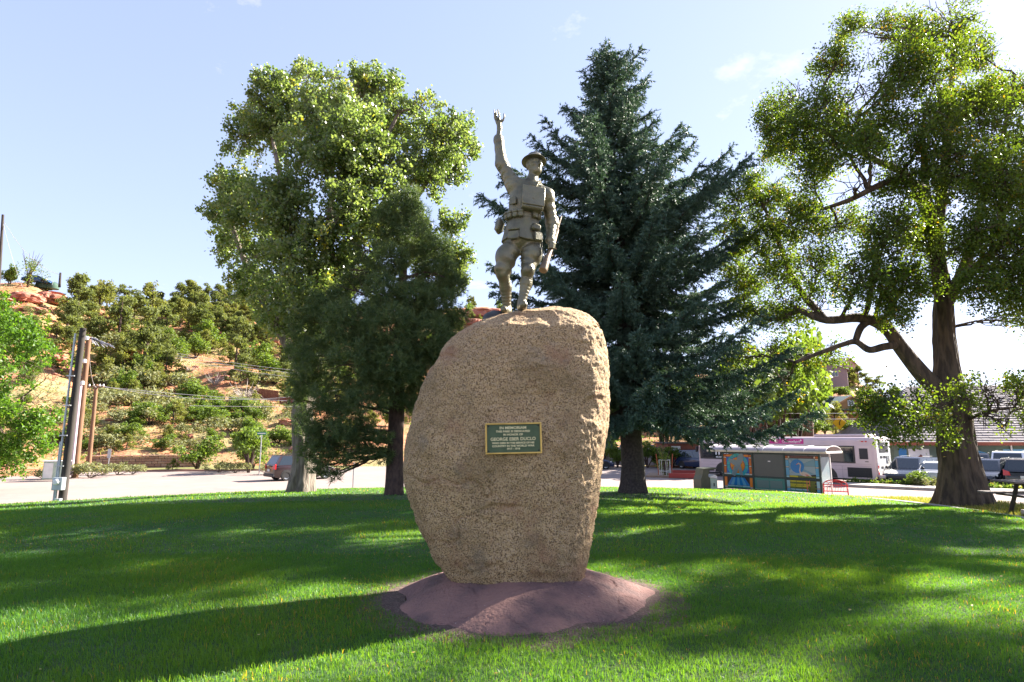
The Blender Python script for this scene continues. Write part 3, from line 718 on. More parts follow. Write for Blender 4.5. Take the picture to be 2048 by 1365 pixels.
# --- blue spruce
def needles(A, B, g, m, L, W, tip=True):
    """short needles round each twig A->B, pointing forward"""
    n = len(A); t = g.random((n, m)); t[:, 0] = 1.0
    ax = unit(B - A)
    P = A[:, None] + (B - A)[:, None] * t[..., None]
    d = unit(g.normal(0, 1, (n, m, 3)) + ax[:, None] * .9)
    s = unit(np.cross(d, g.normal(0, 1, (n, m, 3))))
    l = L * g.uniform(.75, 1.2, (n, m))[..., None]
    V = np.stack([P - s * W / 2, P + s * W / 2, P + d * l], 2).reshape(-1, 3)
    tint = np.clip(.55 * np.repeat(g.random(n), m) + .3 * t.ravel() + .25 * g.random(n * m), 0, 1)
    return V, np.repeat(tint, 3)
def spruce(name, label, base, H, prof, seed, lean=(0, 0), nbr=230, m=20, z0=1.0, nl=.095, nw=.032, trunk_r=.36, seglen=.19, asym=None):
    g = np.random.default_rng(seed); root = thing(name, label, 'tree', base)
    tip = np.array([lean[0], lean[1], H])
    tp_ = [np.array([0, 0, -.25]), np.array([0, 0, .8])] + [tip * q for q in (.2, .5, .8, 1.0)]
    V, F = ridged_trunk(tp_, [trunk_r * 1.05, trunk_r, trunk_r * .85, trunk_r * .5, trunk_r * .2, .02], n=26, sub=60, flare=.55, ridge=.10, freq=16, seed=seed)
    np_mesh('trunk', V, F, M_bark_s, root, smoothed=True)
    mb = MB(); A = []; B = []
    hs = []; z_ = z0
    while z_ < H - .2:                          # whorls, closer together towards the top
        nb_ = 8 if z_ < H * .7 else 6
        for k in range(nb_): hs.append((z_ + g.normal(0, .07), 2 * math.pi * k / nb_ + z_ * 2.1 + g.normal(0, .22)))
        z_ += .60 - .30 * z_ / H
    for i, (h, th) in enumerate(hs):
        q = h / H
        Rm = np.interp(h, [p[0] for p in prof], [p[1] for p in prof]) * g.choice([.62, .8, .92, 1.0, 1.08, 1.16], p=[.14, .2, .22, .2, .14, .10])
        if asym: Rm *= asym(th, h)
        o = tip * q; dr = np.array([math.cos(th), math.sin(th), 0])
        ris = np.interp(q, [0, .3, .6, .85, 1], [-.26, -.17, -.05, .12, .55]) + g.normal(0, .06)
        k = np.linspace(0, 1, 9)
        Pb = o + dr * (Rm * k)[:, None] + np.array([0, 0, 1]) * (Rm * (ris * k + (.14 + .10 * q) * k ** 2.6 - .10 * np.sin(np.pi * k)))[:, None]
        mb.tube([tuple(p) for p in Pb], list(np.linspace(max(.015, .016 * Rm + .012), .006, 9)), 5, caps=False)
        L = Rm; ns = max(4, int(L / .095)); side = np.cross(dr, [0, 0, 1])
        for sft in range(ns):
            f = .10 + .90 * (sft + g.random()) / ns; x = f * 8; j = min(7, int(x)); c = Pb[j] * (1 - (x - j)) + Pb[j + 1] * (x - j)
            fl = (.22 + .42 * L / 4) * (1.05 - f) ** .5 + .16
            for sg in (-1, 1):
                v = unit(dr * g.uniform(.5, .9) + side * sg * g.uniform(.5, 1.0) + np.array([0, 0, g.uniform(-.42, .12)]))
                ll = fl * g.uniform(.7, 1.3); nseg = max(1, int(ll / seglen)); p0 = c
                for e in range(nseg):
                    vv = unit(v + np.array([0, 0, -.14 * e]) + g.normal(0, .18, 3)); p1 = p0 + vv * ll / nseg
                    A.append(p0); B.append(p1); 
                    if g.random() < .55:
                        A.append(p0); B.append(p0 + unit(vv + g.normal(0, .5, 3) + side * .3 * g.choice([-1, 1])) * seglen * 1.1)
                    p0 = p1
            if g.random() < .6:
                A.append(c); B.append(c + unit(dr + np.array([0, 0, g.uniform(.2, .9)]) + g.normal(0, .3, 3)) * seglen * 1.3)
    mb.build('branches', M_bark_s, root, smoothed=True, fix=False)
    V, T = needles(np.array(A), np.array(B), g, m, nl, nw)
    np_mesh('crown', V, np.arange(len(V)).reshape(-1, 3), L_spruce, root, attr={'tint': T})
    return root, len(A)
sx, sy, sz = lawn_hit(1268, 986)
top = at(1213, 100, sy)
Hs = top.z - sz
def sp_asym(th, h):
    c = math.cos(th)
    if h < 7: return 1.03 + .05 * c
    if 9.0 < h < 11.5 and c < -.5: return 1.15
    return 1.0 + .05 * c
_, nseg = spruce('blue_spruce', 'tall blue spruce with drooping layered boughs behind the boulder', (sx, sy, sz), Hs,
             [(at(0, y_, sy).z - sz, r_ / FPX * (sy + 1)) for y_, r_ in ((900, 236), (860, 256), (780, 254), (700, 250), (620, 238), (540, 236), (470, 235), (420, 225), (385, 195), (350, 155), (320, 125), (300, 108), (260, 92), (220, 82), (190, 76), (160, 58), (135, 36), (118, 20), (100, 4))], 71, lean=(top.x - sx, .0), asym=sp_asym, nbr=330, z0=2.7)
print('spruce twigs', nseg)

# --- dark pine left of the boulder
def pine(name, label, base, tp_, tr, blobs, seed, ntuft, m=16, nl=.17, nw=.017, limbs=()):
    g = np.random.default_rng(seed); root = thing(name, label, 'tree', base); b0 = np.array(base)
    V, F = ridged_trunk([np.array(p) - b0 for p in tp_], tr, n=24, sub=70, flare=.25, ridge=.10, freq=14, seed=seed)
    np_mesh('trunk', V, F, M_bark_p, root, smoothed=True)
    bl = []
    for px, py, Y, r in blobs:
        c = np.array(at(px, py, Y)); k = r / FPX * (Y * CT + (c[2] - CAMZ) * ST); bl.append((c - b0, k, k * 1.15, k * .9))
    mb = MB(); N = np.array([np.array(p) - b0 for p in np.array(tp_)[1:]])
    s = np.linspace(0, len(N) - 1, 60); N = np.array([N[int(q)] * (1 - q % 1) + N[min(len(N) - 1, int(q) + 1)] * (q % 1) for q in s])
    C = blob_points(bl, ntuft, g, shell=.35, thr=.43, nscale=.9, seed=seed)
    for c, k, _, _ in bl:
        dz = np.abs(N[:, 2] - (c[2] - .15 * np.linalg.norm(c[:2] - N[30, :2]))); j = int(np.argmin(dz))
        Pm = limb(mb, N[j], c, .05, .02, g, sag=-.03, wob=.5, n=6)
        for q in range(7):
            Pk = limb(mb, Pm[g.integers(3, 9)], c + unit(g.normal(0, 1, 3)) * k * .85, .018, .006, g, wob=.6, n=4, seg=6)
    for pts, r0, r1 in limbs: path(mb, [np.array(at(*p)) - b0 for p in pts], r0, r1, 7)
    mb.build('branches', M_bark_p, root, smoothed=True, fix=False)
    d = unit(g.normal(0, 1, (ntuft, 3)) + np.array([0, 0, .5])); B = C + d * .16
    V, T = needles(C, B, g, m, nl, nw)
    np_mesh('crown', V, np.arange(len(V)).reshape(-1, 3), L_pine, root, attr={'tint': np.clip(T, 0, .93)})
    return root
px_, py_, pz_ = lawn_hit(789, 991)
Yp = py_
pin_blobs = [(820, 395, 0, 24), (800, 425, 0, 36), (840, 430, 0, 30), (770, 460, 0, 44), (840, 475, 0, 46), (880, 500, 1, 34), (730, 500, -.5, 36), (720, 540, -.5, 40), (780, 520, -.6, 40), (870, 550, .5, 46), (910, 570, .5, 26), (700, 580, -.5, 38), (760, 590, -1, 46), (830, 600, -.8, 44),
             (880, 620, 0, 54), (915, 640, .6, 30), (650, 620, -.5, 40), (615, 660, 0, 40), (700, 650, -1.2, 56), (780, 660, -1.4, 60), (850, 680, -1, 58), (900, 690, 0, 36), (600, 710, .3, 32), (640, 720, -.5, 52), (710, 730, -1.5, 60), (790, 730, -1.5, 56), (850, 740, -.6, 48),
             (610, 765, 0, 34), (670, 790, -.8, 48), (740, 800, -1.2, 50), (830, 800, -.4, 36), (640, 840, -.4, 36), (700, 850, -1, 42), (760, 860, -.8, 36), (620, 885, 0, 28), (660, 900, -.4, 28), (715, 895, -.6, 30), (765, 915, -.4, 22), (640, 935, 0, 20), (690, 925, -.2, 14), (600, 850, .2, 28), (650, 872, -.4, 34), (612, 912, 0, 22), (590, 800, .2, 24), (672, 950, 0, 12)]
pin_blobs = [(a, b, Yp + c, d) for a, b, c, d in pin_blobs]
pine('pine', 'dark green pine with a bare lower trunk, standing just left of the boulder', (px_, py_, pz_),
     [(px_, py_, pz_ - .2), tuple(at(790, 900, Yp)), tuple(at(794, 800, Yp)), tuple(at(800, 700, Yp)), tuple(at(804, 600, Yp)), tuple(at(808, 500, Yp)), tuple(at(815, 400, Yp))],
     [.27, .24, .22, .19, .15, .10, .03], pin_blobs, 83, 14000,
     limbs=[([(804, 585, Yp), (770, 570, Yp - .3), (740, 545, Yp - .4), (700, 540, Yp - .4)], .06, .02), ([(806, 560, Yp), (850, 545, Yp), (890, 555, Yp)], .05, .02), ([(804, 610, Yp), (760, 585, Yp - .5), (720, 590, Yp - .6)], .05, .02)])
# ------------------------------------------------------------------ memorial: mound, boulder, plaque, statue
M_granite = None
def granite():
    m = bpy.data.materials.new('coarse_granite'); m.use_nodes = True; n, l = m.node_tree.nodes, m.node_tree.links
    b = n['Principled BSDF']; b.inputs['Roughness'].default_value = .85; b.inputs['Specular IOR Level'].default_value = .3
    tc = n.new('ShaderNodeTexCoord')
    def noise(s, d=4, r=.6):
        t = n.new('ShaderNodeTexNoise'); t.inputs['Scale'].default_value = s; t.inputs['Detail'].default_value = d; t.inputs['Roughness'].default_value = r
        l.new(tc.outputs['Object'], t.inputs['Vector']); return t.outputs[0]
    def vor(s):
        t = n.new('ShaderNodeTexVoronoi'); t.inputs['Scale'].default_value = s; l.new(tc.outputs['Object'], t.inputs['Vector']); return t
    def ramp(src, a, b_, lo=0, hi=1):
        r = n.new('ShaderNodeMapRange'); r.inputs[1].default_value = a; r.inputs[2].default_value = b_; r.inputs[3].default_value = lo; r.inputs[4].default_value = hi; l.new(src, r.inputs[0]); return r.outputs[0]
    def mix(f, a, b_):
        x = n.new('ShaderNodeMixRGB'); l.new(f, x.inputs[0])
        for k, c in ((1, a), (2, b_)):
            if isinstance(c, tuple): x.inputs[k].default_value = (*c, 1)
            else: l.new(c, x.inputs[k])
        return x.outputs[0]
    v1 = vor(105); v2 = vor(150)
    sp = n.new('ShaderNodeSeparateXYZ'); l.new(v1.outputs['Color'], sp.inputs[0])
    sp2 = n.new('ShaderNodeSeparateXYZ'); l.new(v2.outputs['Color'], sp2.inputs[0])
    grain = mix(sp.outputs[0], (.365, .240, .125), (.55, .39, .215))
    grain = mix(ramp(sp.outputs[1], .68, .72), grain, (.155, .098, .054))
    grain = mix(ramp(sp2.outputs[0], .84, .88), grain, (.46, .34, .23))
    grain = mix(ramp(noise(1.6, 7, .7), .46, .66, 0, .6), grain, (.165, .115, .058))
    grain = mix(ramp(noise(2.4, 6), .54, .70, 0, .6), grain, (.27, .135, .08))
    grain = mix(ramp(noise(3.0, 5), .60, .72, 0, .5), grain, (.22, .18, .135))
    l.new(grain, b.inputs['Base Color'])
    add = n.new('ShaderNodeMath'); add.operation = 'ADD'
    mul = n.new('ShaderNodeMath'); mul.operation = 'MULTIPLY'; mul.inputs[1].default_value = .7
    l.new(noise(36, 4), mul.inputs[0]); l.new(mul.outputs[0], add.inputs[0]); l.new(v1.outputs['Distance'], add.inputs[1])
    bp = n.new('ShaderNodeBump'); bp.inputs['Strength'].default_value = .75; bp.inputs['Distance'].default_value = .014; l.new(add.outputs[0], bp.inputs['Height'])
    l.new(bp.outputs[0], b.inputs['Normal'])
    return m
M_granite = granite()
def moundmat():
    m = pm('red_concrete', (.255, .138, .112), (.175, .098, .088), 2.2, rough=.93, c3=(.060, .045, .050), s3=3.0, f3=.6, bump=.9, bscale=34, bdist=.03, detail=9)
    n, l = m.node_tree.nodes, m.node_tree.links; b = n['Principled BSDF']; src = b.inputs['Base Color'].links[0].from_socket
    tc = n.new('ShaderNodeTexCoord'); t = n.new('ShaderNodeTexVoronoi'); t.inputs['Scale'].default_value = 9; l.new(tc.outputs['Object'], t.inputs['Vector'])
    r = n.new('ShaderNodeMapRange'); r.inputs[1].default_value = .06; r.inputs[2].default_value = .03; r.inputs[4].default_value = .8; l.new(t.outputs['Distance'], r.inputs[0])
    x = n.new('ShaderNodeMixRGB'); x.inputs[2].default_value = (.42, .33, .30, 1); l.new(r.outputs[0], x.inputs[0]); l.new(src, x.inputs[1]); l.new(x.outputs[0], b.inputs['Base Color'])
    return m
M_mound = moundmat()
MX, MY = .09, 6.3
# bare earth ring and the mound of red concrete
def mound_h(x, y):
    dx, dy = (x - MX) / 1.27, (y - MY) / 1.15
    r = np.hypot(dx, dy); th = np.arctan2(dy, dx)
    rim = 1 + .05 * np.sin(3 * th + 1) + .035 * np.sin(7 * th + .4) + .02 * np.sin(13 * th)
    q = np.clip(r / rim, 0, 1.2)
    z = .30 * np.clip(1 - q ** 1.9, -1, 1) + .018
    z += (fbm(np.stack([x * 3, y * 3, x * 0], -1), 5, 51) - .5) * .085 * np.clip(1.15 - q, 0, 1)
    cr = np.abs(fbm(np.stack([x * 1.6, y * 1.6, x * 0], -1), 4, 52) - .5)
    z -= .022 * np.clip(1 - cr / .010, 0, 1) * (q > .35)
    pit = fbm(np.stack([x * 6, y * 6, x * 0], -1), 2, 53); z -= .05 * np.clip(pit - .72, 0, 1)
    return z, q
nth, nrr = 380, 150
th = np.linspace(0, 2 * np.pi, nth, endpoint=False); rr = np.linspace(0.001, 1.08, nrr)
gx = MX + np.outer(rr, np.cos(th)) * 1.32; gy = MY + np.outer(rr, np.sin(th)) * 1.17
gz, q = mound_h(gx, gy); gz = np.where(q > 1, gz - (q - 1) * 2.0, gz)
V = np.stack([gx - MX, gy - MY, gz], -1).reshape(-1, 3)
i0 = np.arange(nth); i1 = (i0 + 1) % nth
F = np.vstack([np.stack([k * nth + i0, k * nth + i1, (k + 1) * nth + i1, (k + 1) * nth + i0], -1) for k in range(nrr - 1)])
mo = np_mesh('concrete_mound', V, F, M_mound, smoothed=True); mo.location = (MX, MY, 0)
tag(mo, 'low mound of cracked red concrete that the boulder stands on', 'plinth')
gx2 = MX + np.outer(np.linspace(.85, 1.30, 14), np.cos(th)) * 1.36; gy2 = MY + np.outer(np.linspace(.85, 1.30, 14), np.sin(th)) * 1.22
ez_ = .022 - .02 * np.linspace(0, 1, 14)[:, None] ** 1.5 * 1.5 + 0 * gx2 + (fbm(np.stack([gx2 * 9, gy2 * 9, gx2 * 0], -1), 3, 8) - .5) * .02
F2 = np.vstack([np.stack([k * nth + i0, k * nth + i1, (k + 1) * nth + i1, (k + 1) * nth + i0], -1) for k in range(13)])
tag(np_mesh('bare_earth', np.stack([gx2, gy2, ez_], -1).reshape(-1, 3), F2, pm('bare_earth', (.10, .06, .05), (.06, .04, .03), 14, rough=1, c3=(.2, .16, .13), s3=50, f3=.6, bump=.8, bscale=50), smoothed=True), kind='structure')

# boulder: rows of measured half-widths, a broad front face, a crease down its right side
BY = 6.32
Lpx = [(1168, 925), (1160, 912), (1140, 893), (1105, 868), (1070, 850), (1040, 836), (1010, 825), (970, 815), (930, 812), (880, 816), (830, 829), (780, 844), (740, 861), (700, 884), (672, 913), (650, 948), (636, 985), (624, 1040), (617, 1078), (613, 1105)]
Rpx = [(1168, 1163), (1160, 1166), (1110, 1176), (1050, 1187), (980, 1196), (900, 1207), (830, 1214), (760, 1217), (710, 1215), (680, 1208), (655, 1196), (635, 1178), (622, 1155), (616, 1135), (613, 1115)]
zl_ = [at(a, y, BY).z for y, a in Lpx]; xl_ = [at(a, y, BY).x for y, a in Lpx]
zr_ = [at(a, y, BY).z for y, a in Rpx]; xr_ = [at(a, y, BY).x for y, a in Rpx]
ztop = max(zl_[-1], zr_[-1]); zbot = zl_[0]
nz, na = 280, 540
s = np.linspace(0, 1, nz); zz = zbot + (ztop - zbot) * (1 - (1 - s) ** 1.7)
zz[0] = zbot
xl = np.interp(zz, zl_, xl_); xr = np.interp(zz, zr_, xr_)
for _ in range(4):
    xl[1:-1] = (xl[:-2] + 2 * xl[1:-1] + xl[2:]) / 4; xr[1:-1] = (xr[:-2] + 2 * xr[1:-1] + xr[2:]) / 4
w = (xr - xl) / 2; c = (xr + xl) / 2
dep = .66 * np.interp((zz - zbot) / (ztop - zbot), [0, .12, .45, .75, .9, .96, 1], [.72, .86, 1.0, .96, .80, .55, .12])
a = np.linspace(0, 2 * np.pi, na, endpoint=False)
ca, sa = np.cos(a), np.sin(a)
ex_ = 2 / 2.7
ux = np.sign(ca) * np.abs(ca) ** ex_; uy = np.sign(sa) * np.abs(sa) ** ex_
bxx = c[:, None] + w[:, None] * ux[None]; byy = BY + dep[:, None] * uy[None] + .05 * ((zz - zbot) / 2.8)[:, None]; bzz = np.repeat(zz[:, None], na, 1)
Pb = np.stack([bxx, byy, bzz], -1)
cen = np.stack([c, np.full(nz, BY), zz], -1)[:, None]
nrm = unit(Pb - cen + np.array([0, 0, 1]) * (smooth(.8, 1, s) * .8)[:, None, None] * np.linalg.norm(Pb - cen, axis=-1, keepdims=True))
big = (fbm(Pb * 1.5, 3, 61) - .5) * .13
mid = (fbm(Pb * 6, 4, 62) - .5) * .034
fine = (fbm(Pb * 30, 2, 63) - .5) * .028
crk = np.abs(fbm(Pb * np.array([.9, .9, 1.7]), 4, 68) - .5); mid = mid - .030 * np.clip(1 - crk / .010, 0, 1) * smooth(.5, .62, fbm(Pb * 1.1, 2, 69))
chip = fbm(Pb * 3.2, 2, 67); mid = mid - .025 * smooth(.64, .78, chip)
edge_fade = smooth(0, .02, s)[:, None]
Pb = Pb + nrm * ((big * .8 + mid + fine) * edge_fade)[..., None]
top_c = Pb[-1].mean(0) + np.array([0, 0, .01])
V = np.vstack([Pb.reshape(-1, 3), top_c[None]])
i0 = np.arange(na); i1 = (i0 + 1) % na
F = [list(map(int, f)) for f in np.vstack([np.stack([k * na + i0, k * na + i1, (k + 1) * na + i1, (k + 1) * na + i0], -1) for k in range(nz - 1)])]
tri = [[(nz - 1) * na + int(i), (nz - 1) * na + int((i + 1) % na), nz * na] for i in range(na)]
bo_org = np.array([float(c[0]), BY, float(zbot)])
bo = np_mesh('boulder', V - bo_org, F + tri, M_granite, smoothed=True); bo.location = tuple(bo_org)
tag(bo, 'upright speckled brown granite boulder carrying the soldier statue and plaque', 'boulder')
BB = BVHTree.FromPolygons([tuple(v) for v in V], F + tri)
def cast(px, py):
    d = Vector(ray(px, py)).normalized(); h = BB.ray_cast(Vector((0, 0, CAMZ)), d); return h[0], h[1]
def top_at(x, y):
    h = BB.ray_cast(Vector((x, y, 8)), Vector((0, 0, -1))); return h[0].z if h[0] else ztop

# --- plaque
pc, pn = cast(1027, 877)
kx = (pc.y * CT + (pc.z - CAMZ) * ST) / FPX
PW, PHt = 112 * kx, 61 * kx
M_brass = pm('gilt_brass', (.60, .42, .12), (.45, .30, .08), 9, rough=.38, metal=.55, spec=.6)
M_plq = pm('green_enamel', (.040, .075, .030), (.055, .092, .040), 14, rough=.5, spec=.5)
M_let = pm('cream_lettering', (.70, .62, .36), rough=.5, metal=.1)
pq = thing('plaque', 'green memorial plaque with gilt frame and raised letters, fixed to the boulder', 'plaque', (pc.x, pc.y - .035, pc.z), R(-3))
pq.rotation_euler = (R(0), R(-1.2), R(3))
mb = MB(); mb.box((0, 0, 0), (PW - .02, .022, PHt - .02)); mb.build('plate', M_plq, pq)
mb = MB(); bw = .016
for cx_, cz_, sx_, sz_ in ((0, PHt / 2 - bw / 2, PW, bw), (0, -PHt / 2 + bw / 2, PW, bw), (-PW / 2 + bw / 2, 0, bw, PHt - 2 * bw), (PW / 2 - bw / 2, 0, bw, PHt - 2 * bw)):
    mb.box((cx_, -.006, cz_), (sx_, .040, sz_), bev=.004)
mb.build('frame', M_brass, pq)
def text(body, size, parent, loc, mat, rot=(math.pi / 2, 0, 0), name='inscription', ex=.0015, sx=1.0, off=0.0):
    cu = bpy.data.curves.new(name, 'FONT'); cu.body = body; cu.size = size; cu.align_x = 'CENTER'; cu.align_y = 'CENTER'; cu.extrude = ex; cu.offset = off
    cu.materials.append(mat); o = bpy.data.objects.new(name, cu); link(o, parent); o.location = loc; o.rotation_euler = rot; o.scale = (sx, 1, 1)
    return o
for body, zf, sz_, sx_ in (('IN MEMORIAM', .335, .108, 1.12), ('THIS PARK IS DEDICATED', .222, .077, 1.12), ('IN HONOR OF', .118, .077, 1.12), ('GEORGE EBER DUCLO', -.025, .125, 1.04),
                          ('WHO DIED IN THE SERVICE OF HIS', -.150, .072, 1.08), ('COUNTRY IN THE WORLD WAR', -.245, .075, 1.10), ('1917 - 1918', -.335, .072, 1.1)):
    text(body, sz_ * PHt * 1.12, pq, (-.004, -.0135, zf * PHt), M_let, sx=sx_, off=.0008)
for sx_ in (-1, 1):
    for sz_ in (-1, 1):
        mb = MB(); mb.lathe([(.0075, 0), (.0075, .006), (.004, .009)], 8, Matrix.Translation((sx_ * (PW / 2 - .03), -.011, sz_ * (PHt / 2 - .03))) @ Matrix.Rotation(math.pi / 2, 4, 'X')); mb.build('screw', M_dark, pq)

# --- soldier: one continuous surface grown from rounded shapes on a fine grid
YS = 6.22
def SP(px, py, dy=0.0): return np.array(at(px, py, YS + dy))
class Field:
    def __init__(s, lo, hi, h):
        s.h = h; s.lo = np.array(lo); s.n = np.ceil((np.array(hi) - s.lo) / h).astype(int) + 1
        s.f = np.full(s.n, .5, np.float32)
    def put(s, lo, hi, fn, k=.02, cut=False, pad=None):
        p = (pad if pad is not None else k) + 4 * s.h
        a = np.maximum(0, np.floor((np.array(lo) - p - s.lo) / s.h).astype(int)); b = np.minimum(s.n, np.ceil((np.array(hi) + p - s.lo) / s.h).astype(int) + 1)
        if np.any(b <= a): return
        ax = [s.lo[i] + s.h * np.arange(a[i], b[i]) for i in range(3)]
        G = np.stack(np.meshgrid(*ax, indexing='ij'), -1).astype(np.float32)
        d = fn(G).astype(np.float32); sl = tuple(slice(a[i], b[i]) for i in range(3)); f = s.f[sl]
        if cut: d = -d; hh = np.clip(.5 - .5 * (d - f) / k, 0, 1); s.f[sl] = d * (1 - hh) + f * hh + k * hh * (1 - hh)
        else: hh = np.clip(.5 + .5 * (f - d) / k, 0, 1); s.f[sl] = f * (1 - hh) + d * hh - k * hh * (1 - hh)
    def cone(s, a, b, ra, rb, k=.02, cut=False, fold=None):
        a = np.array(a, np.float32); b = np.array(b, np.float32); L2 = float(((b - a) ** 2).sum()) + 1e-9
        def fn(G):
            t = np.clip(((G - a) @ (b - a)) / L2, 0, 1); d = np.linalg.norm(G - a - t[..., None] * (b - a), axis=-1) - (ra + (rb - ra) * t)
            if fold: d = d + fold(G, t)
            return d
        m = max(ra, rb); s.put(np.minimum(a, b) - m, np.maximum(a, b) + m, fn, k, cut)
    def ell(s, c, r, k=.02, cut=False, M=None):
        c = np.array(c, np.float32); r = np.array(r, np.float32); Mi = np.array(M, np.float32).T if M is not None else None
        def fn(G):
            q = G - c
            if Mi is not None: q = q @ Mi.T
            q0 = np.linalg.norm(q / r, axis=-1); q1 = np.linalg.norm(q / (r * r), axis=-1) + 1e-6
            return q0 * (q0 - 1) / q1
        m = float(r.max()); s.put(c - m, c + m, fn, k, cut)
    def box(s, c, d, rad, k=.01, M=None, cut=False):
        c = np.array(c, np.float32); d = np.array(d, np.float32) / 2 - rad; Mi = np.array(M, np.float32).T if M is not None else None
        def fn(G):
            q = G - c
            if Mi is not None: q = q @ Mi.T
            q = np.abs(q) - d
            return np.linalg.norm(np.maximum(q, 0), axis=-1) + np.minimum(q.max(-1), 0) - rad
        m = float(np.linalg.norm(d) + rad); s.put(c - m, c + m, fn, k, cut)
    def mesh(s):
        f = s.f; neg = f < 0
        X, Y, Z = f.shape
        cs = np.zeros((X - 1, Y - 1, Z - 1), np.int8)
        for a in (0, 1):
            for b in (0, 1):
                for c in (0, 1): cs += neg[a:X - 1 + a, b:Y - 1 + b, c:Z - 1 + c]
        act = np.argwhere((cs > 0) & (cs < 8)); idx = np.full(cs.shape, -1, np.int64); idx[tuple(act.T)] = np.arange(len(act))
        acc = np.zeros((len(act), 3)); cnt = np.zeros(len(act))
        corner = [(a, b, c) for a in (0, 1) for b in (0, 1) for c in (0, 1)]
        for p in corner:
            for axn in range(3):
                if p[axn] == 1: continue
                q = list(p); q[axn] = 1
                fa = f[tuple((act + np.array(p)).T)]; fb = f[tuple((act + np.array(q)).T)]
                m = (fa < 0) != (fb < 0); t = np.where(m, fa / np.where(m, fa - fb, 1), 0)
                pt = np.tile(np.array(p, float), (len(act), 1)); pt[:, axn] += t
                acc += pt * m[:, None]; cnt += m
        V = s.lo + s.h * (act + acc / cnt[:, None])
        Fs = []
        for axn in range(3):
            sl0 = [slice(None)] * 3; sl1 = [slice(None)] * 3; sl0[axn] = slice(0, -1); sl1[axn] = slice(1, None)
            ch = np.argwhere(neg[tuple(sl0)] != neg[tuple(sl1)])
            o1, o2 = (axn + 1) % 3, (axn + 2) % 3
            ok = (ch[:, o1] > 0) & (ch[:, o2] > 0) & (ch[:, o1] < f.shape[o1] - 1) & (ch[:, o2] < f.shape[o2] - 1); ch = ch[ok]
            e1 = np.zeros(3, int); e1[o1] = 1; e2 = np.zeros(3, int); e2[o2] = 1
            quad = np.stack([idx[tuple((ch - e1 - e2).T)], idx[tuple((ch - e2).T)], idx[tuple(ch.T)], idx[tuple((ch - e1).T)]], -1)
            flip = ~neg[tuple(ch.T)]; quad[flip] = quad[flip][:, ::-1]; Fs.append(quad)
        return V, np.vstack(Fs)

lo = np.array([-.30, YS - .42, 2.70]); hi = np.array([.62, YS + .45, 5.45])
FD = Field(lo, hi, .0068)
def folds(amp, fx, seed):
    def f(G, t):
        q = G * np.array([9, 9, 9], np.float32) + seed
        n = vnoise(q, seed) - .5
        return amp * np.sin(fx * t * 6.28 + n * 7)
    return f
# legs and feet
fL = SP(1044, 627, -.12); fR = SP(1014, 618, .10)
for f_ in (fL, fR): f_[2] = top_at(f_[0], f_[1]) + .0
hipL, kneeL = SP(1062, 492, 0), SP(1056, 542, -.09)
hipR, kneeR = SP(1026, 492, 0), SP(1006, 548, -.02)
ankL = fL + np.array([.0, .02, .09]); ankR = fR + np.array([.0, .03, .09])
FD.cone(hipL, kneeL, .108, .070, .05, fold=folds(.006, 3.2, 11)); FD.cone(hipR, kneeR, .105, .072, .05, fold=folds(.007, 3.0, 23))
FD.ell(hipL * .62 + kneeL * .38 + np.array([.030, 0, 0]), (.105, .12, .13), .04)            # breeches billow
FD.ell(hipR * .58 + kneeR * .42 + np.array([-.045, 0, 0]), (.105, .12, .14), .04)
FD.ell(kneeR + np.array([-.03, -.02, .05]), (.07, .08, .06), .03)
FD.ell(kneeL + np.array([.0, -.03, .0]), (.068, .07, .07), .03)
wrap = lambda G, t: .0022 * np.sin(t * 6.28 * 6)
calfL = kneeL * .62 + ankL * .38 + np.array([.004, .02, 0]); calfR = kneeR * .62 + ankR * .38 + np.array([.012, .03, 0])
FD.cone(kneeL, calfL, .058, .066, .03, fold=wrap); FD.cone(calfL, ankL, .064, .042, .02, fold=wrap)
FD.cone(kneeR, calfR, .060, .068, .03, fold=wrap); FD.cone(calfR, ankR, .066, .043, .02, fold=wrap)
FD.cone(ankL, fL + np.array([0, .04, .045]), .046, .048, .02); FD.cone(fL + np.array([0, .03, .04]), fL + np.array([.015, -.15, .03]), .048, .040, .03)
FD.cone(ankR, fR + np.array([0, .04, .045]), .047, .048, .02); FD.cone(fR + np.array([0, .03, .04]), fR + np.array([-.03, -.15, .03]), .048, .040, .03)
# pelvis, coat skirt, torso
hip = SP(1044, 482); waist = SP(1046, 437); chest = SP(1053, 398); neck0 = SP(1062, 368)
FD.ell(hip, (.175, .13, .10), .04)
def skirt(G):
    t = np.clip((waist[2] - G[..., 2]) / (waist[2] - hip[2] + .035), 0, 1)
    cx_ = waist[0] * (1 - t) + hip[0] * t; q = G - np.stack([cx_, np.full_like(cx_, YS), 0 * cx_], -1)
    rx = .165 + .062 * t; ry = .125 + .045 * t
    rp = np.arctan2(q[..., 1], q[..., 0]); d = (np.hypot(q[..., 0] / rx, q[..., 1] / ry) - 1) * .13 + .004 * np.sin(rp * 9 + 1) * t
    zb = hip[2] - .020 + .02 * np.sin(rp * 2)
    return np.maximum(np.maximum(d, G[..., 2] - waist[2] - .02), zb - G[..., 2])
FD.put((waist[0] - .28, YS - .2, hip[2] - .06), (waist[0] + .28, YS + .2, waist[2] + .05), skirt, .012)
FD.ell(waist, (.168, .125, .10), .03)
FD.ell((waist + chest) / 2, (.175, .130, .13), .05)
FD.ell(chest + np.array([0, 0, -.01]), (.190, .140, .15), .06)
FD.ell(SP(1052, 372), (.165, .10, .075), .06)
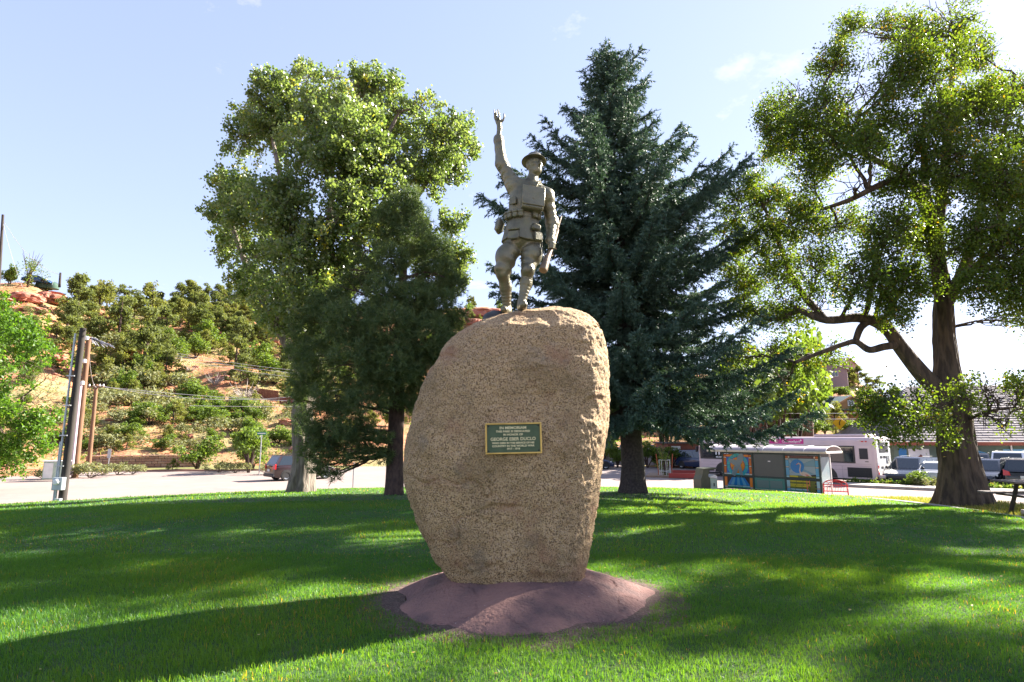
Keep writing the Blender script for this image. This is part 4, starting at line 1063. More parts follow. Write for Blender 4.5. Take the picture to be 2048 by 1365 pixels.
# shoulders, raised arm
shR, elR, cuffR, wrR = SP(1028, 372), SP(1003, 328, -.02), SP(997, 279, -.03), SP(999, 257, -.03)
FD.cone(SP(1040, 384), shR, .10, .085, .05)
FD.cone(shR, elR, .088, .064, .05, fold=folds(.0028, 4.5, 37)); FD.cone(elR, cuffR, .062, .055, .05, fold=folds(.0018, 3, 41))
FD.cone(cuffR + np.array([0, 0, -.015]), cuffR + np.array([0, 0, .004]), .058, .056, .008)
FD.cone(cuffR, wrR, .032, .028, .006)
# raised hand: palm and five fingers, each bent
pal = SP(997.5, 243, -.03)
FD.cone(wrR, pal + np.array([.0, 0, -.01]), .028, .030, .015); FD.ell(pal, (.040, .022, .042), .012)
def finger(pts, r0, r1, F=FD):
    for i in range(len(pts) - 1):
        q = len(pts) - 1; F.cone(pts[i], pts[i + 1], r0 + (r1 - r0) * i / q, r0 + (r1 - r0) * (i + 1) / q, .005)
finger([SP(993, 244, -.03), SP(989.5, 236, -.04), SP(989, 229, -.05), SP(988, 220, -.045)], .0115, .008)
finger([SP(995, 240, -.03), SP(993, 233, -.055), SP(992, 227, -.07), SP(992.5, 222, -.06)], .0120, .0085)
finger([SP(998, 239, -.03), SP(998.5, 232, -.04), SP(997, 226, -.045), SP(995.5, 219.5, -.04)], .0120, .0085)
finger([SP(1000.5, 241, -.03), SP(998, 236, -.06), SP(992, 237, -.085), SP(990, 240, -.08)], .0110, .009)
finger([SP(1001, 246, -.03), SP(1006, 241, -.04), SP(1008.5, 235, -.045), SP(1008, 228, -.04)], .0135, .009)
# lowered arm
shL, elL, wrL = SP(1093, 392), SP(1104, 447, .06), SP(1101, 481, -.05)
FD.cone(SP(1075, 385), shL, .095, .080, .05)
FD.cone(shL, elL, .078, .062, .05, fold=folds(.003, 4.2, 53)); FD.cone(elL, wrL, .062, .048, .05, fold=folds(.0025, 4, 59))
FD.ell(elL + np.array([.005, 0, .005]), (.063, .066, .06), .04)
hnd = SP(1103, 492, -.065)
FD.cone(wrL, hnd, .034, .036, .012); FD.ell(hnd, (.036, .044, .042), .01)
for i in range(4):
    b_ = hnd + np.array([.012 - .004 * i, -.035, .022 - .018 * i]); finger([b_ + np.array([.025, .015, 0]), b_ + np.array([.006, -.016, -.003]), b_ + np.array([-.026, -.010, -.005]), b_ + np.array([-.036, .014, -.004])], .0115, .0095)
finger([hnd + np.array([-.012, .02, .03]), hnd + np.array([-.036, -.005, .028]), hnd + np.array([-.040, -.03, .015])], .013, .010)
# neck, collar, head turned to his left
FD.cone(neck0, SP(1067, 350), .066, .058, .02)
FD.cone(SP(1060, 371, .01), SP(1063, 364, .0), .085, .075, .015)
hd = SP(1069, 331); yaw = R(30)
HX = np.array([math.cos(yaw), math.sin(yaw), 0]); HF = np.array([math.sin(yaw), -math.cos(yaw), 0]); HU = np.array([0, 0, 1.0])     # his left, face, up
HF2 = unit(HF + HU * .05); HM = np.stack([HX, HF2, np.cross(HX, HF2) * -1], -1)
HM = np.stack([HX, -HF2, np.cross(HX, -HF2)], -1)
def hp(x, f, u): return hd + HX * x + HF2 * f + HU * u
K = 1.06
FD.ell(hp(0, -.02, .035), (.078 * K, .100 * K, .085 * K), .01, M=HM)
FD.ell(hp(0, .030, -.030), (.060 * K, .066 * K, .090 * K), .03, M=HM)
FD.ell(hp(0, .048, -.085), (.038, .042, .034), .03, M=HM)                   # jaw and chin
FD.cone(hp(-.052, -.01, -.05), hp(-.018, .06, -.098), .024, .020, .03); FD.cone(hp(.052, -.01, -.05), hp(.018, .06, -.098), .024, .020, .03)
FD.cone(hp(-.040, .078, .022), hp(.040, .078, .022), .016, .016, .015)         # brow
for sg in (-1, 1):
    FD.ell(hp(sg * .030, .098, .002), (.019, .018, .013), .010, cut=True, M=HM); FD.ell(hp(sg * .030, .078, .001), (.013, .012, .011), .004, M=HM)
    FD.ell(hp(sg * .044, .066, -.025), (.020, .020, .018), .02, M=HM)          # cheekbone
    FD.ell(hp(sg * .078, -.005, -.012), (.012, .022, .034), .008, M=HM)        # ear
FD.cone(hp(0, .092, .012), hp(0, .118, -.030), .010, .016, .012); FD.ell(hp(0, .104, -.035), (.021, .013, .010), .008, M=HM)
FD.cone(hp(-.022, .090, -.056), hp(.022, .090, -.056), .009, .009, .008); FD.cone(hp(-.018, .088, -.074), hp(.018, .088, -.074), .010, .010, .008)
FD.ell(hp(0, .104, -.065), (.019, .016, .0065), .004, cut=True, M=HM)           # open mouth
V, F = FD.mesh()
for _ in range(2):                                                               # a light smoothing
    acc = np.zeros_like(V); cnt = np.zeros(len(V))
    for a_, b_ in ((0, 1), (1, 2), (2, 3), (3, 0)):
        np.add.at(acc, F[:, a_], V[F[:, b_]]); np.add.at(cnt, F[:, a_], 1); np.add.at(acc, F[:, b_], V[F[:, a_]]); np.add.at(cnt, F[:, b_], 1)
    V = V * .6 + .4 * acc / cnt[:, None]
M_bronze = pm('weathered_bronze', (.190, .172, .112), (.100, .094, .064), 6, rough=.36, metal=.55, spec=.5, c3=(.175, .160, .085), s3=9, f3=.6, bump=.35, bscale=70, detail=9)
M_bronze2 = pm('rifle_bronze', (.17, .115, .07), (.12, .085, .055), 9, rough=.45, metal=.35, spec=.5, bump=.2)
so = np.array([float(fL[0]), float(fL[1]), float(fL[2])])
st = thing('statue', 'bronze soldier statue in brimmed helmet raising one arm, standing on the boulder', 'statue', tuple(so))
np_mesh('figure', V - so, F, M_bronze, st, smoothed=True)
# helmet: shallow bowl and brim
Mh = Matrix.Translation(Vector(hp(0, -.012, .062) - so)) @ Matrix(((HX[0], -HF[0], 0, 0), (HX[1], -HF[1], 0, 0), (0, 0, 1, 0), (0, 0, 0, 1))) @ Matrix.Rotation(R(9), 4, 'Y') @ Matrix.Rotation(R(-7), 4, 'X') @ Matrix.Diagonal((.84, .94, 1.06, 1))
mb = MB(); mb.lathe([(.158, -.020), (.160, -.016), (.150, -.006), (.128, .004), (.112, .016), (.104, .034), (.088, .058), (.060, .074), (.028, .082), (.002, .084)], 44, Mh)
mb.lathe([(.158, -.022), (.126, -.002), (.100, .010)], 44, Mh, caps=False)
mb.build('helmet', M_bronze, st, smoothed=True)
mb = MB(); mb.tube([tuple(Mh.inverted() @ Vector(p) if False else Vector(p) - Vector(so)) for p in (hp(-.082, .0, .03), hp(-.066, .02, -.05), hp(-.03, .055, -.115), hp(.03, .055, -.115), hp(.066, .02, -.05), hp(.082, 0, .03))], .006, 6); mb.build('chin_strap', M_bronze, st, smoothed=True)
# gas-mask satchel on the chest with its flap and strap
sc = SP(1065, 398, -.155) - so
Ms = Matrix.Translation(Vector(sc)) @ Matrix.Rotation(R(12), 4, 'Z') @ Matrix.Rotation(R(5), 4, 'Y') @ Matrix.Rotation(R(-8), 4, 'X')
kk = (YS * CT + 2.4 * ST) / FPX
mb = MB(); mb.box((0, 0, 0), (44 * kk, .085, 50 * kk), Ms, bev=.018); sat = mb.build('satchel', M_bronze, st, smoothed=True)
mb = MB(); mb.box((0, -.047, .012), (46 * kk, .016, 42 * kk), Ms, bev=.006); mb.build('flap', M_bronze, sat, smoothed=True)
mb = MB(); mb.lathe([(.012, 0), (.012, .006), (.004, .009)], 10, Ms @ Matrix.Translation((0, -.054, -.02)) @ Matrix.Rotation(math.pi / 2, 4, 'X')); mb.build('stud', M_bronze, sat)
mb = MB()
for pts in ([SP(1047, 378, -.13), SP(1050, 366, -.07), SP(1056, 361, .03)], [SP(1084, 380, -.12), SP(1080, 370, -.06), SP(1074, 364, .03)]):
    mb.tube([tuple(p - so) for p in pts], .014, 6)
mb.build('strap', M_bronze, st, smoothed=True)
# belt and its pouches
mb = MB(); ring = []
for k in range(40):
    t = 2 * math.pi * k / 40; ring.append((waist[0] - so[0] + .180 * math.cos(t), YS - so[1] + .140 * math.sin(t)))
b0_ = len(mb.v); zb = waist[2] - so[2]
mb.add([(x, y, zb + dz) for dz in (-.028, .028) for x, y in ring], [(k, (k + 1) % 40, 40 + (k + 1) % 40, 40 + k) for k in range(40)])
mb.add([(waist[0] - so[0] + (x - waist[0] + so[0]) * .93, YS - so[1] + (y - YS + so[1]) * .93, zb + dz) for dz in (-.028, .028) for x, y in ring], [(k, (k + 1) % 40, 40 + (k + 1) % 40, 40 + k) for k in range(40)])
belt = mb.build('belt', M_bronze, st, smoothed=True)
pou = None
for t in np.radians([200, 222, 243, 262, 312, 334]):
    M_ = Matrix.Translation((waist[0] - so[0] + .192 * math.cos(t), YS - so[1] + .150 * math.sin(t), zb + .004)) @ Matrix.Rotation(t + math.pi / 2, 4, 'Z')
    if pou is None:
        mb = MB(); mb.box((0, 0, 0), (.066, .045, .088), None, bev=.012); mb.box((0, -.004, .024), (.070, .050, .034), None, bev=.008)
        pou = mb.build('pouch', M_bronze, belt, smoothed=True); pou.matrix_local = M_
    else: share(pou, belt, M_)
def blob_part(name, c, d, rx=0, ry=0, rz=0, bev=.02, parent=st, mat=M_bronze):
    mb = MB(); mb.box((0, 0, 0), d, Matrix.Translation(Vector(c - so)) @ Matrix.Rotation(rz, 4, 'Z') @ Matrix.Rotation(ry, 4, 'Y') @ Matrix.Rotation(rx, 4, 'X'), bev=bev)
    return mb.build(name, mat, parent, smoothed=True)
blob_part('first_aid_pouch', SP(1072, 455, -.15), (.105, .055, .075), rz=R(25), ry=R(8), bev=.016)
blob_part('canteen', SP(999, 453, .06), (.085, .13, .17), ry=R(14), rz=R(-15), bev=.034)
blob_part('coat_pocket', SP(1027, 470, -.150), (.125, .024, .10), rz=R(-16), rx=R(-8), bev=.008); blob_part('coat_pocket', SP(1077, 473, -.150), (.090, .026, .10), rz=R(28), rx=R(-8), bev=.008)
blob_part('pocket_flap', SP(1027, 458, -.150), (.130, .030, .030), rz=R(-16), rx=R(-8), bev=.008)
blob_part('breast_pocket', SP(1026, 402, -.118), (.085, .022, .085), rz=R(-30), bev=.008)
blob_part('pack', SP(1050, 392, .17), (.28, .12, .34), bev=.03)
# collar wings
for a_, b_ in (((1052, 366), (1066, 373)), ((1080, 364), (1072, 374))):
    mb = MB(); mb.tube([tuple(SP(*a_, -.06) - so), tuple(SP(*b_, -.12) - so)], [.022, .014], 7); mb.build('collar', M_bronze, st, smoothed=True)
# rifle held low at his side
r0, r1 = SP(1119, 446, .08) - so, SP(1089, 546, -.20) - so
ax = unit(r1 - r0); L_ = np.linalg.norm(r1 - r0)
Mr = Matrix.Translation(Vector(r0)) @ Vector(ax).to_track_quat('Z', 'Y').to_matrix().to_4x4()
mb = MB(); mb.tube([(0, 0, .12), (0, 0, L_ * .52)], [.020, .026], 10, M=Mr); mb.tube([(0, 0, L_ * .5), (0, .012, L_ * .62), (0, .028, L_ * .74), (0, .034, L_ * .97), (0, .036, L_)], [.028, .022, .034, .048, .044], 12, M=Mr)
rf = mb.build('rifle', M_bronze2, st, smoothed=True)
mb = MB(); mb.tube([(0, 0, -.10), (0, 0, .3)], .0095, 8, M=Mr); mb.build('barrel', M_bronze2, rf, smoothed=True)
mb = MB(); mb.tube([(0, -.03, L_ * .56), (0, -.05, L_ * .60), (0, -.03, L_ * .65)], .006, 6, M=Mr); mb.tube([(.01, -.01, L_ * .50), (.045, -.02, L_ * .53)], .008, 6, M=Mr); mb.build('trigger_guard', M_bronze2, rf, smoothed=True)
mb = MB(); mb.tube([tuple(SP(1083, 470, -.12) - so), tuple(SP(1085, 500, -.16) - so), tuple(SP(1088, 530, -.20) - so)], .006, 6); mb.build('sling', M_bronze, rf, smoothed=True)
# cast base under the rear foot
mb = MB(); V2, F2_ = ridged_trunk([(-.02, 0, -.10), (-.02, 0, -.02), (-.01, 0, .035)], [.20, .18, .10], n=26, sub=14, ridge=.3, freq=9, seed=5)
pb = np_mesh('base_rock', V2 * np.array([1.0, .8, 1]) + (fR - so) + np.array([-.06, .03, 0]), F2_, pm('dark_bronze', (.06, .06, .062), (.035, .035, .04), 9, rough=.6, metal=.3), st, smoothed=True)
# ------------------------------------------------------------------ bus, shelter, street furniture, cars
M_buswhite = pm('pale_bus_paint', (.58, .46, .475), (.53, .42, .435), 1.2, rough=.35, spec=.5, coat=.2)
M_busdark = pm('bus_black_trim', (.018, .016, .018), rough=.35, spec=.5)
M_magenta = pm('magenta_vinyl', (.50, .015, .22), rough=.4)
M_red = pm('red_paint', (.55, .02, .02), (.42, .015, .02), 6, rough=.4)
M_tyre = pm('tyre_rubber', (.018, .017, .017), (.03, .028, .027), 8, rough=.85)
M_alloy = pm('alloy_rim', (.45, .45, .46), (.28, .28, .29), 9, rough=.35, metal=.8)
M_redlens = pm('red_lens', (.45, .01, .012), rough=.2, coat=.5)
M_amber = pm('amber_lens', (.6, .22, .02), rough=.2, coat=.5)
M_lens = pm('clear_lens', (.65, .66, .68), rough=.12, spec=.8, coat=.5)
M_grille = pm('dark_grille', (.035, .035, .04), rough=.5, metal=.3)
M_plate = pm('plate_white', (.62, .62, .6), rough=.5)

def wheel(parent, M, r=.34, w=.22, holes=8, rimr=.64, mat=None):
    mb = MB(); mb.lathe([(r * rimr, -w / 2), (r * .93, -w / 2), (r, -w * .34), (r, w * .34), (r * .93, w / 2), (r * rimr, w / 2), (r * rimr, -w / 2)], 28, M, caps=False)
    t = mb.build('wheel', M_tyre, parent, smoothed=True)
    mb = MB(); mb.lathe([(r * rimr, -w * .42), (r * rimr, w * .40), (r * rimr * .86, w * .36), (r * .25, w * .28), (r * .2, w * .40), (.001, w * .42)], 24, M)
    mb.build('rim', mat or M_alloy, t, smoothed=True)
    mb = MB()
    for k in range(holes):
        a = 2 * math.pi * k / holes
        mb.box((r * rimr * .60 * math.cos(a), r * rimr * .60 * math.sin(a), w * .33), (r * .15, r * .15, .03), M)
    mb.build('rim_hole', M_dark, t)
    return t

def bus():
    L, Wd, H, zb = 12.6, 2.55, 2.95, .32
    a = R(50); h = Vector((-math.cos(a), math.sin(a), 0))
    c0 = Vector((xat(1752, 37.4, ROADZ + 1.5), 37.4, ROADZ))              # near rear corner
    root = thing('city_bus', 'pale pink city bus with a magenta banner, standing behind the stained glass shelter', 'bus', c0, math.atan2(h.y, h.x))
    # local: x forward, y = to the right side (away from the camera is -y after rotation), left side faces the camera
    # near (driver) side is y = 0, far side y = -Wd ... local +y is to the bus's left
    mb = MB()
    def ring(x, ins, top, bot):
        y0, y1 = 0 - ins, -Wd + ins
        return [(x, y0, bot), (x, y0 + .0, top - .28), (x, y0 - .05, top - .12), (x, y0 - .2, top - .02), (x, y0 - .5, top), (x, y1 + .5, top), (x, y1 + .2, top - .02), (x, y1 + .05, top - .12), (x, y1, top - .28), (x, y1, bot)]
    st_ = [(-.04, .10, H - .12, zb + .30), (.0, .04, H - .05, zb + .2), (.10, .0, H, zb), (L - .35, .0, H, zb), (L - .1, .06, H - .06, zb), (L, .20, H - .2, zb + .05)]
    V = []; F = []
    for q in st_: V += ring(*q)
    for i in range(len(st_) - 1):
        for k in range(10): F.append((i * 10 + k, i * 10 + (k + 1) % 10, (i + 1) * 10 + (k + 1) % 10, (i + 1) * 10 + k))
    F.append(tuple(range(10))); F.append(tuple(range(50, 60)))
    mb.add(V, F); body = mb.build('body', M_buswhite, root, smoothed=True)
    def side(name, x0, x1, z0, z1, mat, t=.012, parent=root):
        mb = MB(); mb.box(((x0 + x1) / 2, t / 2, (z0 + z1) / 2), (x1 - x0, t, z1 - z0), bev=min(.004, t * .3)); return mb.build(name, mat, parent)
    band = side('window_band', 1.18, L - .25, 1.28, 2.38, M_busdark, .006)
    x = 1.28
    while x < L - 1.6:
        side('window', x, x + 1.35, 1.36, 2.30, M_glass, .016, band); side('window_bar', x + .04, x + 1.31, 1.92, 1.95, M_busdark, .026, band); x += 1.44
    side('driver_window', L - 1.35, L - .45, 1.40, 2.28, M_glass, .016, band)
    side('side_hatch', .22, 1.08, 1.25, 2.40, pm('light_hatch', (.58, .47, .48), rough=.4), .014); side('vent_grille', .42, .92, 1.55, 2.22, M_grille, .028)
    side('latch', .42, .62, 1.38, 1.42, M_dark, .026)
    for z in (1.10, 1.24, .86): side('trim_line', .3, L - .4, z, z + .012, pm('panel_seam', (.30, .22, .24), rough=.6), .008)
    for x in (2.0, 4.2, 5.5, 6.8, 8.1): side('panel_seam', x, x + .014, .34, 1.09, MATS['panel_seam'], .0085)
    gr = side('engine_grille', .28, 1.7, .42, 1.02, M_grille, .02)
    for k in range(7): side('slat', .31, 1.67, .46 + .08 * k, .49 + .08 * k, M_dark, .032, gr)
    side('marker_light', .62, .76, 2.62, 2.69, M_redlens, .03); side('marker_light', .42, .54, 2.62, 2.69, M_redlens, .03)
    side('banner', 4.35, 6.75, 2.47, 2.80, M_magenta, .010)
    text('CommonSpirit', .21, root, (5.2, .0125, 2.62), M_white, rot=(math.pi / 2, 0, math.pi), name='lettering', ex=.003, sx=1.0, off=.004)
    mb = MB(); mb.box((4.52, .013, 2.70), (.15, .006, .035)); mb.box((4.52, .014, 2.70), (.035, .007, .15)); mb.build('banner_mark', M_white, root)
    text('me', .78, root, (10.5, .020, 1.86), M_white, rot=(math.pi / 2, 0, math.pi), name='lettering', ex=.003, sx=1.15, off=.012)
    text('MOUNTAIN ME', .17, root, (10.4, .020, 1.43), M_white, rot=(math.pi / 2, 0, math.pi), name='lettering', ex=.003, off=.004)
    for x in (3.05, L - 2.2):
        mb = MB(); arch = [(x + .72 * math.cos(t), .34 + .74 * math.sin(t)) for t in np.linspace(0, math.pi, 9)]
        mb.prism(arch, .0, .02, axis='y'); mb.build('wheel_arch', M_busdark, root)
        wheel(root, Matrix.Translation((x, -.13, .5)) @ Matrix.Rotation(-math.pi / 2, 4, 'X'), .50, .28, 10, .56)
    mb = MB(); mb.box((6, -1.2, .30), (L - .8, 2.2, .2)); mb.build('underframe', M_dark, root)
    # rear face
    def rear(name, y0, y1, z0, z1, mat, t=.02, parent=root, x=-.04):
        mb = MB(); mb.box((x - t / 2 + .005, -(y0 + y1) / 2, (z0 + z1) / 2), (t + .01, y1 - y0, z1 - z0), bev=.004); return mb.build(name, mat, parent)
    rear('rear_sunlit_paint', .12, 2.43, .45, 2.70, M_white, .012)  # added white sheet: sunlight on the bus rear put into its colour
    rear('rear_window', .45, 2.1, 1.95, 2.62, M_grille); rear('rear_hatch', .35, 2.2, .80, 1.80, M_white)
    for y, z, m in ((.55, 1.62, M_grille), (1.1, 1.62, M_grille), (1.55, 1.62, M_grille), (.62, .98, M_grille), (1.5, .98, M_grille)): rear('louvre', y, y + .38, z, z + .15, m, .035)
    rear('number_box', 1.62, 2.05, 1.35, 1.75, M_steel, .05)
    for z, m in ((.62, M_redlens), (.82, M_amber), (1.02, M_redlens), (1.22, M_lens)): rear('tail_light', .10, .24, z, z + .15, m, .03); rear('tail_light', 2.3, 2.44, z, z + .15, m, .03)
    rear('plume', 1.1, 1.5, 2.35, 2.42, M_dark, .06)
    mb = MB(); mb.box((-.24, -Wd / 2, .50), (.36, Wd - .04, .22), bev=.05); mb.build('bumper', M_buswhite, root, smoothed=True)
    mb = MB(); mb.box((L - .05, .14, 2.0), (.12, .26, .42), bev=.03); mb.build('mirror', M_busdark, root, smoothed=True)
    mb = MB(); mb.box((L - .02, -Wd / 2, 1.85), (.06, Wd - .5, 1.5), bev=.02); mb.build('windscreen', M_glass, root)
    mb = MB(); mb.box((2.2, -Wd / 2, H + .08), (3.2, 1.9, .18), bev=.05); mb.build('roof_unit', M_buswhite, root, smoothed=True)
    return root
bus()

# --- bus shelter with two stained-glass panels
M_shg = pm('dark_green_frame', (.012, .035, .030), (.018, .045, .038), 6, rough=.45)
M_lead = pm('black_leading', (.010, .010, .012), rough=.5)
GL = {}
def glass(name, c, em=0):
    m = leafmat('stained_' + name, c, c, trans=.45, tcol=(1.4, 1.4, 1.4), rough=.2, spec=.6); return m
def shelter():
    a = R(50); h = Vector((-math.cos(a), math.sin(a), 0)); L = 5.45; Dp = 1.25
    Y0 = 31.0; c0 = Vector((xat(1641, Y0, -.3), Y0, ROADZ))
    root = thing('bus_shelter', 'green framed bus shelter with two stained glass panels and a barrel roof', 'bus shelter', c0, math.atan2(h.y, h.x))
    # local x along the back wall away to the left of the picture; the back wall is y=0 and the inside y<0 (towards the road)
    Hh = 2.10; bay = L / 3
    for i in range(4):
        mb = MB(); mb.box((i * bay, 0, Hh / 2), (.10, .10, Hh), bev=.008); mb.build('post', M_shg, root)
    for i in range(3):
        for z, hh in ((Hh - .05, .10), (.755, .085), (.05, .07)):
            mb = MB(); mb.box((i * bay + bay / 2, 0, z), (bay - .10, .07, hh), bev=.006); mb.build('rail', M_shg, root)
    def P2(poly, i, x0, x1, z0, z1): return [(i * bay + .05 + (1 - (x0 + (x1 - x0) * u)) * (bay - .10), z0 + (z1 - z0) * v) for u, v in poly]
    W_ = bay - .10
    def pane(parent, poly, mat, lay=0, name='pane'):
        """poly in panel units, u to the right as seen from the park, v up, whole bay 0..1 x 0..1 over 0.10..2.22 m"""
        Q = [((W_ * (1 - u)), v * 1.92 + .05) for u, v in poly]
        if len(Q) > 2 and lay >= 0:                       # keep a lead line round each piece
            c_ = np.mean(Q, axis=0); Q = [tuple(c_ + (np.array(q) - c_) * (1 - .012 / max(.03, np.linalg.norm(np.array(q) - c_)))) for q in Q]
        mb = MB(); t = .012 + .004 * lay; mb.prism(Q, -.004, t, axis='y'); return mb.build(name, mat, parent)
    def panel(i, nm, lab):
        p = bpy.data.objects.new(nm, None); link(p, root); p.location = (i * bay + .05, .012, 0); p['label'] = lab
        mb = MB(); mb.box((W_ / 2, -.012, 1.01), (W_, .010, 1.92)); mb.build('leading', M_lead, p); return p
    rect = lambda a_, b_, c_, d_: [(a_, c_), (b_, c_), (b_, d_), (a_, d_)]
    G = dict(o=glass('orange', (.80, .30, .02)), ob=glass('burnt_orange', (.62, .17, .015)), b=glass('blue', (.02, .16, .52)), db=glass('deep_blue', (.01, .05, .22)), t=glass('teal', (.03, .50, .52)), lb=glass('light_blue', (.14, .48, .66)),
             c=glass('pale_cyan', (.40, .66, .70)), g=glass('slate', (.26, .36, .38)), sk=glass('sky', (.22, .42, .50)), sk2=glass('pale_sky', (.36, .52, .56)), br=glass('plum_brown', (.17, .07, .06)), w=glass('cream', (.70, .62, .52)), pk=glass('coral', (.70, .22, .14)),
             y=glass('lime_yellow', (.62, .58, .03)), ol=glass('olive', (.16, .22, .03)), gr=glass('sea_green', (.05, .34, .28)), cb=glass('cobalt', (.02, .26, .60)))
    VZ = .365                                             # height of the mid rail in panel units
    # aeroplane panel
    p = panel(2, 'stained_glass_panel', 'stained glass panel of a grey aeroplane before an orange sun')
    for (q, m) in ((rect(.10, .50, .92, .985), 'o'), (rect(.50, .90, .92, .985), 'o'), (rect(0, .10, .92, .985), 'ob'), (rect(.90, 1, .92, .985), 'ob')): pane(p, q, G[m])
    for s_, xs in ((0, (0, .10)), (1, (.90, 1.0))):
        for v0, v1, m in ((.02, .06, 'w'), (.06, .33, 'o'), (.40, .44, 'w'), (.44, .64, 'ob'), (.64, .67, 'w'), (.67, .88, 'ob'), (.88, .915, 'w')): pane(p, rect(xs[0], xs[1], v0, v1), G[m])
    for a_, b_ in ((.10, .30), (.30, .50), (.50, .70), (.70, .90)):
        for c_, d_ in ((.45, .60), (.60, .76), (.76, .915)): pane(p, rect(a_, b_, c_, d_), G['b' if (a_ * 10 + c_ * 20) % 2 < 1 else 'db'])
    for a_, b_ in ((.10, .37), (.37, .63), (.63, .90)): pane(p, rect(a_, b_, .40, .445), G['c'])
    cx_, cy_, asp = .50, .675, W_ / 1.92
    def arc(r0, r1, t0, t1, n=5):
        return [(cx_ + r1 * math.cos(t), cy_ + r1 * asp * math.sin(t)) for t in np.linspace(t0, t1, n)] + [(cx_ + r0 * math.cos(t), cy_ + r0 * asp * math.sin(t)) for t in np.linspace(t1, t0, n)]
    for k in range(16): pane(p, arc(.27, .385, k * math.pi / 8, (k + 1) * math.pi / 8), G['t'], 1)
    for k in range(4): pane(p, arc(.02, .262, k * math.pi / 2 + .4, (k + 1) * math.pi / 2 + .4, 8), G['o'], 1)
    def plane(u, v):                                      # nose up and to the right
        an = R(-27); c_, s_ = math.cos(an), math.sin(an); return (cx_ + (u * c_ - v * s_), cy_ + (u * s_ + v * c_) * asp)
    pane(p, [plane(*q) for q in ((-.07, -.38), (.07, -.38), (.10, .05), (.11, .30), (.07, .40), (0, .44), (-.07, .40), (-.11, .30), (-.10, .05))], G['g'], 3, 'aeroplane_body')
    pane(p, [plane(*q) for q in ((-.09, .14), (-.09, -.06), (-.34, -.04), (-.35, .07))], G['g'], 2, 'wing'); pane(p, [plane(*q) for q in ((.09, .06), (.09, -.14), (.28, -.30), (.31, -.18))], G['g'], 2, 'wing')
    for k in range(7):
        u0, u1 = .10 + .8 * k / 7, .10 + .8 * (k + 1) / 7; s0, s1 = .5 + (u0 - .5) * .55, .5 + (u1 - .5) * .55
        pane(p, [(u0, .09), (u1, .09), (s1, .325), (s0, .325)], G['lb' if k % 2 else 'cb'])
    for a_, b_ in ((.10, .37), (.37, .63), (.63, .90)): pane(p, rect(a_, b_, .02, .05), G['gr']); pane(p, rect(a_, b_, .052, .088), G['c'])
    # wader panel
    p = panel(0, 'stained_glass_panel', 'stained glass panel of a long-necked pink wading bird')
    pane(p, rect(.14, .86, .925, .985), G['br'])
    for x0, x1 in ((0, .08), (.92, 1)): pane(p, rect(x0, x1, .925, .985), G['ob'])
    for x0, x1 in ((.085, .135), (.865, .915)): pane(p, rect(x0, x1, .925, .985), G['w'])
    for xs in ((0, .10), (.90, 1.0)):
        for v0, v1, m in ((.02, .12, 'lb'), (.12, .14, 'w'), (.14, .33, 'c'), (.40, .45, 'c'), (.45, .67, 'lb'), (.67, .70, 'w'), (.70, .88, 'lb'), (.88, .92, 'w')): pane(p, rect(xs[0], xs[1], v0, v1), G[m])
    sc_ = (.36, .71)
    fan = [(.10, .46), (.10, .60), (.10, .80), (.10, .92), (.40, .92), (.90, .92), (.90, .72), (.90, .50), (.62, .46)]
    for k in range(len(fan)): pane(p, [sc_, fan[k], fan[(k + 1) % len(fan)]], G['sk' if k % 2 else 'sk2'])
    for a_, b_ in ((.10, .37), (.37, .63), (.63, .90)): pane(p, rect(a_, b_, .41, .455), G['ol' if a_ > .2 else 'y'])
    pane(p, [(sc_[0] + .215 * math.cos(t), sc_[1] + .215 * asp * math.sin(t)) for t in np.linspace(0, 2 * math.pi, 20, endpoint=False)], G['cb'], 1)
    nk = [(.385, .775), (.42, .79), (.455, .775), (.465, .73), (.445, .66), (.43, .59), (.45, .53), (.50, .49)]
    mbn = MB(); mbn.tube([(W_ * (1 - u), .022, v * 1.92 + .05) for u, v in nk], [.022, .038, .034, .030, .028, .030, .045, .06], 7); mbn.build('bird_neck', G['w'], p)
    pane(p, [(.385, .795), (.35, .775), (.325, .74), (.35, .745), (.39, .765)], G['pk'], 4, 'bird_beak')
    pane(p, [(.46, .53), (.52, .575), (.62, .56), (.72, .51), (.78, .44), (.70, .455), (.60, .44), (.50, .455), (.455, .49)], G['w'], 4, 'bird_body'); pane(p, [(.58, .50), (.66, .50), (.72, .46), (.62, .455)], G['pk'], 5, 'bird_wing')
    for k in range(7):
        for j in range(4):
            o_ = .04 * (k % 2); pane(p, rect(max(.10, .10 + .2 * j - o_), min(.90, .30 + .2 * j - o_), .02 + .044 * k, .062 + .044 * k), G[('gr', 'c', 'ol', 'y', 'y', 'ol', 'y')[k] if j < 3 else 'ol'])
    mbn = MB(); mbn.box((W_ * .38, .024, .38), (.04, .01, .62)); mbn.box((W_ * .30, .024, .55), (.04, .01, .30)); mbn.build('bird_leg', G['pk'], p)
    # plain dark bay with a bench back below
    mb = MB(); mb.box((bay * 1.5, 0, 1.40), (W_, .02, 1.22)); mb.build('dark_panel', pm('dark_notice_panel', (.010, .028, .026), (.014, .034, .03), 3, rough=.25, spec=.6), root)
    mb = MB(); mb.box((bay * 1.5, 0, .40), (W_, .02, .62)); mb.build('lower_panel', pm('sea_green_panel', (.03, .20, .16), (.04, .16, .13), 3, rough=.35), root)
    mb = MB(); mb.box((bay * 1.5 - .05, .012, 1.62), (.14, .004, .05), Matrix.Rotation(0, 4, 'X')); mb.build('sticker', M_white, root)
    for dx in (-.28, .28):
        mb = MB(); mb.box((bay * 1.5 + dx * 1.35, .014, .38), (.68, .014, .40), bev=.004); mb.build('seat_back', pm('grey_green_mesh', (.10, .17, .15), rough=.5), root)
